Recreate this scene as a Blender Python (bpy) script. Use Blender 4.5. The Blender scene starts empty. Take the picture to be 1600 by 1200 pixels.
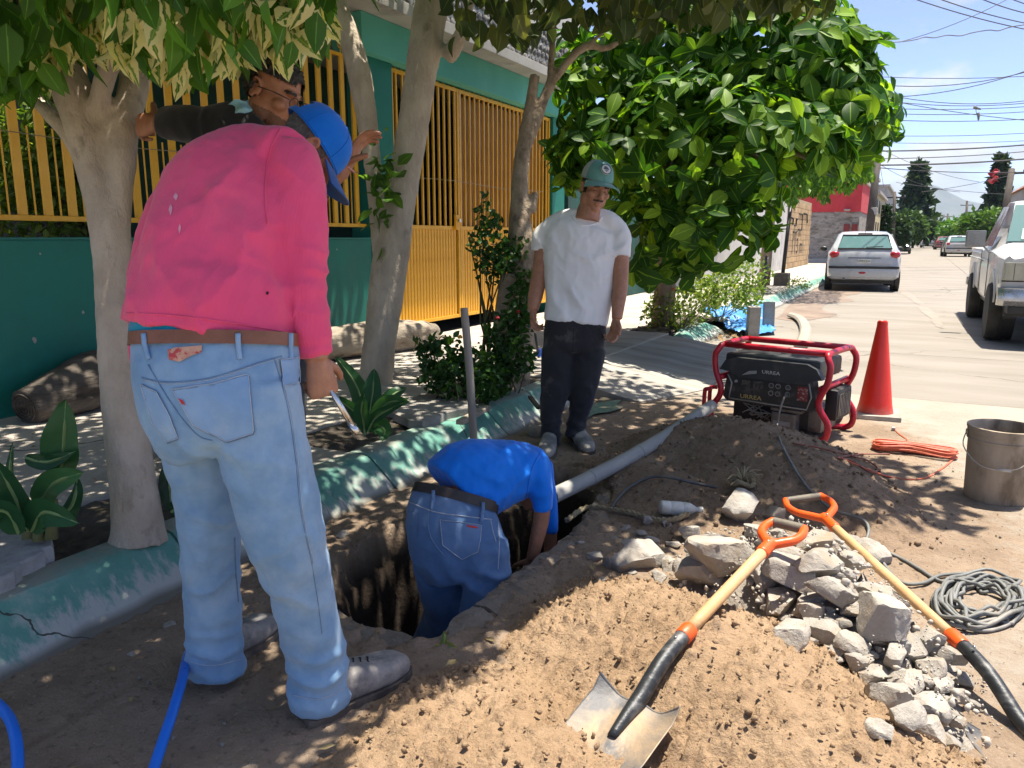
import bpy, bmesh, math, random
import numpy as np
from mathutils import Vector, Matrix
from mathutils.bvhtree import BVHTree
random.seed(7); RNG = np.random.default_rng(7)
S = bpy.context.scene
C = S.collection
# ------------------------------------------------------------------ camera
CF, CH = 1200.0, 1.28
PITCH = math.atan(228 / 1200); YAW = math.atan(640 / math.hypot(1200, 228))
cam = bpy.data.objects.new('camera', bpy.data.cameras.new('camera')); C.objects.link(cam)
cam.data.sensor_width = 36; cam.data.lens = 36 * CF / 1600
cam.data.clip_start = .05; cam.data.clip_end = 12000
cam.location = (0, 0, CH); cam.rotation_euler = (math.pi / 2 - PITCH, 0, YAW)
S.camera = cam
# ------------------------------------------------------------------ world, sun, exposure
SUNV = Vector((.15, .22, 1)).normalized()
W = bpy.data.worlds.new('World'); S.world = W; W.use_nodes = True
def build_world():
    nt = W.node_tree; N = nt.nodes; L = nt.links; N.clear()
    out = N.new('ShaderNodeOutputWorld'); bg = N.new('ShaderNodeBackground'); bg.inputs[1].default_value = .12
    sky = N.new('ShaderNodeTexSky'); sky.sky_type = 'NISHITA'; sky.sun_disc = False
    sky.sun_elevation = math.asin(SUNV.z); sky.sun_rotation = math.atan2(SUNV.x, SUNV.y)
    sky.air_density = .2; sky.dust_density = 1.9; sky.ozone_density = .6; sky.altitude = 1700
    tc = N.new('ShaderNodeTexCoord'); sep = N.new('ShaderNodeSeparateXYZ'); L.new(tc.outputs['Generated'], sep.inputs[0])
    mp = N.new('ShaderNodeMapping'); mp.inputs['Scale'].default_value = (1, 1, 2.1); mp.inputs['Location'].default_value = (.3, .1, .1)
    L.new(tc.outputs['Generated'], mp.inputs[0])
    no = N.new('ShaderNodeTexNoise'); no.inputs['Scale'].default_value = 4.2; no.inputs['Detail'].default_value = 9
    no.inputs['Roughness'].default_value = .55; L.new(mp.outputs[0], no.inputs['Vector'])
    # cumulus banks sit low above the hills and thin out with height
    el = N.new('ShaderNodeMapRange'); el.inputs[1].default_value = .03; el.inputs[2].default_value = .20
    el.inputs[3].default_value = .12; el.inputs[4].default_value = -.205; L.new(sep.outputs[2], el.inputs[0])
    ad = N.new('ShaderNodeMath'); ad.operation = 'ADD'; L.new(no.outputs[0], ad.inputs[0]); L.new(el.outputs[0], ad.inputs[1])
    cr = N.new('ShaderNodeMapRange'); cr.inputs[1].default_value = .46; cr.inputs[2].default_value = .53; L.new(ad.outputs[0], cr.inputs[0])
    mx = N.new('ShaderNodeMix'); mx.data_type = 'RGBA'; L.new(cr.outputs[0], mx.inputs[0])
    L.new(sky.outputs[0], mx.inputs[6])
    n3 = N.new('ShaderNodeTexNoise'); n3.inputs['Scale'].default_value = 9; n3.inputs['Detail'].default_value = 7; L.new(mp.outputs[0], n3.inputs['Vector'])
    cs = N.new('ShaderNodeMix'); cs.data_type = 'RGBA'; r3 = N.new('ShaderNodeMapRange'); r3.inputs[1].default_value = .40; r3.inputs[2].default_value = .60; L.new(n3.outputs[0], r3.inputs[0]); L.new(r3.outputs[0], cs.inputs[0])
    cs.inputs[6].default_value = (1.08, 1.18, 1.32, 1); cs.inputs[7].default_value = (1.55, 1.56, 1.58, 1); L.new(cs.outputs[2], mx.inputs[7])
    L.new(mx.outputs[2], bg.inputs[0]); L.new(bg.outputs[0], out.inputs[0])
build_world()
sun = bpy.data.objects.new('sun', bpy.data.lights.new('sun', 'SUN')); C.objects.link(sun)
sun.data.energy = 2.0; sun.data.angle = math.radians(.53); sun.data.color = (1, .92, .79)
sun.rotation_euler = (-SUNV).to_track_quat('-Z', 'Y').to_euler()
S.view_settings.view_transform = 'Standard'; S.view_settings.look = 'None'
S.view_settings.gamma = 1; S.view_settings.use_curve_mapping = False; S.view_settings.exposure = 2.5
S.render.engine = 'CYCLES'
S.cycles.max_bounces = 6; S.cycles.diffuse_bounces = 4; S.cycles.glossy_bounces = 3; S.cycles.transmission_bounces = 5
S.cycles.transparent_max_bounces = 8; S.cycles.use_denoising = True; S.cycles.sample_clamp_indirect = 6

# ------------------------------------------------------------------ measuring: a pixel of the 1600x1200 photograph as a point of the place
_cp, _sp, _cy, _sy = math.cos(PITCH), math.sin(PITCH), math.cos(YAW), math.sin(YAW)
VR = Vector((_cy, _sy, 0)); VF = Vector((-_sy * _cp, _cy * _cp, -_sp)); VU = Vector((-_sy * _sp, _cy * _sp, _cp))
def ray(u, v): return VF + VR * ((u - 800) / CF) + VU * ((600 - v) / CF)
def P(u, v, d): return Vector((0, 0, CH)) + ray(u, v) * d                 # at depth d
def G(u, v, z=0.0):
    r = ray(u, v); return Vector((0, 0, CH)) + r * ((z - CH) / r.z)       # on the level z
def AX(u, v, X):
    r = ray(u, v); return Vector((0, 0, CH)) + r * (X / r.x)              # on the wall plane X
def AY(u, v, Y):
    r = ray(u, v); return Vector((0, 0, CH)) + r * (Y / r.y)
def dep(p): return (Vector(p) - Vector((0, 0, CH))).dot(VF)
def pix(p):
    q = Vector(p) - Vector((0, 0, CH)); f = q.dot(VF); return 800 + CF * q.dot(VR) / f, 600 - CF * q.dot(VU) / f

# ------------------------------------------------------------------ numpy gradient noise
_perm = RNG.permutation(256); _perm = np.concatenate([_perm, _perm, _perm])
_grad = RNG.normal(size=(256, 3)); _grad /= np.linalg.norm(_grad, axis=1)[:, None]
def pnoise(p):
    p = np.asarray(p, float); i = np.floor(p).astype(int); f = p - i; i &= 255
    w = f * f * f * (f * (f * 6 - 15) + 10); r = 0
    for dx in (0, 1):
        for dy in (0, 1):
            for dz in (0, 1):
                h = _perm[_perm[_perm[(i[:, 0] + dx) & 255] + ((i[:, 1] + dy) & 255)] + ((i[:, 2] + dz) & 255)]
                g = _grad[h]; d = (g * (f - (dx, dy, dz))).sum(1)
                r = r + d * (w[:, 0] if dx else 1 - w[:, 0]) * (w[:, 1] if dy else 1 - w[:, 1]) * (w[:, 2] if dz else 1 - w[:, 2])
    return r * 1.5
def fbm(p, o=4, lac=2.03, gain=.5):
    p = np.asarray(p, float); a, s, t = 1., 0, 0
    for k in range(o): s = s + a * pnoise(p * lac ** k + 17.3 * k); t += a; a *= gain
    return s / t

# ------------------------------------------------------------------ materials
MATS = {}
def rgb(h):                                                              # sRGB hex -> linear
    h = h.lstrip('#'); return tuple(((int(h[i:i + 2], 16) / 255 + .055) / 1.055) ** 2.4 if int(h[i:i + 2], 16) > 10 else int(h[i:i + 2], 16) / 255 / 12.92 for i in (0, 2, 4))
def mat(name, c, c2=None, c3=None, rough=.75, metal=0., scale=6., detail=6, lo=.4, hi=.62, scale3=2., lo3=.55, hi3=.68, bump=.25, bscale=60.,
        bdetail=6, bdist=.01, coat=0., spec=.5, stretch=(1, 1, 1), sheen=0., rand=0., rvar=.12, dirt=None, dz=None):
    """base colour c broken up with c2 by noise, blotches of c3, noise bump; rand: brightness spread between objects"""
    if name in MATS: return MATS[name]
    m = bpy.data.materials.new(name); m.use_nodes = True; nt = m.node_tree; N = nt.nodes; L = nt.links
    b = N['Principled BSDF']; b.inputs['Roughness'].default_value = rough; b.inputs['Metallic'].default_value = metal
    b.inputs['Specular IOR Level'].default_value = spec; b.inputs['Coat Weight'].default_value = coat; b.inputs['Sheen Weight'].default_value = sheen
    tc = N.new('ShaderNodeTexCoord'); mp = N.new('ShaderNodeMapping'); mp.inputs['Scale'].default_value = stretch
    L.new(tc.outputs['Object'], mp.inputs[0]); vec = mp.outputs[0]
    if rand:
        oi = N.new('ShaderNodeObjectInfo'); av = N.new('ShaderNodeVectorMath'); av.operation = 'MULTIPLY_ADD'
        L.new(oi.outputs['Random'], av.inputs[0]); av.inputs[1].default_value = (37, 71, 53); L.new(vec, av.inputs[2]); vec = av.outputs[0]
    def noise(sc, de, ro=.6):
        n = N.new('ShaderNodeTexNoise'); n.inputs['Scale'].default_value = sc; n.inputs['Detail'].default_value = de; n.inputs['Roughness'].default_value = ro
        L.new(vec, n.inputs['Vector']); return n.outputs[0]
    def rng(s, a, z, o0=0., o1=1.):
        r = N.new('ShaderNodeMapRange'); r.inputs[1].default_value = a; r.inputs[2].default_value = z; r.inputs[3].default_value = o0; r.inputs[4].default_value = o1
        L.new(s, r.inputs[0]); return r.outputs[0]
    def mix(f, a, z, mode='MIX'):
        x = N.new('ShaderNodeMix'); x.data_type = 'RGBA'; x.blend_type = mode
        if isinstance(f, float): x.inputs[0].default_value = f
        else: L.new(f, x.inputs[0])
        for k, q in ((6, a), (7, z)):
            if isinstance(q, tuple): x.inputs[k].default_value = (*q, 1)
            else: L.new(q, x.inputs[k])
        return x.outputs[2]
    n1 = noise(scale, detail)
    col = mix(rng(n1, lo, hi), tuple(c), tuple(c2 if c2 else [x * .8 for x in c]))
    if c3: col = mix(rng(noise(scale3, 8, .65), lo3, hi3), col, tuple(c3))
    if dirt:
        g = N.new('ShaderNodeSeparateXYZ'); L.new(tc.outputs['Object'], g.inputs[0])
        ad = N.new('ShaderNodeMath'); ad.operation = 'MULTIPLY_ADD'; L.new(noise(9., 6), ad.inputs[0]); ad.inputs[1].default_value = dz[1] * 1.2; L.new(g.outputs[2], ad.inputs[2])
        col = mix(rng(ad.outputs[0], dz[0] + dz[1] * .6, dz[0] + dz[1] * 1.6, .85, 0.), col, tuple(dirt))
    if rand:
        col = mix(1., col, _val(N, L, rng(oi.outputs['Random'], 0, 1, 1 - rand, 1 + rand * .4)), 'MULTIPLY')
    L.new(col, b.inputs['Base Color'])
    L.new(rng(n1, .3, .7, max(0, rough - rvar), min(1, rough + rvar)), b.inputs['Roughness'])
    if bump:
        bp = N.new('ShaderNodeBump'); bp.inputs['Strength'].default_value = bump; bp.inputs['Distance'].default_value = bdist
        L.new(noise(bscale, bdetail, .65), bp.inputs['Height']); L.new(bp.outputs[0], b.inputs['Normal'])
    m['mix'] = 0; MATS[name] = m; return m
def _val(N, L, s):
    x = N.new('ShaderNodeCombineColor'); [L.new(s, x.inputs[i]) for i in range(3)]; return x.outputs[0]
def leafmat(name, c, c2, trans=.45, rough=.42, edge=None, veins=True):
    """leaf blade: colour by the leaf's own tint and random, lighter midrib along local y (attribute lx), cream edge when given"""
    m = bpy.data.materials.new(name); m.use_nodes = True; nt = m.node_tree; N = nt.nodes; L = nt.links
    b = N['Principled BSDF']; out = N['Material Output']; b.inputs['Roughness'].default_value = rough; b.inputs['Specular IOR Level'].default_value = .22
    oi = N.new('ShaderNodeObjectInfo'); at = N.new('ShaderNodeAttribute'); at.attribute_name = 'tint'
    ad = N.new('ShaderNodeMath'); ad.operation = 'ADD'; L.new(oi.outputs['Random'], ad.inputs[0]); L.new(at.outputs['Fac'], ad.inputs[1])
    fr = N.new('ShaderNodeMath'); fr.operation = 'FRACT'; L.new(ad.outputs[0], fr.inputs[0])
    rp = N.new('ShaderNodeValToRGB'); e = rp.color_ramp.elements
    e[0].color = (*[x * .75 for x in c], 1); e[1].color = (*c2, 1); e[1].position = .97
    k = e.new(.6); k.color = (*c, 1)
    L.new(fr.outputs[0], rp.inputs[0]); col = rp.outputs[0]
    lx = N.new('ShaderNodeAttribute'); lx.attribute_name = 'lx'
    ab = N.new('ShaderNodeMath'); ab.operation = 'ABSOLUTE'; L.new(lx.outputs['Fac'], ab.inputs[0])
    if veins:
        mr = N.new('ShaderNodeMapRange'); mr.inputs[1].default_value = .02; mr.inputs[2].default_value = .09; mr.inputs[3].default_value = .55; mr.inputs[4].default_value = 0
        L.new(ab.outputs[0], mr.inputs[0])
        x = N.new('ShaderNodeMix'); x.data_type = 'RGBA'; L.new(mr.outputs[0], x.inputs[0]); L.new(col, x.inputs[6]); x.inputs[7].default_value = (*[min(1, q * 1.9 + .03) for q in c2], 1); col = x.outputs[2]
    if edge:
        tc = N.new('ShaderNodeTexCoord'); no = N.new('ShaderNodeTexNoise'); no.inputs['Scale'].default_value = 55; L.new(tc.outputs['Object'], no.inputs['Vector'])
        s = N.new('ShaderNodeMath'); s.operation = 'MULTIPLY_ADD'; L.new(no.outputs[0], s.inputs[0]); s.inputs[1].default_value = .9; L.new(ab.outputs[0], s.inputs[2])
        mr = N.new('ShaderNodeMapRange'); mr.inputs[1].default_value = .62; mr.inputs[2].default_value = .74; L.new(s.outputs[0], mr.inputs[0])
        x = N.new('ShaderNodeMix'); x.data_type = 'RGBA'; L.new(mr.outputs[0], x.inputs[0]); L.new(col, x.inputs[6]); x.inputs[7].default_value = (*edge, 1); col = x.outputs[2]
    L.new(col, b.inputs['Base Color'])
    tr = N.new('ShaderNodeBsdfTranslucent'); h = N.new('ShaderNodeMix'); h.data_type = 'RGBA'; h.blend_type = 'MULTIPLY'; h.inputs[0].default_value = 1
    L.new(col, h.inputs[6]); h.inputs[7].default_value = (1.7, 1.6, .5, 1); L.new(h.outputs[2], tr.inputs[0])
    ms = N.new('ShaderNodeMixShader'); ms.inputs[0].default_value = trans; L.new(b.outputs[0], ms.inputs[1]); L.new(tr.outputs[0], ms.inputs[2]); L.new(ms.outputs[0], out.inputs[0])
    return m

# ------------------------------------------------------------------ mesh building
class MB:
    def __init__(s): s.v = []; s.f = []; s.m = []
    def add(s, vs, fs, mi=0):
        o = len(s.v); s.v += [tuple(q) for q in vs]; s.f += [tuple(i + o for i in f) for f in fs]; s.m += [mi] * len(fs); return s
    def box(s, lo, hi, M=None, mi=0):
        (a, b, c), (d, e, f) = lo, hi
        vs = [Vector(q) for q in ((a, b, c), (d, b, c), (d, e, c), (a, e, c), (a, b, f), (d, b, f), (d, e, f), (a, e, f))]
        if M: vs = [M @ q for q in vs]
        return s.add(vs, [(0, 3, 2, 1), (4, 5, 6, 7), (0, 1, 5, 4), (1, 2, 6, 5), (2, 3, 7, 6), (3, 0, 4, 7)], mi)
    def bbox(s, lo, hi, r=.01, M=None, mi=0):
        """box with chamfered edges"""
        lo, hi = Vector(lo), Vector(hi); c = (lo + hi) / 2; h = (hi - lo) / 2; r = min(r, *(q * .49 for q in h)); bm = bmesh.new()
        bmesh.ops.create_cube(bm, size=1)
        for v in bm.verts: v.co = Vector([v.co[i] * 2 * h[i] for i in range(3)]) + c
        bmesh.ops.bevel(bm, geom=bm.edges[:], offset=r, segments=2, profile=.6, affect='EDGES')
        vs = [(M @ v.co if M else v.co.copy()) for v in bm.verts]; bm.verts.index_update(); fs = [[v.index for v in f.verts] for f in bm.faces]; bm.free()
        return s.add(vs, fs, mi)
    def rings(s, R, cap0=True, cap1=True, mi=0):
        n = len(R[0]); vs = [q for r in R for q in r]; fs = []
        for i in range(len(R) - 1):
            for k in range(n): fs.append((i * n + k, i * n + (k + 1) % n, (i + 1) * n + (k + 1) % n, (i + 1) * n + k))
        if cap0: fs.append(tuple(range(n - 1, -1, -1)))
        if cap1: fs.append(tuple((len(R) - 1) * n + k for k in range(n)))
        return s.add(vs, fs, mi)
    def tube(s, pts, rad, n=10, caps=True, mi=0, up=None, ry=1., closed=False):
        pts = [Vector(p) for p in pts]; R = []; m = len(pts)
        rad = rad if hasattr(rad, '__len__') else [rad] * m
        a = None
        for i, p in enumerate(pts):
            t = (pts[(i + 1) % m if closed else min(i + 1, m - 1)] - pts[i - 1 if closed else max(i - 1, 0)]).normalized()
            if a is None:
                a = (Vector(up) if up else (Vector((0, 0, 1)) if abs(t.z) < .9 else Vector((1, 0, 0))))
            a = (a - t * a.dot(t)).normalized(); b = t.cross(a)
            R.append([p + (b * math.cos(q) + a * math.sin(q) * ry) * rad[i] for q in (2 * math.pi * k / n for k in range(n))])
        if closed: R.append(R[0])
        return s.rings(R, caps and not closed, caps and not closed, mi)
    def lathe(s, prof, n=24, M=None, mi=0, caps=True):
        R = [[(M @ Vector((r * math.cos(a), r * math.sin(a), z))) if M else Vector((r * math.cos(a), r * math.sin(a), z)) for a in (2 * math.pi * k / n for k in range(n))] for r, z in prof]
        return s.rings(R, caps, caps, mi)
    def prism(s, poly, z0, z1, M=None, mi=0):
        a = [Vector((x, y, z0)) for x, y in poly]; b = [Vector((x, y, z1)) for x, y in poly]
        if M: a = [M @ q for q in a]; b = [M @ q for q in b]
        return s.rings([a, b], True, True, mi)
    def sphere(s, c, r, n=12, M=None, mi=0):
        c = Vector(c); r = Vector(r) if hasattr(r, '__len__') else Vector((r, r, r)); R = []
        for i in range(1, n // 2 + 1):
            t = math.pi * i / (n // 2 + 1)
            R.append([c + Vector((r.x * math.sin(t) * math.cos(a), r.y * math.sin(t) * math.sin(a), -r.z * math.cos(t))) for a in (2 * math.pi * k / n for k in range(n))])
        if M: R = [[M @ q for q in x] for x in R]
        return s.rings(R, True, True, mi)
    def grid(s, f, nu, nv, mi=0, wrap=False):
        vs = [f(i / nu, j / nv) for j in range(nv + 1) for i in range(nu + 1)]
        return s.add(vs, [(j * (nu + 1) + i, j * (nu + 1) + i + 1, (j + 1) * (nu + 1) + i + 1, (j + 1) * (nu + 1) + i) for j in range(nv) for i in range(nu)], mi)
    def build(s, name, material, parent=None, smooth=False, local=False, **kw):
        return meshobj(name, s.v, s.f, material, parent, smooth, local, s.m, **kw)
def root_of(o):
    while o.parent: o = o.parent
    return o
def tag(o, label=None, cat=None, group=None, kind=None):
    for k, q in (('label', label), ('category', cat), ('group', group), ('kind', kind)):
        if q: o[k] = q
    return o
def meshobj(name, v, f, material, parent=None, smooth=False, local=False, mi=None, loc=None, auto=None, **kw):
    me = bpy.data.meshes.new(name)
    off = np.zeros(3)
    if not local:
        if parent is not None: off = np.array(root_of(parent).location)
        elif loc is not None: off = np.array(loc)
    v = np.asarray(v, float).reshape(-1, 3) - off
    if isinstance(f, np.ndarray):
        k = f.shape[1]; me.vertices.add(len(v)); me.vertices.foreach_set('co', v.astype(np.float32).ravel()); me.loops.add(f.size); me.loops.foreach_set('vertex_index', f.astype(np.int32).ravel())
        me.polygons.add(len(f)); me.polygons.foreach_set('loop_start', np.arange(0, f.size, k, dtype=np.int32)); me.update(calc_edges=True); me.validate()
    else: me.from_pydata(v.tolist(), [], f); me.update()
    mats = material if isinstance(material, (list, tuple)) else [material]
    for q in mats: me.materials.append(q)
    if len(mats) > 1 and mi is not None: me.polygons.foreach_set('material_index', np.asarray(mi, np.int32))
    if smooth:
        me.polygons.foreach_set('use_smooth', np.ones(len(me.polygons), bool))
        if smooth is not True: me.set_sharp_from_angle(angle=math.radians(smooth))
    o = bpy.data.objects.new(name, me); C.objects.link(o)
    if parent is not None: o.parent = parent
    elif loc is not None: o.location = loc
    return tag(o, **kw)
def thing(name, label, cat, loc=(0, 0, 0), rz=0., group=None):
    o = bpy.data.objects.new(name, None); C.objects.link(o); o.location = loc; o.rotation_euler = (0, 0, rz); o.empty_display_size = .1
    return tag(o, label, cat, group)
def copy_obj(o, parent=None):
    c = o.copy(); C.objects.link(c); c.parent = parent; return c
def copy_tree(o, parent=None):
    c = copy_obj(o, parent)
    for ch in list(o.children): copy_tree(ch, c)
    return c
TMP = bpy.data.scenes.new('workshop')
def remesh(mb, voxel, it=4, fac=.5):
    """one continuous skin over overlapping closed pieces -> vertex and quad arrays"""
    me = bpy.data.meshes.new('t'); me.from_pydata([tuple(q) for q in mb.v], [], mb.f)
    bm = bmesh.new(); bm.from_mesh(me); bmesh.ops.recalc_face_normals(bm, faces=bm.faces[:]); bm.to_mesh(me); bm.free(); me.update()
    o = bpy.data.objects.new('t', me); TMP.collection.objects.link(o)
    r = o.modifiers.new('r', 'REMESH'); r.mode = 'VOXEL'; r.voxel_size = voxel
    if it: q = o.modifiers.new('s', 'SMOOTH'); q.factor = fac; q.iterations = it
    vl = TMP.view_layers[0]; vl.update(); dg = vl.depsgraph; ev = o.evaluated_get(dg); m2 = ev.to_mesh()
    v = np.empty(len(m2.vertices) * 3, np.float32); m2.vertices.foreach_get('co', v)
    n = np.empty(len(m2.vertices) * 3, np.float32); m2.vertices.foreach_get('normal', n)
    f = np.empty(len(m2.loops), np.int32); m2.loops.foreach_get('vertex_index', f)
    lt = np.empty(len(m2.polygons), np.int32); m2.polygons.foreach_get('loop_total', lt)
    ev.to_mesh_clear(); bpy.data.objects.remove(o); bpy.data.meshes.remove(me)
    assert (lt == 4).all(); return v.reshape(-1, 3).astype(float), n.reshape(-1, 3).astype(float), f.reshape(-1, 4)
def spline(pts, n):
    """Catmull-Rom through tuples of any length -> n samples"""
    p = np.array([tuple(q) for q in pts], float); m = len(p); out = []
    for t in np.linspace(0, m - 1, n):
        i = min(int(t), m - 2); u = t - i; a, b, c, d = p[max(i - 1, 0)], p[i], p[i + 1], p[min(i + 2, m - 1)]
        out.append(.5 * (2 * b + (c - a) * u + (2 * a - 5 * b + 4 * c - d) * u * u + (3 * b - a - 3 * c + d) * u ** 3))
    return np.array(out)
# ================================================================== SETTING
KX, KT, SWZ, WX = -2.28, -2.55, .16, -5.05            # kerb foot, kerb top inner edge, pavement level, house wall plane
concrete = mat('road_concrete', (.25, .226, .195), (.20, .18, .152), (.145, .128, .107), rough=.9, scale=1.3, detail=9, lo=.35, hi=.68, scale3=.55, lo3=.57, hi3=.75, bump=.5, bscale=38, bdist=.006, stretch=(.35, 1.4, 1))
def cracked(m, scale, w, col):
    nt = m.node_tree; N = nt.nodes; L = nt.links; b = N['Principled BSDF']; src = b.inputs['Base Color'].links[0].from_socket; g = N.new('ShaderNodeNewGeometry')
    n = N.new('ShaderNodeTexNoise'); n.inputs['Scale'].default_value = 1.3; n.inputs['Detail'].default_value = 6; L.new(g.outputs['Position'], n.inputs['Vector'])
    a = N.new('ShaderNodeVectorMath'); a.operation = 'MULTIPLY_ADD'; L.new(n.outputs['Color'], a.inputs[0]); a.inputs[1].default_value = (1.1, 1.1, 0); L.new(g.outputs['Position'], a.inputs[2])
    v = N.new('ShaderNodeTexVoronoi'); v.feature = 'DISTANCE_TO_EDGE'; v.inputs['Scale'].default_value = scale; L.new(a.outputs[0], v.inputs['Vector'])
    n2 = N.new('ShaderNodeTexNoise'); n2.inputs['Scale'].default_value = .7; L.new(g.outputs['Position'], n2.inputs['Vector'])
    k = N.new('ShaderNodeMapRange'); k.inputs[1].default_value = .46; k.inputs[2].default_value = .6; k.inputs[3].default_value = 0; k.inputs[4].default_value = w; L.new(n2.outputs[0], k.inputs[0])
    r = N.new('ShaderNodeMath'); r.operation = 'LESS_THAN'; L.new(v.outputs['Distance'], r.inputs[0]); L.new(k.outputs[0], r.inputs[1])
    x = N.new('ShaderNodeMix'); x.data_type = 'RGBA'; L.new(r.outputs[0], x.inputs[0]); L.new(src, x.inputs[6]); x.inputs[7].default_value = (*col, 1); L.new(x.outputs[2], b.inputs['Base Color']); return m
cracked(concrete, .32, .006, (.14, .12, .10))
joint = mat('joint_dirt', (.10, .09, .075), (.15, .13, .11), rough=.95, scale=3)
pave = mat('pavement_concrete', (.44, .40, .345), (.35, .315, .27), (.23, .20, .165), rough=.9, scale=2.2, detail=9, scale3=1.3, bump=.4, bscale=45, bdist=.005)
cracked(pave, .5, .006, (.12, .105, .09))
soil = mat('planter_soil', (.060, .047, .036), (.105, .085, .064), (.16, .135, .105), rough=.97, scale=9, scale3=5, bump=1., bscale=55, bdist=.02)
land = mat('far_land', (.30, .26, .20), (.24, .21, .16), rough=1, scale=.02, bump=0)
_g = [(-4000, -2.35, .85, 4000), (-300, .25, 6.85, 7000)]      # one sheet to the horizon, open where the trench is dug
meshobj('ground', [(x, y, -.06) for y in _g[1] for x in _g[0]], [(j * 4 + i, j * 4 + i + 1, j * 4 + i + 5, j * 4 + i + 4) for j in range(3) for i in range(3) if (i, j) != (1, 1)], land, kind='structure')
# road: bedding sheet, concrete slabs with open joints
road = meshobj('road', [(KX - .1, 6.9, -.02), (9.2, 6.9, -.02), (9.2, 420, -.02), (KX - .1, 420, -.02)], [(0, 1, 2, 3)], joint, kind='structure')
def slab(x0, x1, y0, y1, z=0.):
    g = .006
    return MB().bbox((x0 + g, y0 + g, z - .12), (x1 - g, y1 - g, z), .004)
ys = [6.9, 9.6, 12.9, 16.2, 19.5, 22.8, 26.1, 29.4, 34, 40, 48, 60, 80, 110, 160, 250, 400]
for i in range(len(ys) - 1):
    for x0, x1 in ((KX - .08, 1.55), (1.55, 5.35), (5.35, 9.1)):
        slab(x0, x1, ys[i], ys[i + 1]).build('road_slab', concrete, road)
for x0, x1, y0, y1 in ((.9, 1.55, -1.5, 6.9), (1.55, 5.35, -1.5, 2.6), (1.55, 5.35, 2.6, 6.9), (5.35, 9.1, -1.5, 6.9)):
    slab(x0, x1, y0, y1).build('road_slab', concrete, road)
# ---- near ground: the broken slab with the trench
HOLE = [(475, 935), (528, 962), (560, 985), (605, 996), (650, 1008), (690, 1003), (715, 976), (745, 955), (785, 922), (822, 892), (860, 868), (893, 842), (918, 812), (938, 778), (925, 752), (890, 735), (840, 735), (780, 765), (700, 800), (640, 818), (590, 838), (545, 865), (500, 905)]
HP = np.array([tuple(G(*q))[:2] for q in HOLE])
def sdist(x, y, poly):
    """signed distance to a closed polygon, positive inside"""
    a = poly; b = np.roll(poly, -1, 0); d2 = np.full(x.shape, 1e9); ins = np.zeros(x.shape, bool)
    for (ax, ay), (bx, by) in zip(a, b):
        ex, ey = bx - ax, by - ay; t = np.clip(((x - ax) * ex + (y - ay) * ey) / (ex * ex + ey * ey + 1e-12), 0, 1)
        d2 = np.minimum(d2, (x - ax - t * ex) ** 2 + (y - ay - t * ey) ** 2)
        c = ((ay > y) != (by > y)); ins ^= c & (x < (bx - ax) * (y - ay) / (by - ay + 1e-12) + ax)
    return np.where(ins, 1, -1) * np.sqrt(d2)
def sst(a, b, x): t = np.clip((x - a) / (b - a), 0, 1); return t * t * (3 - 2 * t)
def xyz(x, y, z=0.): return np.stack([x.ravel(), y.ravel(), np.broadcast_to(z, x.shape).ravel()], 1)
def ridge(x, y, pts, slope, soft=.12):
    """height of a heap whose crest runs through pts (x, y, h), sides at an angle of repose"""
    h = np.full(x.shape, -9.)
    for (ax, ay, ah), (bx, by, bh) in zip(pts[:-1], pts[1:]):
        ex, ey = bx - ax, by - ay; t = np.clip(((x - ax) * ex + (y - ay) * ey) / (ex * ex + ey * ey), 0, 1)
        d = np.sqrt((x - ax - t * ex) ** 2 + (y - ay - t * ey) ** 2)
        h = np.maximum(h, ah + t * (bh - ah) - slope * (np.sqrt(d * d + soft * soft) - soft))
    return h
def h_front(x, y):
    n = fbm(xyz(x * 2.2, y * 2.2), 3).reshape(x.shape)
    w = np.minimum(np.maximum(ridge(x, y, [(-.86, 2.36, .10), (-.70, 2.18, .20), (-.42, 1.98, .265), (-.12, 1.72, .225)], .58), ridge(x, y, [(-.78, 1.5, .13), (-.25, 1.25, .15), (.05, 1.1, .1)], .34)), 1)
    return w + n * .035
def h_back(x, y):
    n = fbm(xyz(x * 2.5 + 5, y * 2.5), 3).reshape(x.shape)
    return np.maximum(ridge(x, y, [(-.98, 4.42, .25), (-.72, 4.35, .27), (-.42, 4.0, .2), (-.12, 3.62, .1)], .5, .18), ridge(x, y, [(-1.25, 3.95, .10), (-.95, 3.5, .09), (-.6, 3.3, .08)], .3, .15)) + n * .03
def h_pile(x, y): return ridge(x, y, [(-.55, 2.82, .14), (-.30, 2.74, .25), (-.10, 2.44, .21), (.08, 2.12, .10)], .75, .06)
def HT(x, y):
    x, y = np.atleast_1d(np.asarray(x, float)), np.atleast_1d(np.asarray(y, float))
    return np.maximum(0, np.maximum(np.maximum(h_front(x, y), h_back(x, y)), h_pile(x, y)))
def hz(x, y): return float(HT(x, y)[0])
def onheap(u, v):
    """the point of the heaps or road seen at a pixel of the photograph"""
    r = ray(u, v); t = np.linspace(.8, 9, 2400); x, y, z = r.x * t, r.y * t, CH + r.z * t
    i = int(np.argmax(z < HT(x, y))); return Vector((x[i], y[i], float(HT(x[i], y[i])[0])))
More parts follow.
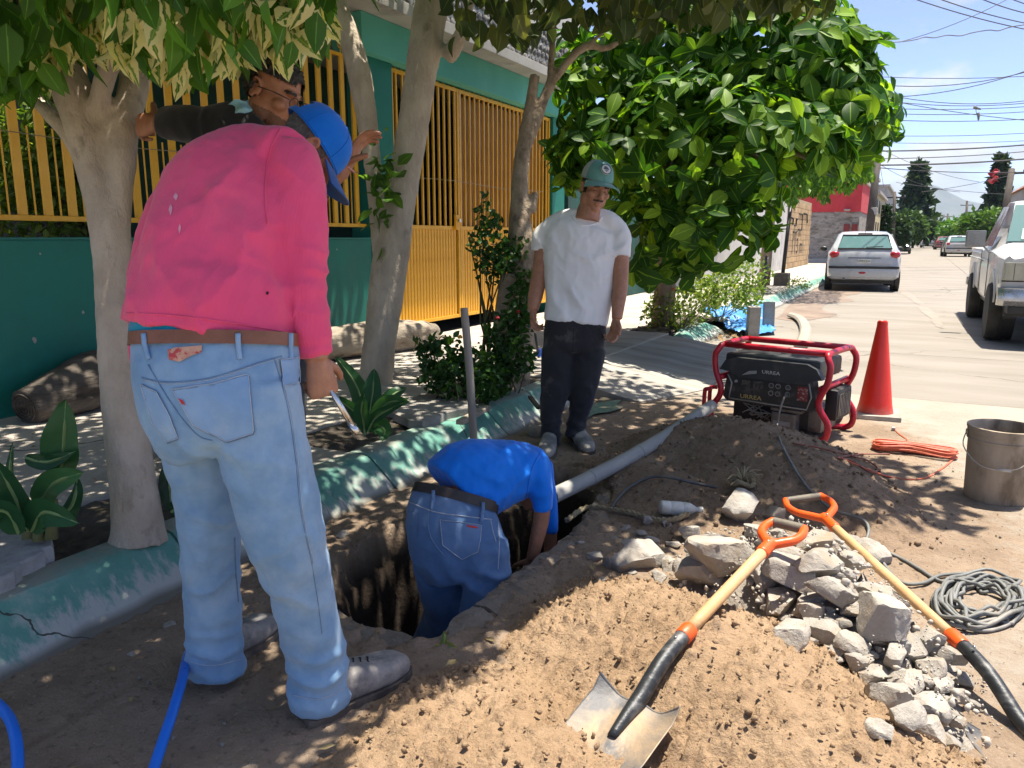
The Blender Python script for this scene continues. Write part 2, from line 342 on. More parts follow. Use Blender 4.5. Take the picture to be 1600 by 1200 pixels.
def near_ground():
    st = .02; xs = np.arange(KX - .06, .9001, st); ysn = np.arange(.2, 6.92, st); ysn[-1] = 6.895
    x, y = np.meshgrid(xs, ysn); q = xyz(x, y)
    sd = sdist(x, y, HP) + .035 * fbm(q * 9, 3).reshape(x.shape)
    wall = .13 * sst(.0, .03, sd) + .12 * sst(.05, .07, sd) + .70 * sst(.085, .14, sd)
    nn = fbm(q * 3.1, 4).reshape(x.shape); fine = fbm(q * 26, 3).reshape(x.shape)
    rim = np.exp(-np.clip(-sd, 0, 9) / .22)                                              # spoil along the trench edge
    dirt = np.clip(1.25 - sst(-.75, .75, x + .25 * nn) * 1.25 + rim, 0, 1)
    dirt = np.maximum(dirt, np.exp(-np.maximum(0, .05 - h_back(x, y)) / .25)) ; dirt = np.maximum(dirt, np.exp(-np.maximum(0, .03 - h_front(x, y)) / .22))
    dirt *= 1 - .85 * sst(5.2, 6.4, y)
    dirt *= 1 - .8 * np.exp(-(((x + 1.22) / .28) ** 2 + ((y - 1.12) / .12) ** 2))          # bare concrete shows by the boot
    z = .012 * dirt * (nn * .5 + .5) + .010 * dirt * fine + .045 * rim * np.clip(fine + nn * .8 + .25, 0, 1) * (sd < .02) - wall
    z -= .014 * np.exp(-((x + 1.92 + .012 * nn) / .011) ** 2) * (sd < -.05) * sst(2.4, 2.0, y)
    z += -.03 * (wall > .5) * np.abs(fine)
    z = np.where((x > .86) | (y > 6.86) , np.minimum(z, .003), z)
    v = xyz(x, y); v[:, 2] = z.ravel()
    ny, nx = x.shape; i = np.arange(nx * ny).reshape(ny, nx)
    f = np.stack([i[:-1, :-1], i[:-1, 1:], i[1:, 1:], i[1:, :-1]], -1).reshape(-1, 4)
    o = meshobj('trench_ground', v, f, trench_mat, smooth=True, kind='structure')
    for n_, a in (('dirt', dirt), ('pit_shade', sst(.03, .14, wall))):  # second mask: shade of the hole, painted near-black down its walls
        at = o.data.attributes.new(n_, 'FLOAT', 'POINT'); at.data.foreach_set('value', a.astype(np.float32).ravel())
    return o
def dirt_nodes(name, ca, cb, cc, bump=1., blend=None, fine=70):
    m = bpy.data.materials.new(name); m.use_nodes = True; nt = m.node_tree; N = nt.nodes; L = nt.links; b = N['Principled BSDF']; b.inputs['Roughness'].default_value = .95; b.inputs['Specular IOR Level'].default_value = .25
    tc = N.new('ShaderNodeTexCoord')
    def noise(s, d, r=.65): n = N.new('ShaderNodeTexNoise'); n.inputs['Scale'].default_value = s; n.inputs['Detail'].default_value = d; n.inputs['Roughness'].default_value = r; L.new(tc.outputs['Object'], n.inputs['Vector']); return n.outputs[0]
    def rng(s, a, z, o0=0., o1=1.): r = N.new('ShaderNodeMapRange'); r.inputs[1].default_value = a; r.inputs[2].default_value = z; r.inputs[3].default_value = o0; r.inputs[4].default_value = o1; L.new(s, r.inputs[0]); return r.outputs[0]
    def mix(f, a, z):
        x = N.new('ShaderNodeMix'); x.data_type = 'RGBA'; L.new(f, x.inputs[0])
        for k, q in ((6, a), (7, z)):
            if isinstance(q, tuple): x.inputs[k].default_value = (*q, 1)
            else: L.new(q, x.inputs[k])
        return x.outputs[2]
    col = mix(rng(noise(3.5, 8), .38, .62), ca, cb); col = mix(rng(noise(38, 5), .56, .70), col, cc); col = mix(rng(noise(90, 3), .62, .72), col, tuple(min(1, q * 1.25) for q in cb))
    h = N.new('ShaderNodeMath'); h.operation = 'MULTIPLY_ADD'; L.new(noise(fine, 8, .7), h.inputs[0]); h.inputs[1].default_value = .7; L.new(noise(20, 4), h.inputs[2])
    if blend:
        at = N.new('ShaderNodeAttribute'); at.attribute_name = 'dirt'; s = N.new('ShaderNodeMath'); s.operation = 'MULTIPLY_ADD'; L.new(noise(11, 8, .7), s.inputs[0]); s.inputs[1].default_value = .9; L.new(at.outputs['Fac'], s.inputs[2])
        f = rng(s.outputs[0], .62, 1.0)
        cc2 = mix(rng(noise(2.2, 9), .36, .66), blend[0], blend[1]); col = mix(f, cc2, col)
        dp = N.new('ShaderNodeAttribute'); dp.attribute_name = 'pit_shade'; col = mix(dp.outputs['Fac'], col, blend[2])
    L.new(col, b.inputs['Base Color'])
    bp = N.new('ShaderNodeBump'); bp.inputs['Strength'].default_value = bump; bp.inputs['Distance'].default_value = .015; L.new(h.outputs[0], bp.inputs['Height']); L.new(bp.outputs[0], b.inputs['Normal'])
    return m
trench_mat = dirt_nodes('trench_dirt', (.225, .165, .115), (.31, .235, .17), (.14, .10, .07), 1., ((.385, .345, .29), (.305, .27, .225), (.028, .020, .014)))  # last blend tone paints the darkness inside the hole
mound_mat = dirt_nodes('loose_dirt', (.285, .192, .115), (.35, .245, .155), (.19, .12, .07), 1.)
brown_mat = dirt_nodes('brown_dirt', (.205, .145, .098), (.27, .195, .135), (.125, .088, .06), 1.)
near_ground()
def slab_edge():
    """broken lip of the road slab along the near side of the trench"""
    m = mat('broken_edge', (.215, .185, .15), (.16, .135, .105), (.11, .085, .06), rough=.95, scale=12, scale3=6, bump=1., bscale=50, bdist=.012)
    for i0, i1 in ((1, 4), (4, 7), (7, 9), (9, 11), (11, 13)):
        q = spline([tuple(p) for p in HP[i0:i1 + 1]], 16); c = HP.mean(0); r = np.random.default_rng(i0); R = []
        for k, p in enumerate(q[:-1] if i1 < 13 else q):
            t = q[min(k + 1, 15)] - q[max(k - 1, 0)]; n = np.array([t[1], -t[0]]); n /= np.linalg.norm(n); n = n if n @ (p - c) > 0 else -n
            j, w, h = .022 * float(fbm([[p[0] * 14, p[1] * 14, 0]], 3)[0]), .085 + .05 * float(fbm([[p[0] * 7, p[1] * 7, 5]], 2)[0]), .020 + .014 * float(fbm([[p[0] * 9, p[1] * 9, 9]], 2)[0]); a = p + n * (j - .012); b = p + n * w
            R.append([(a[0], a[1], -.10 + r.normal(0, .012)), (a[0] + n[0] * -.006, a[1] + n[1] * -.006, -.02), (a[0], a[1], h), ((a[0] + b[0]) / 2, (a[1] + b[1]) / 2, h + .004), (b[0], b[1], h - .017), (b[0], b[1], -.06)])
        MB().rings(R).build('slab_edge', m, smooth=22, kind='structure')
slab_edge()
def heap(name, fn, box, st, material, label, cat, rough):
    x0, x1, y0, y1 = box; x, y = np.meshgrid(np.arange(x0, x1, st), np.arange(y0, y1, st)); q = xyz(x, y)
    z = fn(x, y); up = sst(-.02, .06, z)
    cl = fbm(q * 13, 4).reshape(x.shape); c2 = np.abs(fbm(q * 31 + 4, 3).reshape(x.shape))
    z = z + up * rough * (cl * .022 + .030 * np.clip(c2 - .17, 0, 1) * 3 - .012)
    z -= .05 * (sdist(x, y, HP) > -.06)
    keep = z > -.015; v = xyz(x, y); v[:, 2] = np.maximum(z, -.03).ravel()
    ny, nx = x.shape; i = np.arange(nx * ny).reshape(ny, nx); f = np.stack([i[:-1, :-1], i[:-1, 1:], i[1:, 1:], i[1:, :-1]], -1).reshape(-1, 4)
    k = keep.ravel(); f = f[k[f].any(1)]; used = np.unique(f); mp = np.zeros(nx * ny, int); mp[used] = np.arange(len(used))
    return meshobj(name, v[used], mp[f], material, smooth=True, loc=((x0 + x1) / 2, (y0 + y1) / 2, 0), label=label, cat=cat)
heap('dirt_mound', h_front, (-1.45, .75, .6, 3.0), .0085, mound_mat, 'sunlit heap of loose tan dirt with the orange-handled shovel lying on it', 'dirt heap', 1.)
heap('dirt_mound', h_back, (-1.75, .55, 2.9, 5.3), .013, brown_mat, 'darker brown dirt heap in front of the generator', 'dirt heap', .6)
bed_m = dirt_nodes('rubble_bed_dirt', (.25, .22, .185), (.36, .325, .28), (.15, .125, .10), 1.)
_o = heap('rubble_bed', lambda x, y: h_pile(x, y) - .012, (-.95, .5, 1.7, 3.3), .014, bed_m, None, None, 1.6); _o['kind'] = 'stuff'; _o['label'] = 'crushed concrete and dirt packed under the rubble chunks'
def clods(name, n, fn, box, smin, smax, material, label, seed, lim=.01, base=None):
    """crumbs lying on the heaps, too many to count"""
    r = np.random.default_rng(seed); mb = []; fa = []; ico = bmesh.new(); bmesh.ops.create_icosphere(ico, subdivisions=1, radius=1); ico.verts.index_update()
    bv = np.array([tuple(q.co) for q in ico.verts]); bf = np.array([[q.index for q in f.verts] for f in ico.faces]); ico.free()
    x = r.uniform(box[0], box[1], n); y = r.uniform(box[2], box[3], n); h = fn(x, y) if base is None else base + 0 * x; ok = (fn(x, y) > lim) & (sdist(x, y, HP) < -.02); x, y, h = x[ok], y[ok], np.maximum(h[ok], 0)
    s = smin + (smax - smin) * r.power(.13, len(x))
    dv = r.normal(size=(len(x), len(bv), 3)) * .2; sc = r.uniform(.6, 1.25, (len(x), 1, 3))
    v = (bv[None] + dv) * sc * s[:, None, None] + np.stack([x, y, h + s * .25], 1)[:, None]
    f = bf[None] + (np.arange(len(x)) * len(bv))[:, None, None]
    return meshobj(name, v.reshape(-1, 3), f.reshape(-1, 3), material, smooth=False, kind='stuff', label=label, cat='dirt')
clods('dirt_crumbs', 9000, h_front, (-1.35, .6, .8, 2.9), .0012, .0095, mound_mat, 'small tan crumbs scattered over the sunlit dirt heap', 3)
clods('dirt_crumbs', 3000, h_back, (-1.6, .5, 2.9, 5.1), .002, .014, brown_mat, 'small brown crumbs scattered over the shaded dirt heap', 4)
clods('gravel', 2600, lambda x, y: .5 + 0 * x, (-2.2, .8, .6, 5.0), .002, .009, mat('grit', (.30, .27, .23), (.2, .17, .14), rough=.9, rand=.3), 'fine grit and gravel spread over the dirty road', 5, base=.006)
# ---- kerb: battered concrete, green paint worn away to cement towards the foot
def kerb_mat():
    m = mat('kerb_green', (.085, .25, .20), (.15, .32, .265), (.38, .395, .355), rough=.85, scale=4.2, detail=9, scale3=4.5, lo3=.52, hi3=.66, bump=.5, bscale=30, bdist=.008, rand=.0)
    nt = m.node_tree; N = nt.nodes; L = nt.links; b = N['Principled BSDF']; src = b.inputs['Base Color'].links[0].from_socket
    tc = N.new('ShaderNodeTexCoord'); g = N.new('ShaderNodeNewGeometry'); sp = N.new('ShaderNodeSeparateXYZ'); L.new(g.outputs['Position'], sp.inputs[0])
    mp = N.new('ShaderNodeMapping'); mp.inputs['Scale'].default_value = (1, 3.2, 1.4); L.new(g.outputs['Position'], mp.inputs[0])
    n = N.new('ShaderNodeTexNoise'); n.inputs['Scale'].default_value = 7; n.inputs['Detail'].default_value = 9; n.inputs['Roughness'].default_value = .68; L.new(mp.outputs[0], n.inputs['Vector'])
    n2 = N.new('ShaderNodeTexNoise'); n2.inputs['Scale'].default_value = 1.1; n2.inputs['Detail'].default_value = 4; L.new(g.outputs['Position'], n2.inputs['Vector'])
    a = N.new('ShaderNodeMath'); a.operation = 'MULTIPLY_ADD'; L.new(sp.outputs[2], a.inputs[0]); a.inputs[1].default_value = -3.2; L.new(n.outputs[0], a.inputs[2])
    a2 = N.new('ShaderNodeMath'); a2.operation = 'MULTIPLY_ADD'; L.new(n2.outputs[0], a2.inputs[0]); a2.inputs[1].default_value = .55; L.new(a.outputs[0], a2.inputs[2])
    r = N.new('ShaderNodeMapRange'); r.inputs[1].default_value = .50; r.inputs[2].default_value = .66; r.inputs[4].default_value = .9; L.new(a2.outputs[0], r.inputs[0])
    x = N.new('ShaderNodeMix'); x.data_type = 'RGBA'; L.new(r.outputs[0], x.inputs[0]); L.new(src, x.inputs[6]); x.inputs[7].default_value = (.44, .43, .40, 1)
    # mud line at the very foot
    r2 = N.new('ShaderNodeMapRange'); r2.inputs[1].default_value = .012; r2.inputs[2].default_value = .035; r2.inputs[3].default_value = .85; r2.inputs[4].default_value = 0
    a3 = N.new('ShaderNodeMath'); a3.operation = 'MULTIPLY_ADD'; L.new(n2.outputs[0], a3.inputs[0]); a3.inputs[1].default_value = -.03; L.new(sp.outputs[2], a3.inputs[2])
    a4 = N.new('ShaderNodeMath'); a4.operation = 'ADD'; a4.inputs[1].default_value = .012; L.new(a3.outputs[0], a4.inputs[0]); L.new(a4.outputs[0], r2.inputs[0])
    y = N.new('ShaderNodeMix'); y.data_type = 'RGBA'; L.new(r2.outputs[0], y.inputs[0]); L.new(x.outputs[2], y.inputs[6]); y.inputs[7].default_value = (.10, .085, .06, 1)
    # dust and soil washed over the top
    t = N.new('ShaderNodeMapRange'); t.inputs[1].default_value = .168; t.inputs[2].default_value = .182; t.inputs[4].default_value = .8; a5 = N.new('ShaderNodeMath'); a5.operation = 'MULTIPLY_ADD'; L.new(n.outputs[0], a5.inputs[0]); a5.inputs[1].default_value = .03; L.new(sp.outputs[2], a5.inputs[2]); a6 = N.new('ShaderNodeMath'); a6.operation = 'ADD'; a6.inputs[1].default_value = -.011; L.new(a5.outputs[0], a6.inputs[0]); L.new(a6.outputs[0], t.inputs[0])
    w = N.new('ShaderNodeMix'); w.data_type = 'RGBA'; L.new(t.outputs[0], w.inputs[0]); L.new(y.outputs[2], w.inputs[6]); w.inputs[7].default_value = (.30, .27, .22, 1)
    L.new(w.outputs[2], b.inputs['Base Color']); return cracked(m, .9, .007, (.05, .06, .05))
kgreen = kerb_mat()
KPROF = [(KX + .03, -.05), (KX + .012, 0), (KX - .04, .047), (KX - .09, .094), (KX - .145, .146), (KX - .172, .166), (KX - .20, .173), (KX - .25, .176), (KX - .295, .174), (KX - .306, .160), (KX - .32, .05)]
def kerb(y0, y1, slope0=0, slope1=0, wob=.008):
    n = max(2, int((y1 - y0) / .08)); R = []
    yy = np.linspace(y0, y1, n)
    for y in yy:
        e = 1 - slope0 * sst(.45, 0, np.array(y - y0)) - slope1 * sst(.45, 0, np.array(y1 - y)); q = np.array([[x * 3, y * 3, z * 3] for x, z in KPROF]); d = fbm(q, 3) * wob * 1.6 + .010 * np.clip(fbm(q * 4 + 3, 4) - .15, 0, 1) * -4
        R.append([(x + d[i], y, z * float(e) + d[i] * .7) for i, (x, z) in enumerate(KPROF)])
    mb = MB(); nn = len(KPROF); vs = [p for r in R for p in r]
    mb.add(vs, [(i * nn + k, (i + 1) * nn + k, (i + 1) * nn + k + 1, i * nn + k + 1) for i in range(n - 1) for k in range(nn - 1)] + [tuple(range(nn)), tuple((n - 1) * nn + k for k in range(nn - 1, -1, -1))])
    return mb.build('kerb', kgreen, smooth=24, kind='structure')
for _y in ((-.6, .62), (.632, 1.86), (1.872, 3.06), (3.072, 4.3)): kerb(*_y, wob=.012)
kerb(4.312, 6.0, 0, .55, .012)
kerb(9.05, 10.7, .5, .45); kerb(13.3, 16.3, .4, 0); kerb(16.31, 19.0); kerb(19.01, 26); kerb(26.01, 60); kerb(60.01, 300)
# ---- pavement: slabs with joints, soil beds beside the kerb
sw = meshobj('pavement', [(WX - .02, -2, SWZ - .03), (KX - .3, -2, SWZ - .03), (KX - .3, 300, SWZ - .03), (WX - .02, 300, SWZ - .03)], [(0, 1, 2, 3)], soil, kind='structure')
def pslab(x0, x1, y0, y1, z=SWZ, m=pave): MB().bbox((x0 + .004, y0 + .004, z - .08), (x1 - .004, y1 - .004, z), .006).build('paving_slab', m, sw)
for i, (a, b) in enumerate([(-2, 1.2), (1.2, 3.3), (3.3, 5.2), (5.2, 7.1), (7.1, 9.0), (9.0, 11), (11, 13.4), (13.4, 16), (16, 19), (19, 23), (23, 30), (30, 50), (50, 100), (100, 290)]):
    pslab(WX, -3.95 if a < 5 else -3.7, a, b); pslab(-3.95 if a < 5 else -3.7, -3.1, a, b)
for a, b in ((2.72, 3.1), (3.95, 4.7), (5.62, 9.0), (11.2, 13.4), (13.4, 16), (16, 22), (22, 60), (60, 290)): pslab(-3.1, KX - .305, a, b)
def bed(x0, x1, y0, y1, seed, h=.05):
    st = .03; x, y = np.meshgrid(np.arange(x0, x1 + .001, st), np.arange(y0, y1 + .001, st)); q = xyz(x, y)
    z = SWZ - .035 + h * (.5 + fbm(q * 4 + seed, 4).reshape(x.shape)) + .02 * fbm(q * 22, 3).reshape(x.shape); v = xyz(x, y); v[:, 2] = z.ravel(); ny, nx = x.shape; i = np.arange(nx * ny).reshape(ny, nx)
    meshobj('soil_bed', v, np.stack([i[:-1, :-1], i[:-1, 1:], i[1:, 1:], i[1:, :-1]], -1).reshape(-1, 4), soil, smooth=True, kind='structure')
bed(-3.1, KX - .31, -.5, 2.71, 1); bed(-3.1, KX - .31, 3.11, 3.94, 2); bed(-3.1, KX - .31, 4.71, 5.61, 3); bed(-3.1, KX - .31, 9.0, 11.2, 4, .07)
# ---- concrete driveway ramp running out over the gutter
def ramp():
    def f(u, v):
        y = 5.72 + (8.9 - 5.72) * v; out = -1.50 - .22 * abs(v - .5) + .04 * math.sin(9 * v) + (-.25 * max(0, .25 - v) / .25)
        x = -3.1 + (out + 3.1) * u; s = (x + 3.1) / 1.6
        z = .168 - .16 * max(0, min(1, (x + 2.75) / (out + 2.75))) ** 1.15 + .004 * math.sin(21 * u + 3 * v)
        return (x, y, max(z, .006))
    mb = MB().grid(f, 40, 44); g = mb.v; n = 41
    edge = [i for i in range(n)] + [j * n + 40 for j in range(1, 45)] + [44 * n + i for i in range(39, -1, -1)]
    low = len(mb.v); mb.v += [(g[i][0], g[i][1], -.03) for i in edge]
    for a in range(len(edge) - 1): mb.f.append((edge[a], low + a, low + a + 1, edge[a + 1])); mb.m.append(0)
    mb.build('driveway_ramp', mat('ramp_concrete', (.36, .335, .295), (.27, .25, .22), (.19, .175, .15), rough=.9, scale=2., detail=9, scale3=1.6, bump=.8, bscale=22, bdist=.008, stretch=(.3, 2.6, 1)), smooth=40, kind='structure')
ramp()
def puddle():
    c = G(905, 668, .02); pts = [(-2.18, 5.75), (-2.08, 5.86), (-1.99, 5.70), (-1.97, 5.50), (-1.89, 5.42), (-1.92, 5.22), (-1.99, 5.12), (-2.0, 4.95), (-2.08, 4.88), (-2.12, 5.10), (-2.17, 5.24), (-2.14, 5.45)]
    sp = spline(pts + [pts[0]], 40)[:-1]
    m = bpy.data.materials.new('puddle_water'); m.use_nodes = True; b = m.node_tree.nodes['Principled BSDF']; b.inputs['Base Color'].default_value = (.10, .085, .065, 1); b.inputs['Roughness'].default_value = .04; b.inputs['Specular IOR Level'].default_value = .9
    meshobj('puddle', [(x, y, .024) for x, y in sp], [tuple(range(len(sp)))], m, kind='structure')
puddle()

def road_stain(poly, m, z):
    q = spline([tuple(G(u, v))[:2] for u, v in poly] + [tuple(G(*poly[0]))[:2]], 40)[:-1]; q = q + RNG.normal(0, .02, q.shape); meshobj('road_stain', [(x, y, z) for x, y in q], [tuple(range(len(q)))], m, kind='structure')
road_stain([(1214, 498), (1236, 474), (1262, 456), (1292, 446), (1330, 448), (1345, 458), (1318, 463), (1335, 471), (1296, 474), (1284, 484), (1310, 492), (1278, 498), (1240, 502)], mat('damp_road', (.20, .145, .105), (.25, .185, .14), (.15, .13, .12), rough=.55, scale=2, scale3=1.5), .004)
road_stain([(1415, 452), (1440, 470), (1462, 490), (1474, 510), (1466, 512), (1448, 492), (1428, 472), (1408, 456)], mat('tyre_mark', (.22, .19, .16), (.28, .245, .205), rough=.8, scale=3), .004)
# ================================================================== HOUSE WITH YELLOW GRILLE
green = mat('green_wall_paint', (.004, .165, .125), (.008, .185, .143), (.010, .125, .098), rough=.6, scale=2.4, detail=9, scale3=.9, lo3=.5, hi3=.72, bump=.25, bscale=55, bdist=.004)
mint = mat('mint_plaster', (.10, .42, .33), (.085, .37, .29), rough=.7, scale=1.5, bump=.2)
yellow = mat('yellow_enamel', (.82, .43, .022), (.74, .37, .018), (.42, .18, .02), rough=.42, scale=5, scale3=9, lo3=.62, hi3=.75, bump=.1, bscale=40)
ochre = mat('ochre_sheet', (.36, .155, .012), (.30, .125, .010), rough=.5, scale=4)
plaster = mat('grey_plaster', (.42, .40, .37), (.34, .325, .30), (.22, .205, .185), rough=.85, scale=1.5, scale3=1.2)
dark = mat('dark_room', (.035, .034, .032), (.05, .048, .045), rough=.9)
cream = mat('cream_plaster', (.42, .39, .33), (.36, .33, .28), rough=.85, scale=2)
house = thing('house', 'green house with low painted wall, yellow grille and stone-clad balcony', 'house', (WX, 5, SWZ))
def hb(name, lo, hi, m, parent=house, r=.006): return MB().bbox(lo, hi, r).build(name, m, parent)
lw = hb('low_wall', (WX - .16, -3, SWZ - .1), (WX, 6.5, 1.27), green)
hb('wall_coping', (WX - .17, -3, 1.27), (WX + .012, 6.5, 1.285), mat('coping_paint', (.012, .16, .13), (.015, .19, .15), rough=.5), lw, .004)
for y, z, s in ((2.95, .63, .016), (3.3, .78, .01), (3.42, .92, .007), (5.95, 1.17, .008), (5.3, .97, .006), (4.1, .72, .008), (5.6, 1.2, .006), (3.05, 1.18, .007)):   # chips where the plaster shows
    ang = [RNG.uniform(.6, 1.2) for k in range(9)]
    meshobj('paint_chip', [(WX + .002, y + s * ang[k] * math.cos(k * .698), z + s * 1.3 * ang[k] * math.sin(k * .698)) for k in range(9)], [tuple(range(9))], plaster, lw)
hb('pillar', (WX - .25, 6.5, SWZ - .1), (WX + .01, 6.92, 3.06), green)
hb('pillar', (WX - .25, 10.95, SWZ - .1), (WX + .01, 11.4, 3.06), green)
hb('pillar', (WX - .25, 1.0, 1.286), (WX - .01, 1.35, 3.3), green)
hb('beam', (WX - .25, 6.3, 3.062), (WX + .12, 11.4, 3.42), mint)
hb('balcony_slab', (WX - .4, 4.55, 3.422), (WX + .40, 11.4, 3.54), plaster)
hb('shade_slab', (WX - .4, -3, 3.424), (WX + .72, 4.54, 3.535), plaster)  # unseen overhang, added to keep the sun off the green wall
pr = hb('parapet', (WX + .10, 4.55, 3.541), (WX + .28, 11.4, 4.5), mat('mortar', (.50, .49, .46), (.4, .39, .37), rough=.95, scale=12))
stone_m = mat('cladding_stone', (.16, .155, .15), (.11, .105, .10), (.22, .20, .18), rough=.8, scale=14, rand=.35, bump=.5)
def pebble(k):
    r = np.random.default_rng(k); n = 9; a = np.linspace(0, 2 * math.pi, n, endpoint=False); q = r.uniform(.82, 1.08, n)
    o = [(0, .062 * q[i] * math.cos(a[i]), .052 * q[i] * math.sin(a[i])) for i in range(n)]
    i_ = [(.022, .046 * q[i] * math.cos(a[i]), .038 * q[i] * math.sin(a[i])) for i in range(n)]
    return MB().rings([o, i_], False, True)
peb = [pebble(k).build('stone', stone_m, pr, smooth=60, local=True) for k in range(5)]
spots = [(y, z) for j in range(8) for i in range(57) for y, z in [(4.62 + i * .118 + (.06 if j % 2 else 0), 3.60 + j * .105)] if y < 11.3]
spots = sorted(spots, key=lambda q: q[1])[:295]
for k, (y, z) in enumerate(spots):
    o = peb[k] if k < 5 else copy_obj(peb[k % 5], pr)
    o.location = (.281, y - 5 + random.uniform(-.012, .012), z - SWZ + random.uniform(-.01, .01)); o.rotation_euler = (random.uniform(-.6, .6), 0, 0)
# rooms and patio behind the grille
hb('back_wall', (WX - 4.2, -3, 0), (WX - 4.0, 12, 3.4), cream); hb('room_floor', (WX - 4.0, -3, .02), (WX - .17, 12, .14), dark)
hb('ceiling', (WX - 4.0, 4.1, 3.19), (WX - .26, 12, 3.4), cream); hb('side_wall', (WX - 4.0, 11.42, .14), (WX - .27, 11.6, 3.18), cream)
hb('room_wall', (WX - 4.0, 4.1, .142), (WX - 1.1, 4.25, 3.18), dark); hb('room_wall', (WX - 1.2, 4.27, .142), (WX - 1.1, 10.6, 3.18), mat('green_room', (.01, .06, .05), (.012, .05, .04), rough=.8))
hb('upper_wall', (WX - .40, -3, 3.605), (WX - .2, 11.4, 6.0), mint)
nb_ = thing('neighbour_wall', 'dark teal neighbouring wall just beyond the yellow gate', 'wall', (WX, 13.6, SWZ)); MB().bbox((WX - .3, 11.62, 0), (WX - .02, 15.95, 3.3), .01).build('wall_face', mat('dark_teal', (.012, .085, .07), (.015, .065, .055), (.03, .04, .035), rough=.7, scale=1.5, scale3=1.), nb_)
# ---- window grille: flat bars, short thin rods, a tie wire, scroll finials
gr = thing('window_grille', 'yellow iron grille of upright flat bars above the low green wall', 'grille', (WX, 4.2, 1.40))
def gb(name, lo, hi, parent=gr, m=yellow, r=.003): return MB().bbox(lo, hi, r).build(name, m, parent)
gx = WX - .07
gb('bottom_rail', (gx - .02, 1.36, 1.39), (gx + .02, 6.49, 1.425)); gb('top_rail', (gx - .02, 1.36, 3.0), (gx + .02, 6.49, 3.03))
bar0 = None
ys_b = np.arange(1.5, 6.45, .168)
for k, y in enumerate(ys_b):
    if bar0 is None: bar0 = MB().bbox((-.012, -.028, 0), (.012, .028, 1.574), .003).build('bar', yellow, gr, local=True); o = bar0
    else: o = copy_obj(bar0, gr)
    o.location = (gx - WX, y - 4.2, .0255)
rod0 = None
for k, y in enumerate(ys_b[:-1] + .084):
    if rod0 is None: rod0 = MB().tube([(0, 0, 0), (0, 0, .56)], .0065, 6).build('rod', yellow, gr, local=True); o = rod0
    else: o = copy_obj(rod0, gr)
    o.location = (gx - WX, y - 4.2, .0255)
MB().tube([(gx + .02, y, 1.93 + .01 * math.sin(y * 3)) for y in np.arange(1.4, 6.5, .2)], .003, 5).build('tie_wire', mat('old_wire', (.35, .28, .2), rough=.5, metal=.5), gr)
def finial():
    mb = MB().tube([(0, 0, 0), (0, 0, .17)], [.007, .003], 6)
    for s in (-1, 1): mb.tube([(0, s * (.008 + .028 * math.sin(t)), .05 + .03 * (1 - math.cos(t)) * .8) for t in np.linspace(0, 4.6, 10)], .005, 5)
    return mb
fin0 = finial().build('finial', yellow, gr, local=True); fins = [fin0]
for k in range(1, len(ys_b)): fins.append(copy_obj(fin0, gr))
for o, y in zip(fins, ys_b): o.location = (gx - WX, y - 4.2, 1.63)
# ---- gate: pressed sheet below, bars above, two leaves
gt = thing('iron_gate', 'tall yellow iron gate with ribbed lower panel and barred top behind the trees', 'gate', (WX, 6.95, .30))
gx2 = WX - .05; Y0, Y1, YM = 6.95, 10.93, 8.32
def gg(name, lo, hi, m=yellow, r=.003): return MB().bbox(lo, hi, r).build(name, m, gt)
for y in (Y0, YM - .045, YM + .005, Y1 - .04): gg('stile', (gx2 - .02, y, .30), (gx2 + .02, y + .04, 3.04))
for a, b in ((Y0 + .041, YM - .046), (YM + .046, Y1 - .041)):
    for z in (.30, 1.385, 3.0): gg('rail', (gx2 - .018, a, z), (gx2 + .018, b, z + .04))
rib = None
yy = [y for a, b in ((Y0 + .045, YM - .05), (YM + .05, Y1 - .05)) for y in np.arange(a, b - .05, .062)]
for y in yy:
    if rib is None:
        rib = MB().add([(-.006, 0, 0), (.012, .012, 0), (.012, .048, 0), (-.006, .06, 0), (-.006, 0, 1.043), (.012, .012, 1.043), (.012, .048, 1.043), (-.006, .06, 1.043)],
            [(0, 1, 5, 4), (1, 2, 6, 5), (2, 3, 7, 6), (3, 0, 4, 7), (0, 3, 2, 1), (4, 5, 6, 7)]).build('sheet_rib', yellow, gt, local=True); o = rib
    else: o = copy_obj(rib, gt)
    o.location = (gx2 - WX, y - 6.95, .041)
pb = None
for k, y in enumerate(np.arange(Y0 + .11, Y1 - .06, .118)):
    if abs(y - YM) < .055: continue
    if pb is None: pb = MB().bbox((-.011, -.013, 0), (.011, .013, 1.572), .002).build('bar', yellow, gt, local=True); o = pb
    else: o = copy_obj(pb, gt)
    o.location = (gx2 - WX, y - 6.95, 1.1265)
    f = copy_obj(fin0, gt); f.location = (gx2 - WX, y - 6.95, 2.74)
gg('back_sheet', (gx2 - .10, YM + .1, .35), (gx2 - .085, Y1 - .05, 2.99), ochre)
gg('lock_box', (gx2 + .019, YM - .15, 1.38), (gx2 + .05, YM - .05, 1.56)); MB().tube([(gx2 + .05, YM - .09, 1.49), (gx2 + .075, YM - .09, 1.49)], .022, 12).build('lock_cylinder', mat('steel', (.55, .55, .54), rough=.3, metal=1, bump=0), gt)
MB().tube([(gx2 + .03, y, 1.95 + .012 * math.sin(y * 2.5)) for y in np.arange(Y0, Y1, .25)], .003, 5).build('tie_wire', MATS['old_wire'], gt)
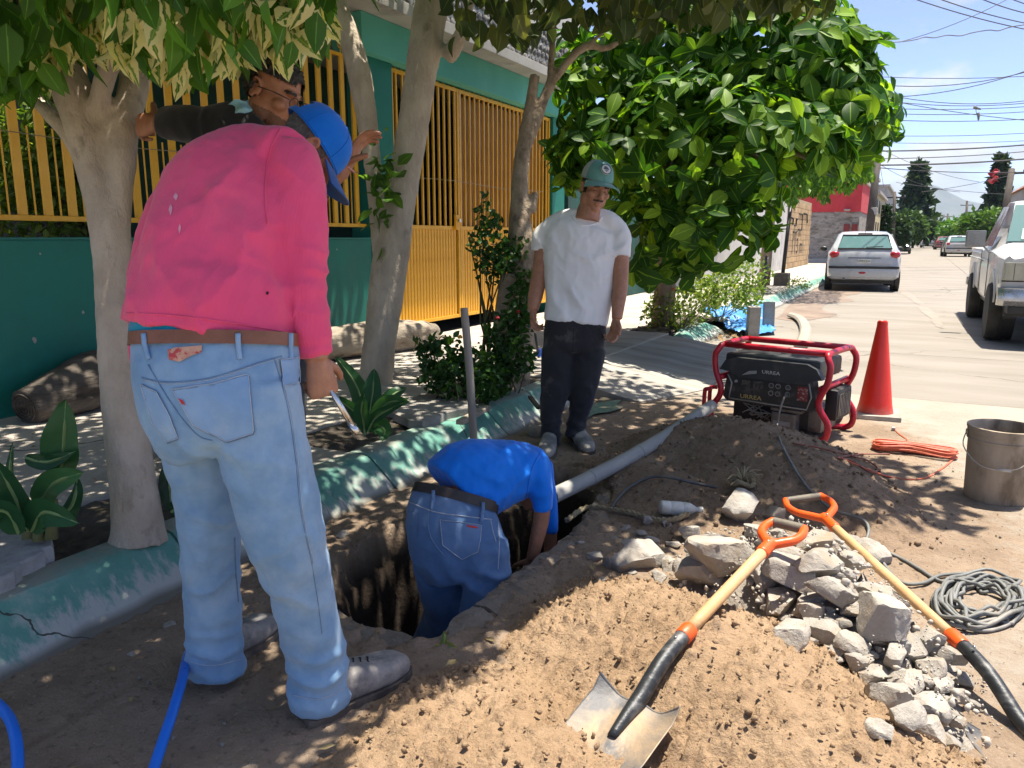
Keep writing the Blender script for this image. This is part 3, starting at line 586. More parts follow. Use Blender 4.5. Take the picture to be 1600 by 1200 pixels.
# ================================================================== TREES AND PLANTS
def leaf_tpl(Lg, Wd, nu=4, nv=6, shape='ovate', curl=.12, fold=.18):
    """flat-ish blade along +y with a folded midrib: verts, faces, lx"""
    v, lx = [], []
    for j in range(nv + 1):
        t = j / nv
        if shape == 'obovate': w = math.sin(math.pi * min(1, t ** 1.35 * .97 + .03)) ** .72
        elif shape == 'drip': w = math.sin(math.pi * t ** .78) ** .9 * (1 - .25 * t)
        else: w = math.sin(math.pi * min(1, t ** .75 * .98 + .02)) ** .85
        w = max(w, .02) * Wd / 2
        for i in range(nu + 1):
            s = 2 * i / nu - 1; v.append((s * w, t * Lg, abs(s) * w * fold * 2 - curl * Lg * t * t + .012 * Lg * math.sin(9 * t + 2 * s) * abs(s))); lx.append(s)
    f = [(j * (nu + 1) + i, j * (nu + 1) + i + 1, (j + 1) * (nu + 1) + i + 1, (j + 1) * (nu + 1) + i) for j in range(nv) for i in range(nu)]
    return np.array(v), np.array(f), np.array(lx)
def attr(me, name, a): q = me.attributes.new(name, 'FLOAT', 'POINT'); q.data.foreach_set('value', np.asarray(a, np.float32))
def frames(d, n):
    d = d / (np.linalg.norm(d, axis=1)[:, None] + 1e-9); n = n - d * (n * d).sum(1)[:, None]; n /= np.linalg.norm(n, axis=1)[:, None] + 1e-9
    return np.stack([np.cross(d, n), d, n], 2)                      # columns x, y, z
def leaf_mass(name, pos, d, n, size, tpl, material, parent, stuff=True, label=None):
    if len(pos) == 0: return None
    v, f, lx = tpl; R = frames(d, n); V = np.einsum('kij,vj->kvi', R, v) * size[:, None, None] + pos[:, None]
    F = f[None] + (np.arange(len(pos)) * len(v))[:, None, None]
    o = meshobj(name, V.reshape(-1, 3), F.reshape(-1, f.shape[1]), material, parent, smooth=True)
    attr(o.data, 'lx', np.tile(lx, len(pos))); attr(o.data, 'tint', np.repeat(RNG.uniform(0, 1, len(pos)), len(v)))
    if stuff: o['kind'] = 'stuff'
    if label: o['label'] = label
    return o
def leaf_objs(pos, d, n, size, tpl, material, parent, name='leaf'):
    """each leaf an object of its own, sharing one mesh"""
    v, f, lx = tpl; R = frames(d, n); off = np.array(root_of(parent).location); first = None
    for k in range(len(pos)):
        if first is None: o = first = meshobj(name, v, f, material, parent, smooth=True, local=True); attr(o.data, 'lx', lx)
        else: o = copy_obj(first, parent)
        M = np.eye(4); M[:3, :3] = R[k] * size[k]; M[:3, 3] = pos[k] - off; o.matrix_local = Matrix(M.tolist())
def pixs(p):
    q = p - np.array([0, 0, CH]); f = q @ np.array(VF); return 800 + CF * (q @ np.array(VR)) / f, 600 - CF * (q @ np.array(VU)) / f, f
def front_first(pos, size, k, cell=11):
    """the k pieces that show largest: in frame and foremost in their part of the picture"""
    u, v, d = pixs(pos); ok = (d > .2) & (u > -30) & (u < 1630) & (v > -30) & (v < 1230); c = {}
    for i in np.argsort(d):
        if ok[i]:
            key = (int(u[i] // cell), int(v[i] // cell))
            if key not in c: c[key] = i
    idx = sorted(c.values(), key=lambda i: -size[i] / d[i])[:k]; m = np.zeros(len(pos), bool); m[idx] = True; return m
def inpoly(u, v, poly): return sdist(np.asarray(u, float), np.asarray(v, float), np.array(poly, float)) > 0
bark = mat('grey_bark', (.58, .495, .39), (.45, .375, .29), (.19, .15, .11), rough=.9, scale=7, scale3=6, lo3=.60, hi3=.72, bump=1., bscale=26, bdist=.02, stretch=(1, 1, .55))
bark2 = mat('brown_bark', (.27, .215, .16), (.19, .15, .11), (.10, .08, .06), rough=.9, scale=8, scale3=7, lo3=.58, hi3=.7, bump=1., bscale=24, bdist=.02, stretch=(1, 1, .6))
twig = mat('twig', (.20, .16, .11), (.12, .10, .07), rough=.9, scale=10)
def limb(mb, pts, n=16, seg=14, k=1.):
    """pts (u, v, depth, half width in pixels)"""
    s = spline(pts, n); mb.tube([P(a, b, d) for a, b, d, w in s], [w * d / CF * k * math.cos(math.atan(abs(a - 800) / CF)) for a, b, d, w in s], seg)
def trunk_mesh(limbs, voxel, name, material, parent, amp=.006):
    mb = MB()
    for q in limbs: limb(mb, q)
    v, n, f = remesh(mb, voxel, 3); v = v + n * (amp * fbm(v * (9, 9, 4), 4) + amp * .6 * fbm(v * (34, 34, 16), 3))[:, None]
    return meshobj(name, v, f, material, parent, smooth=True)
# ---------------- variegated ficus at the left
t1 = thing('ficus_tree', 'pale smooth trunk with variegated cream and green leaves, beside the man in pink', 'tree', G(215, 826, SWZ))
D1 = 2.9
trunk_mesh([[(216, 850, D1, 52), (215, 820, D1, 42), (207, 740, D1, 38), (193, 640, D1, 36), (182, 500, D1, 33), (175, 380, D1, 33), (164, 320, D1, 33), (148, 260, D1, 31), (128, 190, D1, 32), (112, 140, D1, 36), (95, 90, D1, 31), (70, 20, D1, 26), (50, -60, D1, 20)],
            [(180, 400, D1, 24), (184, 330, D1, 22), (192, 250, D1, 23), (197, 200, D1, 22), (206, 150, D1 + .05, 25), (218, 90, D1 + .1, 25), (250, 20, D1 + .2, 22), (280, -60, D1 + .3, 18)],
            [(172, 320, D1, 16), (171, 250, D1, 19), (172, 200, D1, 16), (176, 160, D1 + .02, 12)],
            [(150, 300, D1, 20), (118, 225, D1 + .05, 16), (80, 180, D1 + .1, 14), (30, 135, D1 + .2, 11), (-40, 100, D1 + .3, 9)],
            [(150, 180, D1, 18), (165, 120, D1 - .1, 18), (190, 60, D1 - .2, 18), (220, 0, D1 - .3, 14), (240, -60, D1 - .4, 10)]], .012, 'trunk', bark, t1)
for u, v, w, d in ((206, 62, 17, 2.62), (388, 45, 12, 2.6)):
    MB().tube([P(u - 2, v - 18, d + .05), P(u, v + 8, d)], [w * d / CF * .8, w * d / CF], 10).build('pruned_stub', mat('cut_wood', (.33, .17, .09), (.24, .12, .06), rough=.85, scale=12), t1, smooth=50)
OUT1 = [(-60, -200), (-60, 150), (0, 150), (30, 165), (62, 140), (85, 112), (120, 90), (170, 92), (195, 110), (230, 95), (262, 118), (280, 135), (300, 112), (345, 118), (362, 122), (380, 92), (415, 84), (432, 118), (452, 98), (464, 85), (485, 75), (508, 60), (515, 20), (520, -10), (530, -200)]
def ficus():
    n = 38000; r = RNG
    p = np.stack([r.uniform(-4.1, -.75, n), r.uniform(.3, 3.9, n), r.uniform(1.75, 3.3, n)], 1)
    c = (p - (-2.5, 2.1, 2.45)) / (1.75, 1.75, .95); c2 = (c ** 2).sum(1); ok = (c2 < 1) & (fbm(p * 2.3, 3) > -.34)
    p = p[ok]; u, v, d = pixs(p); hid = (d < .3) | (u < -60) | (u > 1640) | (v < -45)
    ok = hid | (inpoly(u, v + 22, OUT1) & (d > 1.5)); p = p[ok]
    u, v, d = pixs(p); vis = (d > 1.4) & (d < 2.75) & (u > -40) & (u < 560) & (v > -20)
    return p, vis
fp, fvis = ficus()
_x = []                                                              # unseen leaf clusters added towards the sun, shading pink jumper and trench edge
for _u, _v, _d in ((290, 300, 2.0), (350, 260, 2.05), (400, 320, 1.98), (330, 400, 1.9), (260, 400, 1.95), (400, 450, 1.9), (280, 480, 1.9), (450, 280, 2.0)):
    _b = P(_u, _v, _d); _c = np.array(_b + SUNV * ((2.42 - _b.z) / SUNV.z)); _w = RNG.normal(size=(650, 3)); _w /= np.linalg.norm(_w, axis=1)[:, None]; _x.append(_c + _w * (.26, .26, .14) * RNG.uniform(.1, 1, (650, 1)) ** .5)
for _gx, _gy in ((-1.25, 2.2), (-1.15, 2.6), (-1.08, 3.0), (-1.2, 3.4), (-1.4, 1.9), (-1.0, 3.25), (-1.5, 3.6), (-1.35, 2.9), (-1.08, 2.4), (-1.6, 2.5), (-1.75, 3.1), (-1.25, 1.75)):
    _c = np.array(Vector((_gx, _gy, 0)) + SUNV * (2.8 / SUNV.z)); _w = RNG.normal(size=(420, 3)); _w /= np.linalg.norm(_w, axis=1)[:, None]; _x.append(_c + _w * (.26, .26, .16) * RNG.uniform(.1, 1, (420, 1)) ** .5)
_x = np.concatenate(_x); _u, _v, _d = pixs(_x); _x = _x[_v < -45]; fp = np.concatenate([fp, _x]); fvis = np.concatenate([fvis, np.zeros(len(_x), bool)])
def hang(n): return np.stack([RNG.normal(0, .38, n), RNG.normal(0, .38, n), -np.abs(RNG.normal(.9, .3, n))], 1)
tplF = leaf_tpl(.082, .052, 2, 10, 'drip', .2, .16); tplF2 = leaf_tpl(.082, .052, 2, 4, 'drip', .2, .2)
fgreen = leafmat('ficus_leaf_green', (.065, .17, .028), (.12, .28, .04), .5, .32)
fcream = leafmat('ficus_leaf_variegated', (.09, .20, .04), (.20, .32, .07), .30, .38, edge=(.80, .76, .42))
# extra leaves in the fringe that the photograph shows in front
m = 1500; fr = []
while len(fr) < m:
    u, v = RNG.uniform(-30, 520), RNG.uniform(-20, 150)
    if inpoly(u, v + 34, OUT1): fr.append(tuple(P(u, v, RNG.uniform(2.15, 2.75))))
fr = np.array(fr); u, v, d = pixs(fr)
var = (fbm(np.stack([u / 90, v / 70, d * 2], 1), 3) + .8 * ((u > 60) & (u < 470)) - .38 * ((v > 95) | ((u > 20) & (u < 120))) > .12)
big = front_first(fr, np.ones(len(fr)) / d, 295, 14)
for sel, mt in ((var, fcream), (~var, fgreen)):
    q = fr[sel & big]; leaf_objs(q, hang(len(q)), RNG.normal(size=(len(q), 3)) * (1, 1, .4) - np.array(VF) * .9, RNG.uniform(.8, 1.2, len(q)), tplF, mt, t1)
cr = []
for sel, mt in ((var & ~big, fcream), (~var & ~big, fgreen)): cr.append((fr[sel], mt))
vi = fvis & (fbm(fp * 3, 2) > .1); cr[0] = (np.concatenate([cr[0][0], fp[vi]]), fcream); cr[1] = (np.concatenate([cr[1][0], fp[~vi]]), fgreen)
for q, mt in cr: leaf_mass('crown', q, hang(len(q)), RNG.normal(size=(len(q), 3)) * (1, 1, .5), RNG.uniform(.85, 1.5, len(q)), tplF2, mt, t1)
mb = MB()
for k in range(60):
    a = fr[RNG.integers(len(fr))]; b = a + (RNG.normal(0, .1), RNG.normal(0, .1), RNG.uniform(.15, .5)); mb.tube([a, (a + b) / 2 + RNG.normal(0, .02, 3), b], [.002, .003, .005], 5)
mb.build('twigs', twig, t1)
# ---------------- forked tree in the middle
t2 = thing('forked_tree', 'forked grey brown tree with two thick stems in front of the gate', 'tree', G(597, 600, SWZ))
D2 = dep(G(597, 598, SWZ))
trunk_mesh([[(585, 615, D2, 36), (588, 590, D2, 26), (596, 510, D2, 27), (607, 430, D2, 29), (614, 380, D2, 28), (628, 300, D2, 24), (643, 210, D2, 25), (652, 150, D2, 25), (662, 90, D2, 26), (674, 10, D2, 27), (690, -60, D2, 26), (720, -160, D2, 30), (760, -300, D2, 22)],
            [(606, 410, D2, 22), (592, 350, D2, 15), (586, 290, D2, 14), (578, 220, D2, 15), (566, 140, D2, 19), (550, 70, D2, 18), (526, 5, D2, 15), (505, -50, D2, 15), (470, -160, D2 + .2, 15), (440, -280, D2 + .3, 10)],
            [(700, 85, D2, 16), (712, 70, D2 - .1, 12), (730, 20, D2 - .3, 8), (745, -60, D2 - .5, 6)]], .02, 'trunk', bark, t2, .01)
def canopy(n, cen, rad, keepout, thr=-.12, sc=1.1):
    p = RNG.uniform(-1, 1, (n, 3)); p = p[(p ** 2).sum(1) < 1] * rad + cen; p = p[fbm(p * sc, 3) > thr]
    u, v, d = pixs(p); infr = (d > .2) & (u > -60) & (u < 1660) & (v > -40); return p[~infr | keepout(u, v, d)]
none = lambda u, v, d: np.zeros(len(u), bool)
tplM = leaf_tpl(.13, .075, 2, 3, 'ovate', .2, .15)
mgreen = leafmat('broad_leaf', (.065, .15, .03), (.12, .25, .04), .55, .4)
p = canopy(18000, (-3.0, 5.1, 3.85), (2.7, 2.5, .85), none, -.22); q = canopy(9000, (-.35, 4.95, 3.55), (1.3, .9, .6), none, -.12)
p = np.concatenate([p, q])
leaf_mass('crown', p, hang(len(p)) + RNG.normal(0, .5, (len(p), 3)), RNG.normal(size=(len(p), 3)) + (0, 0, .8), RNG.uniform(.8, 1.3, len(p)), tplM, mgreen, t2)
mb = MB()
for tgt in [(-4.4, 4.6, 3.9), (-3.2, 3.6, 4.0), (-1.9, 4.4, 3.9), (-2.2, 6.2, 4.1), (-.3, 4.95, 3.6), (-4.2, 6.6, 4.2)]:
    a = P(700, -80, D2); b = Vector(tgt); mb.tube([a, a.lerp(b, .5) + Vector((0, 0, .25)), b], [.07, .04, .015], 8)
mb.build('branches', bark2, t2, smooth=True)
# sprout in the fork
q = np.array([tuple(P(600 + RNG.normal(0, 13), 285 + RNG.normal(0, 34), D2 - .22 + RNG.normal(0, .05))) for k in range(46)])
leaf_mass('sprout_leaves', q, RNG.normal(size=(46, 3)), RNG.normal(size=(46, 3)) + (0, 0, .6), RNG.uniform(.7, 1.2, 46), tplM, mgreen, t2)
# ---------------- gnarled slim tree behind the man in the white shirt
t3 = thing('gnarled_tree', 'gnarled slim tree with bare twisting branches behind the man in white', 'tree', G(800, 598, SWZ))
D3 = dep(G(800, 600, SWZ))
trunk_mesh([[(792, 612, D3, 42), (798, 585, D3, 30), (808, 530, D3, 25), (816, 470, D3, 24), (818, 420, D3, 26), (815, 390, D3, 24), (812, 340, D3, 17), (812, 290, D3, 13), (816, 245, D3, 13), (820, 215, D3, 11), (828, 165, D3, 9), (836, 118, D3, 8)],
            [(800, 600, D3, 20), (790, 540, D3 - .1, 18), (792, 480, D3 - .12, 18), (796, 430, D3 - .1, 15)],
            [(818, 235, D3, 10), (838, 190, D3, 8), (856, 140, D3, 8), (880, 105, D3, 7), (915, 72, D3, 6.5), (945, 76, D3, 5), (974, 62, D3, 3)],
            [(826, 330, D3, 12), (838, 300, D3, 5)], [(860, 130, D3, 6), (862, 90, D3, 5), (866, 40, D3, 4.5), (875, -30, D3, 4), (900, -120, D3, 4)], [(920, 70, D3, 4), (948, 40, D3, 3.4), (957, -20, D3, 3), (965, -100, D3, 3)]], .012, 'trunk', mat('weathered_bark', (.36, .285, .20), (.25, .19, .13), (.10, .075, .05), rough=.9, scale=9, scale3=9, lo3=.57, hi3=.7, bump=1., bscale=22, bdist=.02), t3, .01)
tplD = leaf_tpl(.16, .13, 2, 8, 'ovate', .3, .25)
ddry = leafmat('drooping_leaf', (.055, .085, .030), (.14, .16, .05), .3, .55)
OUT3 = [(700, -80), (705, 70), (740, 90), (790, 60), (840, 75), (880, 62), (930, 40), (990, 55), (1050, 52), (1090, 40), (1160, 30), (1230, 22), (1290, 25), (1320, 5), (1330, -80)]
q = []
while len(q) < 330:
    u, v = RNG.uniform(700, 1325), RNG.uniform(-60, 85)
    if inpoly(u, v + 14, OUT3): q.append(tuple(P(u, v, RNG.uniform(4.6, 6.0))))
q = np.array(q); bigd = front_first(q, np.ones(len(q)), 180, 16); dd = hang(len(q)); nn = RNG.normal(size=(len(q), 3)) * (1, 1, .4) - np.array(VF) * .7; ss = RNG.uniform(.6, 1.05, len(q))
leaf_objs(q[bigd], dd[bigd], nn[bigd], ss[bigd], tplD, ddry, t3)
pc = np.concatenate([q[~bigd], canopy(3500, (-1.8, 6.0, 3.9), (2.2, 1.2, .7), none)])
leaf_mass('crown', pc, hang(len(pc)), RNG.normal(size=(len(pc), 3)), RNG.uniform(.6, 1.05, len(pc)), leaf_tpl(.16, .13, 2, 3, 'ovate', .3, .25), ddry, t3)
# ---------------- large-leaved almond tree
t4 = thing('almond_tree', 'dense dark tree with big glossy leaves hanging over the pavement', 'tree', (-2.85, 9.6, SWZ))
mb = MB(); mb.tube([(-2.85, 9.6, .1), (-2.8, 9.5, .8), (-2.75, 9.3, 1.6), (-2.6, 9.1, 2.4), (-2.3, 8.9, 3.2)], [.16, .13, .12, .11, .07], 12)
BLOBS = [(930, 150, 8.6, .75), (1010, 110, 8.4, .9), (1130, 100, 8.2, 1.0), (1230, 130, 7.9, .85), (1300, 165, 7.7, .68), (1330, 215, 7.6, .48), (1350, 120, 7.8, .45), (1280, 70, 8.0, .5), (980, 250, 8.0, .75), (1090, 240, 7.6, .85), (1190, 250, 7.4, .75), (1265, 250, 7.3, .42), (1020, 360, 7.7, .58), (1110, 350, 7.4, .55), (1170, 360, 7.2, .40), (915, 235, 8.3, .42), (1060, 20, 8.6, .9), (1200, 30, 8.3, .75), (895, 290, 8.7, .45), (1000, 180, 8.9, .9), (1150, 190, 8.6, .9)]
OUT4 = [(845, 300), (868, 262), (846, 232), (876, 200), (858, 110), (845, 60), (842, -60), (1330, -60), (1328, 10), (1352, 32), (1398, 62), (1378, 100), (1412, 170), (1414, 215), (1380, 232), (1366, 262), (1330, 262), (1292, 290), (1276, 255), (1238, 262), (1216, 330), (1232, 372), (1180, 412), (1150, 405), (1118, 432), (1092, 428), (1068, 462), (1040, 440), (1000, 470), (978, 440), (978, 390), (930, 300)]
def almond():
    cen, rad = np.array([tuple(P(u, v, d)) for u, v, d, r in BLOBS]), np.array([b[3] for b in BLOBS])
    pos, d, n, s = [], [], [], []; off = 0
    for c, r in zip(cen, rad):
        for k in range(int(95 * r * r) + 26):
            w = RNG.normal(size=3); w /= np.linalg.norm(w); w = w * RNG.uniform(.55, 1.0) ** .5; tip = c + w * r; o = w / np.linalg.norm(w) + (0, 0, .35) - .25 * np.array(VF); o /= np.linalg.norm(o)
            a = np.cross(o, (0, 0, 1.)); a /= np.linalg.norm(a) + 1e-9; b = np.cross(o, a); m = RNG.integers(4, 8); ph = RNG.uniform(0, 6.28)
            for j in range(m):
                q = ph + 6.283 * j / m + RNG.normal(0, .5); rad_ = a * math.cos(q) + b * math.sin(q); dd = rad_ + o * RNG.uniform(-.1, .8) + np.array((0, 0, -.4)) + RNG.normal(0, .18, 3); nn = o * 1. - rad_ * .35 + np.array((0, 0, .15)) + RNG.normal(0, .25, 3)
                pos.append(tip); d.append(dd); n.append(nn); s.append(RNG.uniform(.42, 1.15))
    pos, d, n, s = map(np.array, (pos, d, n, s)); e = pos + d / np.linalg.norm(d, axis=1)[:, None] * .22 * s[:, None]; u, v, _ = pixs(e); u2, v2, _ = pixs(pos)
    u = u + RNG.normal(0, 9, len(u)); v = v + RNG.normal(0, 9, len(v)); ok = inpoly(u, v, OUT4) & inpoly(u2, v2, OUT4) | (v < -20); return pos[ok], d[ok], n[ok], s[ok]
ap, ad_, an, as_ = almond()
aleaf = leafmat('almond_leaf', (.040, .125, .015), (.24, .41, .035), .48, .5)
tplA = leaf_tpl(.29, .16, 2, 12, 'obovate', .16, .16)
big = front_first(ap, as_, 300, 17)
for _k, _c in enumerate((.08, .2, .34)):
    _m = big.copy(); _m[np.arange(len(big)) % 3 != _k] = False; leaf_objs(ap[_m], ad_[_m], an[_m], as_[_m], leaf_tpl(.255, (.14, .12, .15)[_k], 2, 12, 'obovate', _c, (.16, .3, .1)[_k]), aleaf, t4)
leaf_mass('crown', ap[~big], ad_[~big], an[~big], as_[~big], leaf_tpl(.245, .13, 2, 5, 'obovate', .16, .16), aleaf, t4)
for u, v, d, r in BLOBS: mb.tube([(-2.6, 9.1, 2.3), Vector((-2.6, 9.1, 2.4)).lerp(P(u, v, d), .55) + Vector((0, 0, .2)), P(u, v, d)], [.06, .04, .015], 7)
mb.build('trunk', bark2, t4, smooth=True)
# ---------------- smaller planting
def stems(mb, base, tops, r=.006, bow=.05):
    for t in tops: b = Vector(base) + Vector((random.gauss(0, .05), random.gauss(0, .05), -.02)); t = Vector(t); mb.tube([b, b.lerp(t, .5) + Vector((random.gauss(0, bow), random.gauss(0, bow), 0)), t], [r, r * .8, r * .4], 5)
def shrub(name, label, blobs, base, leaf, n, material, poly=None, stem_r=.006, flowers=(), up=.3, nobj=0, twigs=14):
    t = thing(name, label, 'shrub', base); ps = []
    for u, v, d, r in blobs:
        c = np.array(P(u, v, d)); k = int(n * r * r / sum(b[3] ** 2 for b in blobs)); w = RNG.normal(size=(k, 3)); w /= np.linalg.norm(w, axis=1)[:, None]; ps.append(c + w * r * RNG.uniform(.25, 1, (k, 1)) ** .5)
    p = np.concatenate(ps); p = p[p[:, 2] > SWZ + .02]
    if poly: u, v, _ = pixs(p); p = p[inpoly(u, v, poly)]
    leaf_mass('foliage', p, RNG.normal(size=(len(p), 3)) + (0, 0, .1), RNG.normal(size=(len(p), 3)) * .8 + (0, 0, up) - np.array(VF) * .4, RNG.uniform(.6, 1.25, len(p)), leaf, material, t)
    mb = MB(); stems(mb, base, [p[i] for i in RNG.integers(0, len(p), twigs)], stem_r); mb.build('stems', mat('green_stem', (.10, .12, .05), (.14, .11, .06), rough=.8), t)
    for u, v, d, r, c in flowers:
        mb = MB()
        for k in range(16):
            a = k * 2.4; rr = r * (.25 + .75 * k / 16); mb.sphere(Vector((rr * .6 * math.cos(a), rr * .6 * math.sin(a), r * (.5 - .6 * k / 16))) + P(u, v, d), (rr * .5, rr * .5, r * .45), 6)
        mb.build('flower', mat('petal_' + c, {'yellow': (.75, .38, .01), 'red': (.45, .008, .02), 'orange': (.5, .12, .03), 'white': (.6, .6, .5)}[c], rough=.55, scale=40), t, smooth=True)
    return t
small = leaf_tpl(.055, .036, 2, 3, 'ovate', .15, .15); rgreen = leafmat('rose_leaf', (.030, .085, .022), (.065, .15, .03), .3, .4)
shrub('rose_bush', 'low rose bush with a yellow bloom beside the kerb', [(690, 560, 5.3, .17), (715, 600, 5.2, .16), (740, 570, 5.3, .14), (680, 590, 5.2, .12), (755, 600, 5.2, .14), (660, 545, 5.3, .07)], G(715, 640, SWZ), small, 1100, rgreen, flowers=[(719, 527, 5.25, .022, 'yellow')])
shrub('rose_bush', 'tall leggy rose bush standing against the yellow gate', [(765, 385, 5.9, .17), (790, 405, 5.9, .17), (750, 370, 5.9, .1), (770, 420, 5.9, .14), (808, 390, 5.9, .1), (758, 330, 5.95, .07), (770, 350, 5.9, .09), (760, 315, 5.95, .05)], G(765, 600, SWZ), small, 620, rgreen, twigs=9, stem_r=.011)
shrub('rose_bush', 'bushy rose with small red blooms at the foot of the gnarled tree', [(790, 520, 5.6, .15), (800, 560, 5.5, .16), (775, 575, 5.5, .15), (815, 500, 5.6, .12), (770, 610, 5.4, .12), (820, 440, 5.8, .10), (812, 470, 5.7, .1)], G(790, 615, SWZ), small, 1200, rgreen, flowers=[(777, 497, 5.4, .022, 'red'), (810, 487, 5.5, .018, 'red'), (748, 536, 5.4, .012, 'red')])
SHR = [(985, 505), (1000, 470), (1010, 440), (1060, 450), (1120, 425), (1195, 395), (1215, 420), (1195, 450), (1185, 490), (1130, 480), (1100, 500), (1060, 512), (1030, 520)]
lime = leafmat('privet_leaf', (.10, .18, .035), (.30, .38, .08), .4, .4)
shrub('flowering_shrub', 'loose pale green shrub under the almond tree beside the ramp', [(1060, 480, 9.8, .42), (1090, 460, 9.9, .4), (1035, 495, 9.7, .3), (1110, 440, 10, .35)], G(1062, 515, SWZ), small, 1900, lime, SHR, flowers=[(1052, 452, 9.5, .03, 'orange'), (1030, 480, 9.5, .02, 'white')])
shrub('flowering_shrub', 'loose yellow green shrub above the blue tarpaulin', [(1140, 450, 10.6, .45), (1165, 435, 10.8, .4), (1180, 470, 11, .3), (1130, 475, 10.5, .3)], G(1125, 500, SWZ), small, 1700, lime, SHR)
shrub('weed_tuft', 'grassy weeds at the foot of the black post', [(1188, 458, 15.5, .2), (1245, 447, 17, .25), (1262, 452, 17, .15)], G(1215, 460, SWZ), small, 300, lime)
patio = leafmat('patio_leaf', (.09, .17, .035), (.28, .36, .09), .4, .4)
shrub('patio_bush', 'sunlit leafy bush in the patio behind the grille at far left', [(20, 250, 6.0, .5), (90, 270, 6.1, .5), (60, 320, 6.0, .4), (10, 190, 6.0, .45), (120, 210, 6.2, .35), (-40, 280, 5.8, .5)], (-6.3, 3.2, .15), leaf_tpl(.09, .05, 2, 3, 'ovate', .15, .15), 2600, patio)
def big_plant(name, label, base, leaves, material):
    """leaves: (base px, mid px, tip px, depth, half width px, lean towards camera)"""
    t = thing(name, label, 'plant', base)
    for (a, b, c, d, w, tilt) in leaves:
        s = spline([a, b, c], 13); off = np.array(VF) * d * 0; nv = 12; V = []; lx = []
        ctr = [P(q[0], q[1], d + tilt * (k / 12) ** 1.3) for k, q in enumerate(s)]
        for k, p in enumerate(ctr):
            tg = (ctr[min(k + 1, 12)] - ctr[max(k - 1, 0)]).normalized(); side = tg.cross(VF).normalized(); nr = side.cross(tg); tt = k / 12
            ww = w * d / CF * max(.03, math.sin(math.pi * min(1, tt ** .85)) ** .75 * (1.05 - .25 * tt)) if tt < .995 else .0005
            for i in range(-3, 4): x = i / 3; V.append(p + side * (x * ww) - nr * (abs(x) * ww * .35 * (1 if tilt <= 0 else -1)) + nr * .004 * math.sin(14 * tt + i)); lx.append(x)
        F = [(j * 7 + i, j * 7 + i + 1, (j + 1) * 7 + i + 1, (j + 1) * 7 + i) for j in range(12) for i in range(6)]
        o = meshobj('leaf', V, F, material, t, smooth=True); attr(o.data, 'lx', lx); attr(o.data, 'tint', np.full(len(V), RNG.uniform(0, .5)))
        MB().tube(ctr, [.006] * 9 + [.004, .003, .002, .001], 5).build('midrib', mat('leaf_midrib', (.20, .30, .10), (.16, .25, .08), rough=.5), o)
    return t
canna = leafmat('canna_leaf', (.030, .105, .040), (.060, .165, .060), .25, .35)
b1 = G(75, 832, SWZ)
big_plant('canna_plant', 'broad-leaved canna growing left of the pale ficus trunk', b1,
    [((95, 745), (100, 690), (103, 624), 2.75, 33, -.06), ((60, 790), (85, 755), (131, 738), 2.66, 24, -.1), ((40, 715), (75, 722), (118, 705), 2.72, 13, -.05), ((45, 830), (25, 780), (-10, 715), 2.6, 30, -.1),
     ((50, 830), (70, 800), (124, 818), 2.58, 26, -.1), ((70, 820), (20, 750), (20, 692), 2.75, 8, -.02), ((80, 825), (112, 790), (122, 745), 2.7, 14, .05), ((30, 835), (10, 800), (-30, 800), 2.55, 24, -.1)], canna)
for (a, b) in (((60, 845), (62, 790)), ((80, 842), (85, 780)), ((45, 842), (40, 800))): MB().tube([P(*a, 2.68), P(*b, 2.68)], [.022, .012], 8).build('stalk', mat('canna_stalk', (.18, .2, .08), (.12, .12, .05), rough=.6), [o for o in C.objects if o.name == 'canna_plant'][0], smooth=True)
big_plant('canna_plant', 'broad-leaved canna in the pavement bed between the two big trees', G(575, 700, SWZ),
    [((570, 680), (560, 610), (524, 556), 4.35, 16, .05), ((575, 660), (582, 615), (585, 576), 4.3, 17, 0), ((580, 665), (605, 630), (640, 628), 4.2, 14, -.1), ((572, 660), (550, 640), (520, 618), 4.3, 13, -.05),
     ((575, 675), (590, 650), (637, 626), 4.1, 10, -.15), ((578, 660), (600, 670), (597, 690), 4.1, 15, -.12), ((570, 670), (565, 640), (570, 615), 4.15, 13, -.1), ((582, 660), (610, 620), (635, 606), 4.4, 13, .1)], canna)
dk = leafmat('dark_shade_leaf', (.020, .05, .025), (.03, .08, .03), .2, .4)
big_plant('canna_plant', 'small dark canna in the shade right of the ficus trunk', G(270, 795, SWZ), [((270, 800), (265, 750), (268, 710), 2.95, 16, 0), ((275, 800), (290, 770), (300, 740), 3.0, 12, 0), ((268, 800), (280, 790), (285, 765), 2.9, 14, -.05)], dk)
big_plant('seedling', 'small yellow green seedling at the near edge of the trench', G(690, 1008, 0), [((690, 1015), (694, 1000), (694, 985), 2.42, 5, 0), ((690, 1015), (684, 1010), (688, 1008), 2.42, 5, -.01), ((692, 1016), (704, 1010), (718, 1018), 2.42, 6, -.02), ((690, 1015), (700, 1006), (712, 1010), 2.43, 4, 0)], leafmat('seedling_leaf', (.22, .26, .03), (.35, .33, .05), .3, .4))
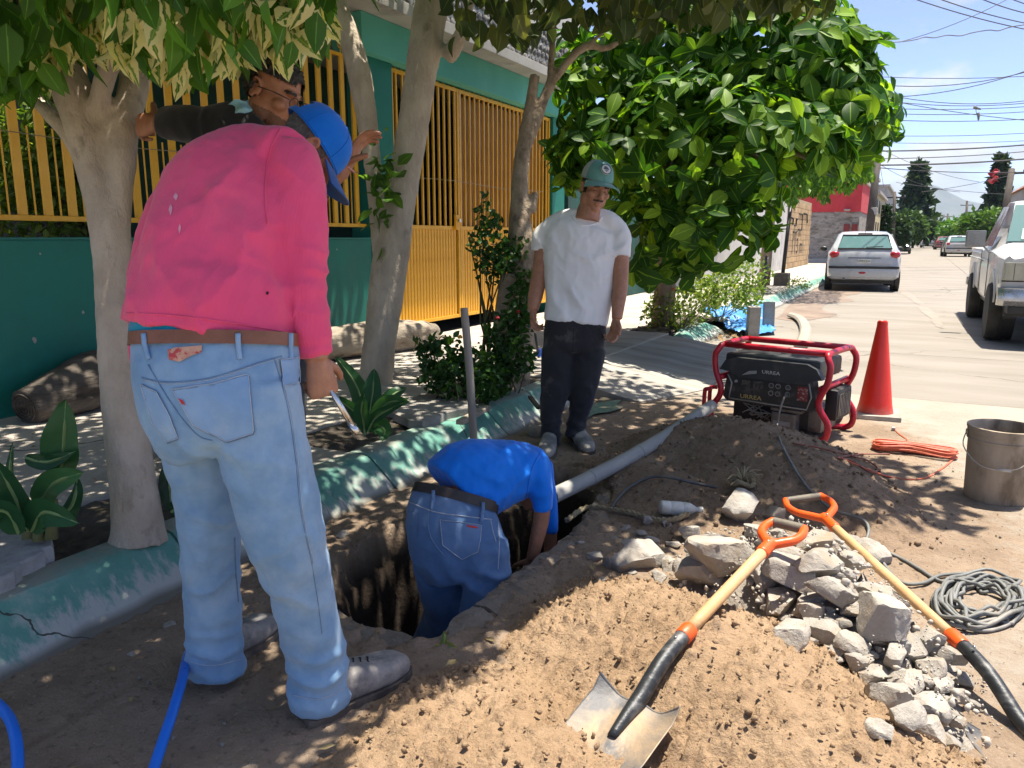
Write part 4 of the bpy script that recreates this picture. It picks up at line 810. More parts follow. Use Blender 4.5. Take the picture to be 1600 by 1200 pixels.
# ================================================================== PEOPLE
def loft(mb, pts, steps=None, n=26, k=1., sq=2.1, ends=True):
    """closed limb through (u, v, depth, half width px, half thickness m); rounded ends; superellipse section"""
    s = spline(pts, steps or len(pts) * 4); c = [P(a, b, d) for a, b, d, _, _ in s]; ring = []
    t0 = (c[1] - c[0]).normalized(); t1 = (c[-1] - c[-2]).normalized(); n1p = None
    seq = [(c[i], s[i][3] * s[i][2] / CF * k, s[i][4] * k, (c[min(i + 1, len(c) - 1)] - c[max(i - 1, 0)]).normalized()) for i in range(len(c))]
    if ends:
        h = lambda q, t, sg, sc: [(q[0] + t * sg * min(q[1], q[2]) * f, q[1] * g, q[2] * g, t) for f, g in sc]
        seq = h(seq[0], t0, -1, ((.05, .55), (.035, .90))) + seq + h(seq[-1], t1, 1, ((.035, .90), (.05, .55)))
    for q, a, b, t in seq:
        n1 = t.cross(VF); n1 = n1.normalized() if n1.length > .05 else n1p
        if n1p and n1.dot(n1p) < 0: n1 = -n1
        n1p = n1; n2 = t.cross(n1).normalized(); r = []
        for j in range(n):
            x, y = math.cos(6.28318 * j / n), math.sin(6.28318 * j / n); e = 2 / sq
            r.append(q + n1 * (a * math.copysign(abs(x) ** e, x)) + n2 * (b * math.copysign(abs(y) ** e, y)))
        ring.append(r)
    return mb.rings(ring)
def U(x, y, z): u, v = pix((x, y, z)); return (u, v, dep((x, y, z)))
def folds(v, n, cs=(), base=.003, sc=7., seed=0., fine=.0012):
    """cloth relief: soft drape plus stacked folds near the joints; cs (pixel u, v, depth, radius m, amplitude, frequency 1/m, axis)"""
    d = base * .7 * fbm(v * sc + seed, 3) + base * 1.5 * (.35 - np.abs(fbm(v * (sc * 1.7, sc * 1.7, sc * .8) + seed * 2, 3))) + fine * fbm(v * 45, 2)
    for u, w, dp, r, amp, fr, ax in cs:
        c = np.array(P(u, w, dp)); g = np.exp(-((v - c) ** 2).sum(1) / r ** 2); a = np.array(ax, float); a /= np.linalg.norm(a)
        ph = (v - c) @ a * fr + 3.2 * fbm(v * 7 + seed, 2) + 1.2 * fbm(v * 16, 2); d = d + amp * g * (1 - 2 * np.abs(np.sin(ph / 2)) ** .8)
    return v + n * d[:, None]
def garment(name, lofts, voxel, material, parent, cs=(), base=.003, it=4, sc=7., extra=None, tilt=None, slim=.965):
    mb = MB()
    for l in lofts: loft(mb, l, k=slim)
    if extra: extra(mb)
    v, n, f = remesh(mb, voxel, it); v = folds(v, n, cs, base, sc, len(name))
    if tilt: v = tilt(v)
    o = meshobj(name, v, f, material, parent, smooth=True); o_b = BVHTree.FromPolygons(v.tolist(), f.tolist()); return o, o_b, (v, n, f)
def onto(bvh, pts, off=.002, n=None, lin=False):
    """a traced line laid on a garment"""
    out = []; s = np.array(spline(pts, n or max(4, len(pts) * 5))) if not lin else np.stack([np.interp(np.linspace(0, len(pts) - 1, n or len(pts) * 6), range(len(pts)), [p[k] for p in pts]) for k in (0, 1)], 1)
    for u, v in s:
        h, nr, i, d = bvh.ray_cast(Vector((0, 0, CH)), ray(u, v).normalized())
        if h is not None:
            if nr.dot(ray(u, v)) > 0: nr = -nr
            if not out or (h - out[-1]).length < .12: out.append(h + nr * off)
    return out
def seam(name, bvh, pts, r, material, parent, off=.001, n=None):
    q = onto(bvh, pts, off, n, lin=name.startswith('pocket'))
    if len(q) > 2: return MB().tube(q, r, 5).build(name, material, parent, smooth=True)
def patch(name, bvh, poly, material, parent, off=.003, step=5, label=None):
    """a flat piece (pocket, label) following the garment inside a traced outline"""
    pl = np.array(poly, float); a, b = pl.min(0), pl.max(0); us = np.linspace(a[0], b[0], max(4, int((b[0] - a[0]) / step))); vs = np.linspace(a[1], b[1], max(4, int((b[1] - a[1]) / step)))
    # rows follow the outline: parametrised between its left and right edge
    V, rows = [], []
    for y in np.clip(vs, a[1] + .01, b[1] - .01):
        xs = []
        for (x0, y0), (x1, y1) in zip(pl, np.roll(pl, -1, 0)):
            if (y0 > y) != (y1 > y): xs.append(x0 + (y - y0) / (y1 - y0) * (x1 - x0))
        if len(xs) < 2: continue
        r = onto(bvh, [(x, y) for x in np.linspace(min(xs), max(xs), len(us))], off, len(us))
        if len(r) == len(us): rows.append(r)
    m = len(us); V = [p for r in rows for p in r]
    F = [(j * m + i, j * m + i + 1, (j + 1) * m + i + 1, (j + 1) * m + i) for j in range(len(rows) - 1) for i in range(m - 1)]
    if F: return meshobj(name, V, F, material, parent, smooth=True, label=label)
def skinmat(name, c): return mat(name, c, tuple(q * .82 for q in c), (c[0] * .8, c[1] * .62, c[2] * .6), rough=.52, scale=26, scale3=8, lo3=.6, hi3=.8, bump=.25, bscale=130, bdist=.003)
def fabric(name, c, c2, rib=0., rough=.85, c3=None, bs=260, scale=5, sheen=.2, lo3=.6, hi3=.74, scale3=4):
    m = mat(name, c, c2, c3, rough=rough, scale=scale, bump=.35, bscale=bs, bdist=.002, sheen=sheen, spec=.2, scale3=scale3, lo3=lo3, hi3=hi3)
    if rib:
        nt = m.node_tree; N = nt.nodes; L = nt.links; b = N['Principled BSDF']; old = b.inputs['Normal'].links[0].from_node; tc = N.new('ShaderNodeTexCoord')
        w = N.new('ShaderNodeTexWave'); w.wave_type = 'BANDS'; w.bands_direction = 'X'; w.inputs['Scale'].default_value = rib; w.inputs['Distortion'].default_value = .4
        w2 = N.new('ShaderNodeTexWave'); w2.wave_type = 'BANDS'; w2.bands_direction = 'Z'; w2.inputs['Scale'].default_value = rib * .9
        for q in (w, w2): L.new(tc.outputs['Object'], q.inputs['Vector'])
        ad = N.new('ShaderNodeMath'); ad.operation = 'MULTIPLY_ADD'; L.new(w2.outputs['Fac'], ad.inputs[0]); ad.inputs[1].default_value = .12; L.new(w.outputs['Fac'], ad.inputs[2])
        bp = N.new('ShaderNodeBump'); bp.inputs['Strength'].default_value = .16; bp.inputs['Distance'].default_value = .002; L.new(ad.outputs[0], bp.inputs['Height']); L.new(old.outputs[0], bp.inputs['Normal']); L.new(bp.outputs[0], b.inputs['Normal'])
    return m
def hand(mb, wrist, d, palm, side, curl=(.5, .7, .5), scale=1., thumb=(.55, .75, .35), spread=.05, tcurl=.35):
    """palm, four unequal jointed fingers and a thumb from the side of the palm; side +1 puts the thumb on palm x d"""
    x = Vector(d).normalized(); z = Vector(palm); z = (z - x * z.dot(x)).normalized(); y = z.cross(x) * side; w = Vector(wrist); s = scale
    def L(a, b, c): return w + (x * a + y * b + z * c) * s
    R = []
    for a, hw, th in ((-.03, .025, .021), (0, .026, .020), (.03, .034, .019), (.06, .040, .016), (.088, .039, .012), (.096, .034, .008)):
        R.append([L(a, hw * math.cos(q) * 1., th * math.sin(q)) for q in (6.28318 * i / 16 for i in range(16))])
    mb.rings(R)
    for i, (off, ln) in enumerate(((.030, .92), (.0105, 1.02), (-.0095, .96), (-.0285, .76))):
        p = L(.078, off, 0); ang = 0.; q = [L(.05, off * .9, .0), p]; r = [.0092 * s, .0096 * s]
        for j, (seg, c) in enumerate(zip((.046, .028, .022), curl)):
            ang += c * (1 + .12 * i) ; dv = (x * math.cos(ang) + z * math.sin(ang) + y * (spread * (1.5 - i))).normalized(); p = p + dv * (seg * ln * s); q.append(p); r.append((.0090, .0082, .0062)[j] * s)
        mb.tube(q, r, 10)
    p = L(.016, .024, .004); q = [p]; r = [.0135 * s]; ang = 0; tx = Vector((thumb[0], thumb[1], thumb[2])).normalized()
    for j, seg in enumerate((.042, .032, .026)):
        dv = (x * (tx.x + .35 * j * tcurl) + y * (tx.y - .5 * j * tcurl) + z * (tx.z + .45 * j * tcurl)).normalized(); p = p + dv * seg * s; q.append(p); r.append((.0115, .0100, .0075)[j] * s)
    mb.tube(q, r, 10)
class Head:
    def __init__(s, c, fwd, up, scale=1.):
        s.c = Vector(c); s.y = Vector(fwd).normalized(); up = Vector(up); s.z = (up - s.y * up.dot(s.y)).normalized(); s.x = s.y.cross(s.z); s.k = scale
        s.M = Matrix.Translation(s.c) @ Matrix((s.x, s.y, s.z)).transposed().to_4x4() @ Matrix.Scale(scale, 4)
    def L(s, a, b, c): return s.M @ Vector((a, b, c))
    def mesh(s, neck=None, voxel=.0045, ears=True, nr=1.):
        mb = MB(); M = s.M
        for c, r in (((0, -.012, .045), (.077, .096, .082)), ((0, .018, -.02), (.067, .072, .088)), ((0, .040, -.062), (.050, .046, .048)), ((0, .066, -.098), (.026, .020, .018)), ((0, .078, .030), (.050, .016, .012)),
                     ((.043, .058, -.018), (.026, .026, .022)), ((-.043, .058, -.018), (.026, .026, .022)), ((0, .086, -.060), (.023, .011, .007)), ((0, .084, -.072), (.020, .011, .008)), ((0, .104, -.028), (.013, .014, .011)), ((.012, .096, -.031), (.009, .010, .008)), ((-.012, .096, -.031), (.009, .010, .008)),
                     ((.055, .0, -.055), (.022, .04, .045)), ((-.055, .0, -.055), (.022, .04, .045))): mb.sphere(c, r, 18, M)
        mb.tube([s.L(0, .078, .028), s.L(0, .094, .0), s.L(0, .106, -.024)], [.010 * s.k, .011 * s.k, .012 * s.k], 10)
        if ears:
            for q in (-1, 1):
                e = [s.L(q * (.079 + .010 * math.sin(t) ** 2), -.014 - .016 * math.cos(t), .002 + .031 * math.sin(t) * (1 if math.sin(t) > 0 else .85)) for t in np.linspace(-1.9, 2.6, 12)]
                mb.tube(e, .0058 * s.k, 8); mb.sphere((q * .078, -.006, .0), (.006, .014, .022), 10, M)
        if neck:
            a = s.L(0, -.03, -.05); b = Vector(neck); mb.tube([a, a.lerp(b, .5), b], [.056 * s.k, .057 * s.k * nr, .064 * s.k * nr], 18)
        v, n, f = remesh(mb, voxel, 3)
        for q in (-1, 1):                                            # eye sockets
            c = np.array(s.L(q * .031, .086, .010)); g = np.exp(-((v - c) ** 2).sum(1) / (.015 * s.k) ** 2); v = v - np.array(s.y)[None] * (.011 * s.k * g)[:, None]
        c = np.array(s.L(0, .1, -.066)); g = np.exp(-(((v - c) @ np.array(s.z)) ** 2) / (.0022 * s.k) ** 2) * (np.abs((v - c) @ np.array(s.x)) < .024 * s.k) * (((v - c) @ np.array(s.y)) > -.03 * s.k); v = v - np.array(s.y)[None] * (.004 * s.k * g)[:, None]
        s.v, s.n, s.f = v, n, f; return v, n, f
    def loc(s, v): q = (v - np.array(s.c)) / s.k; return q @ np.array(s.x), q @ np.array(s.y), q @ np.array(s.z)
    def shell(s, name, fn, off, material, parent, rough=.0):
        x, y, z = s.loc(s.v); k = fn(x, y, z); f = s.f[k[s.f].all(1)]
        if len(f) == 0: return
        used = np.unique(f); mp = np.zeros(len(s.v), int); mp[used] = np.arange(len(used)); V = s.v + s.n * (off + rough * fbm(s.v * 130, 2))[:, None] if rough else s.v + s.n * off
        return meshobj(name, V[used], mp[f], material, parent, smooth=True)
    def cap(s, parent, crown_m, brim_m, back=False, back_m=None, drop=.028, size=1., bx=.088):
        cx, cy, cz, rx, ry, rz = 0, -.012, drop, .087 * size, .107 * size, .105 * size; nth, nph = 40, 10; M = s.M
        def pt(th, t, k=1.): e = math.cos(t * math.pi / 2) ** .72 if t < 1 else 0; return M @ Vector((cx + rx * k * e * math.sin(th), cy + ry * k * e * math.cos(th), cz + rz * k * math.sin(t * math.pi / 2) ** .95))
        for nm, mt, sel in (('crown', crown_m, lambda th: abs(th) <= (1.32 if back_m else 9)), ('mesh_back', back_m, lambda th: abs(th) > 1.32)):
            if mt is None: continue
            mb = MB()
            for i in range(nth):
                a0, a1 = -math.pi + 2 * math.pi * i / nth, -math.pi + 2 * math.pi * (i + 1) / nth; am = (a0 + a1) / 2
                if not sel(am): continue
                for j in range(nph):
                    t0, t1 = j / nph, (j + 1) / nph
                    if back and abs(am) > 2.62 and .06 < (t0 + t1) / 2 < .42 - .5 * max(0, 2.85 - abs(am)): continue
                    for k_, fl in ((1., 0), (.975, 1)):
                        q = [pt(a0, t0, k_), pt(a1, t0, k_), pt(a1, t1, k_), pt(a0, t1, k_)]; mb.add(q[::-1] if fl else q, [(0, 1, 2, 3)])
            o = mb.build(nm, mt, parent, smooth=60); bm = bmesh.new(); bm.from_mesh(o.data); bmesh.ops.remove_doubles(bm, verts=bm.verts[:], dist=.0004); bm.to_mesh(o.data); bm.free()
            if nm == 'crown': cr = o
        mb = MB()
        for a in (0, 1.05, -1.05, 2.1, -2.1): mb.tube([pt(a, t, 1.008) for t in np.linspace(0, .98, 10)], .0013 * s.k, 5)
        mb.sphere(pt(0, 1, 1.0), .007 * s.k, 8); mb.tube([pt(a, .03, 1.008) for a in np.linspace(-3.14, 3.14, 40)], .0016 * s.k, 5); mb.build('stitching', crown_m, cr, smooth=True)
        def br(u, v_, dz=0.):
            a = (u - .5) * 2.3; r = pt(a, .0, 1.); ext = bx * v_ * math.cos(a * .62) ** .8; out = Vector((math.sin(a) * .35, math.cos(a) * .65 + .35, 0)).normalized()
            q = M.inverted() @ r + out * ext + Vector((0, 0, -.022 * (u - .5) ** 2 * 4 * (.35 + v_) - .012 * v_ + dz)); return M @ q
        mb = MB().grid(lambda u, v_: br(u, v_), 18, 7); mb.grid(lambda u, v_: br(1 - u, v_, -.004), 18, 7); mb.tube([br(u, 1, -.002) for u in np.linspace(0, 1, 22)], .0026 * s.k, 6)
        mb.build('brim', brim_m, parent, smooth=True); return pt
def join(parts):
    V, F, o = [], [], 0
    for v, f in parts: V.append(v); F.append(f + o); o += len(v)
    return np.concatenate(V), np.concatenate(F)
def skin_under(lofts, k=.84, voxel=.016):
    mb = MB()
    for l in lofts: loft(mb, l, k=k)
    v, n, f = remesh(mb, voxel, 3); return v, f
def limb_skin(fn, voxel): mb = MB(); fn(mb); v, n, f = remesh(mb, voxel, 2); return v, f
def shoe(name, heel, toe, h, material, sole_m, parent, w=.052, lace=None, tilt=0., shaft=.0, ank=None):
    """work shoe from heel to toe with a moulded sole"""
    a, b = Vector(heel), Vector(toe); x = (b - a); Ln = x.length; x.normalize(); z = Vector((0, 0, 1)); z = (z - x * z.dot(x)).normalized(); y = z.cross(x); M = Matrix.Translation(a) @ Matrix((x, y, z)).transposed().to_4x4()
    prof = [(0., .5, .050), (.03, .78, .062), (.10, .88, .075), (.22, .86, .085), (.34, .84, .092), (.46, .93, .084), (.60, 1.03, .070), (.74, 1.05, .062), (.86, .95, .057), (.95, .72, .047), (1., .38, .036)]
    mb = MB(); R = []
    for t, hw, hh in prof:
        r = []
        for k in range(18):
            q = 6.28318 * k / 18; cy_, sz = math.cos(q), math.sin(q); r.append(M @ Vector((t * Ln, math.copysign(abs(cy_) ** .75, cy_) * hw * w, .014 + (hh * h / .1) * (.5 + .5 * math.copysign(abs(sz) ** .7, sz)))))
        R.append(r)
    mb.rings(R)
    if ank: mb.tube([M @ Vector((.15 * Ln, 0, .05)), ank], [.046, .043], 16)
    v, n, f = remesh(mb, .006, 3); v = v + n * (.0022 * fbm(v * 30, 3) + .0015 * fbm(v * 12, 2))[:, None]
    o = meshobj(name, v, f, material, parent, smooth=True)
    ol = [(t * Ln + (.006 if t > .9 else 0) - (.006 if t < .05 else 0), hw * w * 1.07) for t, hw, _ in prof]; poly = ol + [(p, -q) for p, q in ol[::-1]]
    MB().prism(poly, .0, .026, M).build('sole', sole_m, o)
    if lace:
        mb = MB()
        for t in (.40, .47, .54, .61):
            zt = .014 + np.interp(t, [p[0] for p in prof], [p[2] for p in prof]) * h / .1
            mb.tube([M @ Vector(((t + .02 * math.sin(3 * s)) * Ln, s * .024, zt - .012 * s * s + .002)) for s in np.linspace(-1, 1, 7)], .0028, 6)
        mb.build('laces', lace, o, smooth=True)
    return o
denim = fabric('light_denim', (.15, .285, .46), (.235, .38, .54), c3=(.36, .465, .54), scale=7, scale3=2.6, lo3=.50, hi3=.78, bs=320)
mud_ = None; seam_l = mat('denim_stitch', (.42, .47, .52), (.33, .38, .45), rough=.9, scale=60); seam_d = mat('denim_shadow_seam', (.11, .19, .31), (.15, .25, .39), rough=.9, scale=60)
pinkm = fabric('pink_knit', (.80, .084, .20), (.75, .075, .18), rib=46, c3=(.82, .14, .23), scale=2.2, scale3=1.6, lo3=.52, hi3=.8, rough=.9)
tan = skinmat('skin_tan', (.43, .205, .12)); brown = skinmat('skin_brown', (.40, .18, .10))
boot = mat('dusty_leather', (.15, .15, .15), (.26, .25, .24), (.44, .40, .345), rough=.75, scale=11, detail=9, scale3=7, lo3=.44, hi3=.64, bump=.6, bscale=70, bdist=.004)
solem = mat('shoe_sole', (.06, .05, .045), (.16, .13, .10), rough=.85, scale=14)
blackm = mat('black_cord', (.015, .015, .015), rough=.7, bump=0)
# ---------------------------------------------------------------- man in the pink jumper
pk = thing('person', 'person in pink jumper, faded jeans and blue cap, bent over with back turned', 'person', G(400, 1100))
T_ = [(322, 516, 1.90, 134, .152), (326, 480, 1.90, 132, .152), (328, 440, 1.92, 124, .145), (340, 370, 1.95, 113, .14), (358, 305, 2.0, 106, .135), (390, 266, 2.06, 76, .12), (430, 250, 2.12, 44, .11)]
Y_ = [(296, 298, 2.16, 38, .07), (345, 266, 2.13, 48, .09), (402, 246, 2.08, 46, .10), (452, 244, 2.01, 46, .085)]
RA = [(453, 244, 2.03, 44, .08), (461, 285, 2.0, 50, .08), (465, 350, 1.98, 48, .072), (468, 410, 1.97, 45, .068), (473, 465, 1.96, 41, .062), (483, 515, 1.96, 35, .055), (491, 556, 1.97, 28, .045)]
LA = [(296, 292, 2.16, 38, .07), (256, 352, 2.15, 34, .065), (234, 420, 2.12, 29, .06), (229, 480, 2.10, 27, .055), (228, 545, 2.14, 24, .05), (231, 600, 2.18, 20, .042)]
PV = [(338, 532, 1.9, 131, .135), (338, 570, 1.9, 133, .150), (342, 620, 1.9, 127, .160), (352, 665, 1.92, 116, .150), (362, 690, 1.93, 98, .12)]
LL = [(278, 600, 1.96, 62, .10), (303, 680, 2.0, 56, .098), (322, 750, 2.05, 52, .092), (327, 810, 2.08, 48, .086), (329, 870, 2.12, 45, .078), (333, 940, 2.17, 44, .072), (335, 1000, 2.2, 45, .072), (336, 1048, 2.22, 49, .078)]
RL = [(402, 600, 1.86, 66, .10), (410, 680, 1.87, 69, .104), (426, 760, 1.9, 69, .10), (441, 820, 1.93, 65, .096), (459, 880, 1.97, 57, .088), (475, 940, 2.02, 49, .08), (489, 1000, 2.06, 49, .076), (497, 1050, 2.08, 49, .076), (499, 1096, 2.1, 49, .082)]
def hem_up(v):                                                        # the hem hangs lower at the right hip
    u, w, d = pixs(v); return v - np.stack([0 * u, 0 * u, .05 * sst(330, 470, u) * sst(430, 530, w) * (d < 2.3) * (u < 458)], 1)
sw_o, sw_b, _ = garment('jumper', [T_, Y_, RA, LA], .0085, pinkm, pk, cs=[(430, 300, 2.0, .10, .008, 75, (.6, .2, .7)), (455, 470, 1.97, .09, .006, 110, (.2, 0, 1)), (400, 470, 1.85, .14, .006, 60, (.8, 0, .55)), (490, 545, 1.95, .045, .004, 210, (0, 0, 1)), (240, 450, 2.05, .10, .005, 70, (.4, .2, 1)), (330, 505, 1.78, .18, .006, 48, (.9, .3, .2)), (290, 420, 1.82, .20, .008, 42, (.75, .3, .55)), (380, 400, 1.82, .17, .008, 46, (.85, .3, -.35)), (330, 300, 1.88, .16, .006, 40, (.6, .2, -.7)), (500, 420, 1.95, .07, .005, 120, (.1, 0, 1))], base=.007, tilt=hem_up, slim=.945)
seam('armhole_seam', sw_b, [(441, 196), (425, 230), (416, 270), (414, 310), (418, 350)], .0028, pinkm, sw_o)
seam('hem_seam', sw_b, [(198, 490), (245, 491), (300, 496), (360, 504), (420, 514), (452, 520)], .0022, pinkm, sw_o)
seam('hem_edge', sw_b, [(192, 505), (240, 508), (300, 514), (360, 521), (430, 532), (458, 536)], .0035, pinkm, sw_o, off=.0)
stain = mat('dried_paint', (.80, .42, .50), (.75, .3, .4), rough=.9, scale=20)
for u, v, w, h in ((275, 308, 4, 6), (267, 328, 3, 9), (281, 358, 2, 8)): patch('paint_smear', sw_b, [(u - w, v), (u, v - h), (u + w, v - h * .4), (u + w * .6, v + h * .5), (u, v + h)], stain, sw_o, .0015, 2)
patch('worn_hole', sw_b, [(415, 457), (418, 455), (420, 458), (418, 461), (415, 460)], mat('hole_dark', (.03, .01, .015), rough=1), sw_o, .002, 1.2)
garment('undershirt', [[(318, 528, 1.90, 116, .136), (318, 498, 1.90, 112, .126)]], .012, fabric('teal_cotton', (.0, .27, .38), (.0, .22, .33)), pk, base=.003)
jn, jb, _ = garment('jeans', [PV, LL, RL], .0085, denim, pk, cs=[(336, 1015, 2.18, .075, .012, 105, (.15, 0, 1)), (497, 1050, 2.05, .085, .013, 95, (.2, 0, 1)), (329, 810, 2.0, .09, .006, 70, (.5, 0, 1)), (450, 850, 1.92, .10, .005, 60, (-.4, 0, 1)), (330, 690, 1.85, .10, .007, 70, (.9, .1, .6)), (390, 700, 1.8, .11, .005, 55, (.5, 0, 1)), (285, 700, 1.95, .08, .008, 75, (.6, 0, 1)), (455, 930, 1.95, .10, .006, 65, (.5, 0, 1)), (335, 920, 2.1, .10, .006, 65, (-.4, 0, 1))], base=.009, slim=.945)
for nm, pts, mt, r in (('yoke_seam', [(222, 590), (262, 597), (320, 592), (370, 578), (405, 566), (440, 556)], seam_d, .0013), ('yoke_seam', [(224, 593), (262, 600), (320, 595), (370, 581), (405, 569), (440, 559)], seam_l, .0009), ('centre_seam', [(232, 570), (248, 598), (268, 630), (290, 660), (312, 682), (332, 688)], seam_d, .0016),
                       ('side_seam', [(428, 560), (440, 600), (452, 650), (462, 720), (470, 800), (487, 880), (498, 950), (503, 990)], seam_d, .0009), ('side_seam', [(431, 560), (443, 600), (455, 650), (465, 720), (473, 800), (490, 880)], seam_l, .0009), ('inner_seam', [(366, 840), (368, 890), (372, 940)], seam_d, .002),
                       ('hem_stitch', [(294, 1033), (330, 1040), (376, 1030)], seam_l, .0012), ('hem_stitch', [(458, 1086), (500, 1092), (544, 1072)], seam_l, .0012)):
    seam(nm, jb, pts, r, mt, jn)
pockm = fabric('pocket_denim', (.19, .33, .52), (.26, .40, .58), c3=(.36, .47, .55), scale=5, bs=320)
PR = [(270, 608), (330, 600), (388, 584), (397, 676), (355, 690), (303, 663)]; PL = [(222, 600), (246, 612), (264, 645), (278, 684), (262, 690), (240, 660)]
for q in (PR, PL):
    po = patch('back_pocket', jb, q, pockm, jn, .004, 4); seam('pocket_stitch', jb, q + [q[0]], .0011, seam_l, po, .0046, 60); seam('pocket_edge', jb, [(a + 1, b + 2) for a, b in q] + [(q[0][0] + 1, q[0][1] + 2)], .0014, seam_d, po, .003, 60)
patch('pocket_tab', jb, [(281, 622), (288, 625), (293, 633), (286, 631)], mat('red_tab', (.55, .03, .04), (.45, .02, .03), rough=.7), jn, .007, 2)
patch('small_pocket', jb, [(437, 562), (464, 558), (468, 598), (441, 604)], pockm, jn, .004, 4); seam('pocket_stitch', jb, [(437, 562), (464, 558), (468, 598), (441, 604), (437, 562)], .001, seam_l, jn, .0046, 40)
patch('leather_patch', jb, [(263, 545), (317, 540), (316, 552), (300, 556), (282, 566), (266, 563)], mat('leather_patch', (.62, .36, .24), (.5, .22, .15), (.5, .06, .06), rough=.7, scale=30, scale3=60, lo3=.53, hi3=.56), jn, .005, 3, label='worn tan leather patch with faded red print')
# belt and loops
mb = MB(); R0 = []
def band(pts, n=40, k=1.): 
    c0, c1 = P(*pts[0][:3]), P(*pts[1][:3]); t = (c1 - c0).normalized(); n1 = t.cross(VF).normalized(); n2 = t.cross(n1); rr = []
    for (u, v, d, a, b), c in zip(pts, (c0, c1)):
        for kk in (k,): rr.append([c + n1 * (a * d / CF * kk * math.copysign(abs(math.cos(q)) ** .9, math.cos(q))) + n2 * (b * kk * math.copysign(abs(math.sin(q)) ** .9, math.sin(q))) for q in (6.28318 * i / n for i in range(n))])
    o = [[p + (p - c1).normalized() * -.004 for p in r] for r in rr]
    return MB().rings([o[0], rr[0], rr[1], o[1], o[0]], False, False)
bl = band([(337, 541, 1.9, 128.5, .141), (337, 521, 1.9, 127.5, .141)]).build('belt', mat('brown_leather', (.22, .085, .045), (.17, .065, .035), rough=.5, scale=9, bump=.3), pk, smooth=50)
bb = BVHTree.FromPolygons([tuple(Vector(q.co) + Vector(pk.location)) for q in bl.data.vertices], [tuple(p.vertices) for p in bl.data.polygons])
for u, s in ((228, 6), (372, 2), (452, 0)):
    q = onto(bb, [(u - s * .3, 521), (u, 541)], .004, 5) + onto(jb, [(u + s * .3, 546), (u + s, 562)], .004, 4)
    if len(q) > 2: MB().tube(q, [.0065] * len(q), 6, ry=.35, up=tuple(-VF)).build('belt_loop', pockm, jn, smooth=True)
# skin: head, hands, body
hd = Head(P(478, 238, 2.24), VR * .50 + Vector((0, 0, -1)) * .80 + VF * .28, VR * .80 + Vector((0, 0, 1)) * .48 + VF * .38, 1.0)
hv, hn, hf = hd.mesh(neck=P(425, 250, 2.13))
wr = P(494, 562, 1.97)
def rh(mb): mb.tube([P(488, 525, 1.965), wr], [.034, .030], 12); hand(mb, wr, P(503, 600, 1.99) - wr, VR * -.35 + VF * .7 + Vector((0, 0, -.2)), -1, (1.1, 1.35, .9), 1.05, (.6, .6, .5))
def lh(mb): mb.tube([P(228, 560, 2.15), P(231, 605, 2.18)], [.03, .027], 12); hand(mb, P(231, 606, 2.18), Vector((.05, .1, -1)), VR * .5 + VF * .6, -1, (.4, .6, .4), .95)
v, f = join([skin_under([T_, Y_, RA, LA, PV, LL, RL], .74), (hv, hf), limb_skin(rh, .004), limb_skin(lh, .006)]); meshobj('body', v, f, tan, pk, smooth=True)
hairm = mat('black_hair', (.018, .015, .013), (.035, .028, .024), rough=.6, scale=60, bump=.8, bscale=220, bdist=.004)
hd.shell('hair', lambda x, y, z: (z > -.055 + .02 * (y > -.04)) & (y < .035) & (z < .06) & ~((np.abs(x) > .073) & (y > -.035) & (y < .012) & (z < .04)), .003, mat('greying_hair', (.10, .085, .075), (.18, .16, .14), rough=.8, scale=120, bump=.6, bscale=300), pk, .004)
capb = fabric('blue_cap_cloth', (.0, .155, .62), (.0, .13, .54), scale=6, rough=.75)
hd.cap(pk, capb, fabric('blue_brim_cloth', (.012, .085, .30), (.015, .075, .26), rough=.75), back=True, drop=.030, size=1.04)
# boots
shoe('shoe', G(476, 1130, .0), G(634, 1050, .0), .122, boot, solem, pk, .060, blackm, ank=P(506, 1070, 2.1))
shoe('shoe', G(298, 1068, .0), G(428, 985, .0), .118, boot, solem, pk, .058, blackm, ank=P(338, 1040, 2.2))
# the tool in his hand
wk = thing('wrench', 'shiny steel wrench held in the hand of the person in pink', 'wrench', P(548, 672, 2.02))
stl = mat('chrome', (.62, .60, .57), (.5, .48, .45), rough=.22, metal=1., scale=20, bump=.05)
MB().tube([P(503, 585, 2.0), P(524, 622, 2.0), P(548, 664, 2.03)], [.008, .0085, .008], 10, ry=.6).build('handle', stl, wk, smooth=True)
MB().tube([P(510, 590, 2.01), P(530, 628, 2.01), P(555, 668, 2.03)], [.006, .0065, .006], 8, ry=.6).build('handle', stl, wk, smooth=True)
MB().tube([P(544, 656, 2.03), P(552, 668, 2.03), P(560, 676, 2.03)], [.010, .0145, .011], 10, ry=.6).build('jaw', stl, wk, smooth=True)
# ---------------------------------------------------------------- man behind, in black
bk = thing('person', 'person in black with glasses and a lowered face mask, gripping the ficus trunk', 'person', (-2.62, 2.55, SWZ))
blk = fabric('black_cotton', (.012, .012, .013), (.018, .018, .019), rough=.9)
B_T = [U(-2.55, 2.45, 1.0) + (90, .12), U(-2.52, 2.47, 1.25) + (88, .12), (372, 235, 2.72, 82, .12), (385, 212, 2.70, 55, .10)]
B_A = [(372, 222, 2.68, 34, .07), (330, 200, 2.66, 31, .065), (290, 194, 2.70, 29, .06), (258, 192, 2.76, 26, .05)]
B_B = [(420, 225, 2.74, 36, .07), (470, 290, 2.80, 32, .06), (505, 300, 2.78, 28, .05)]
garment('sweatshirt', [B_T, B_A, B_B], .011, blk, bk, cs=[(320, 200, 2.6, .1, .006, 80, (1, 0, .2))], base=.004)
h2 = Head(P(425, 150, 2.70), VR * .86 + Vector((0, 0, -.42)) + VF * -.22, Vector((0, 0, 1)) + VR * .35, 1.06)
v2, n2, f2 = h2.mesh(neck=P(385, 225, 2.72))
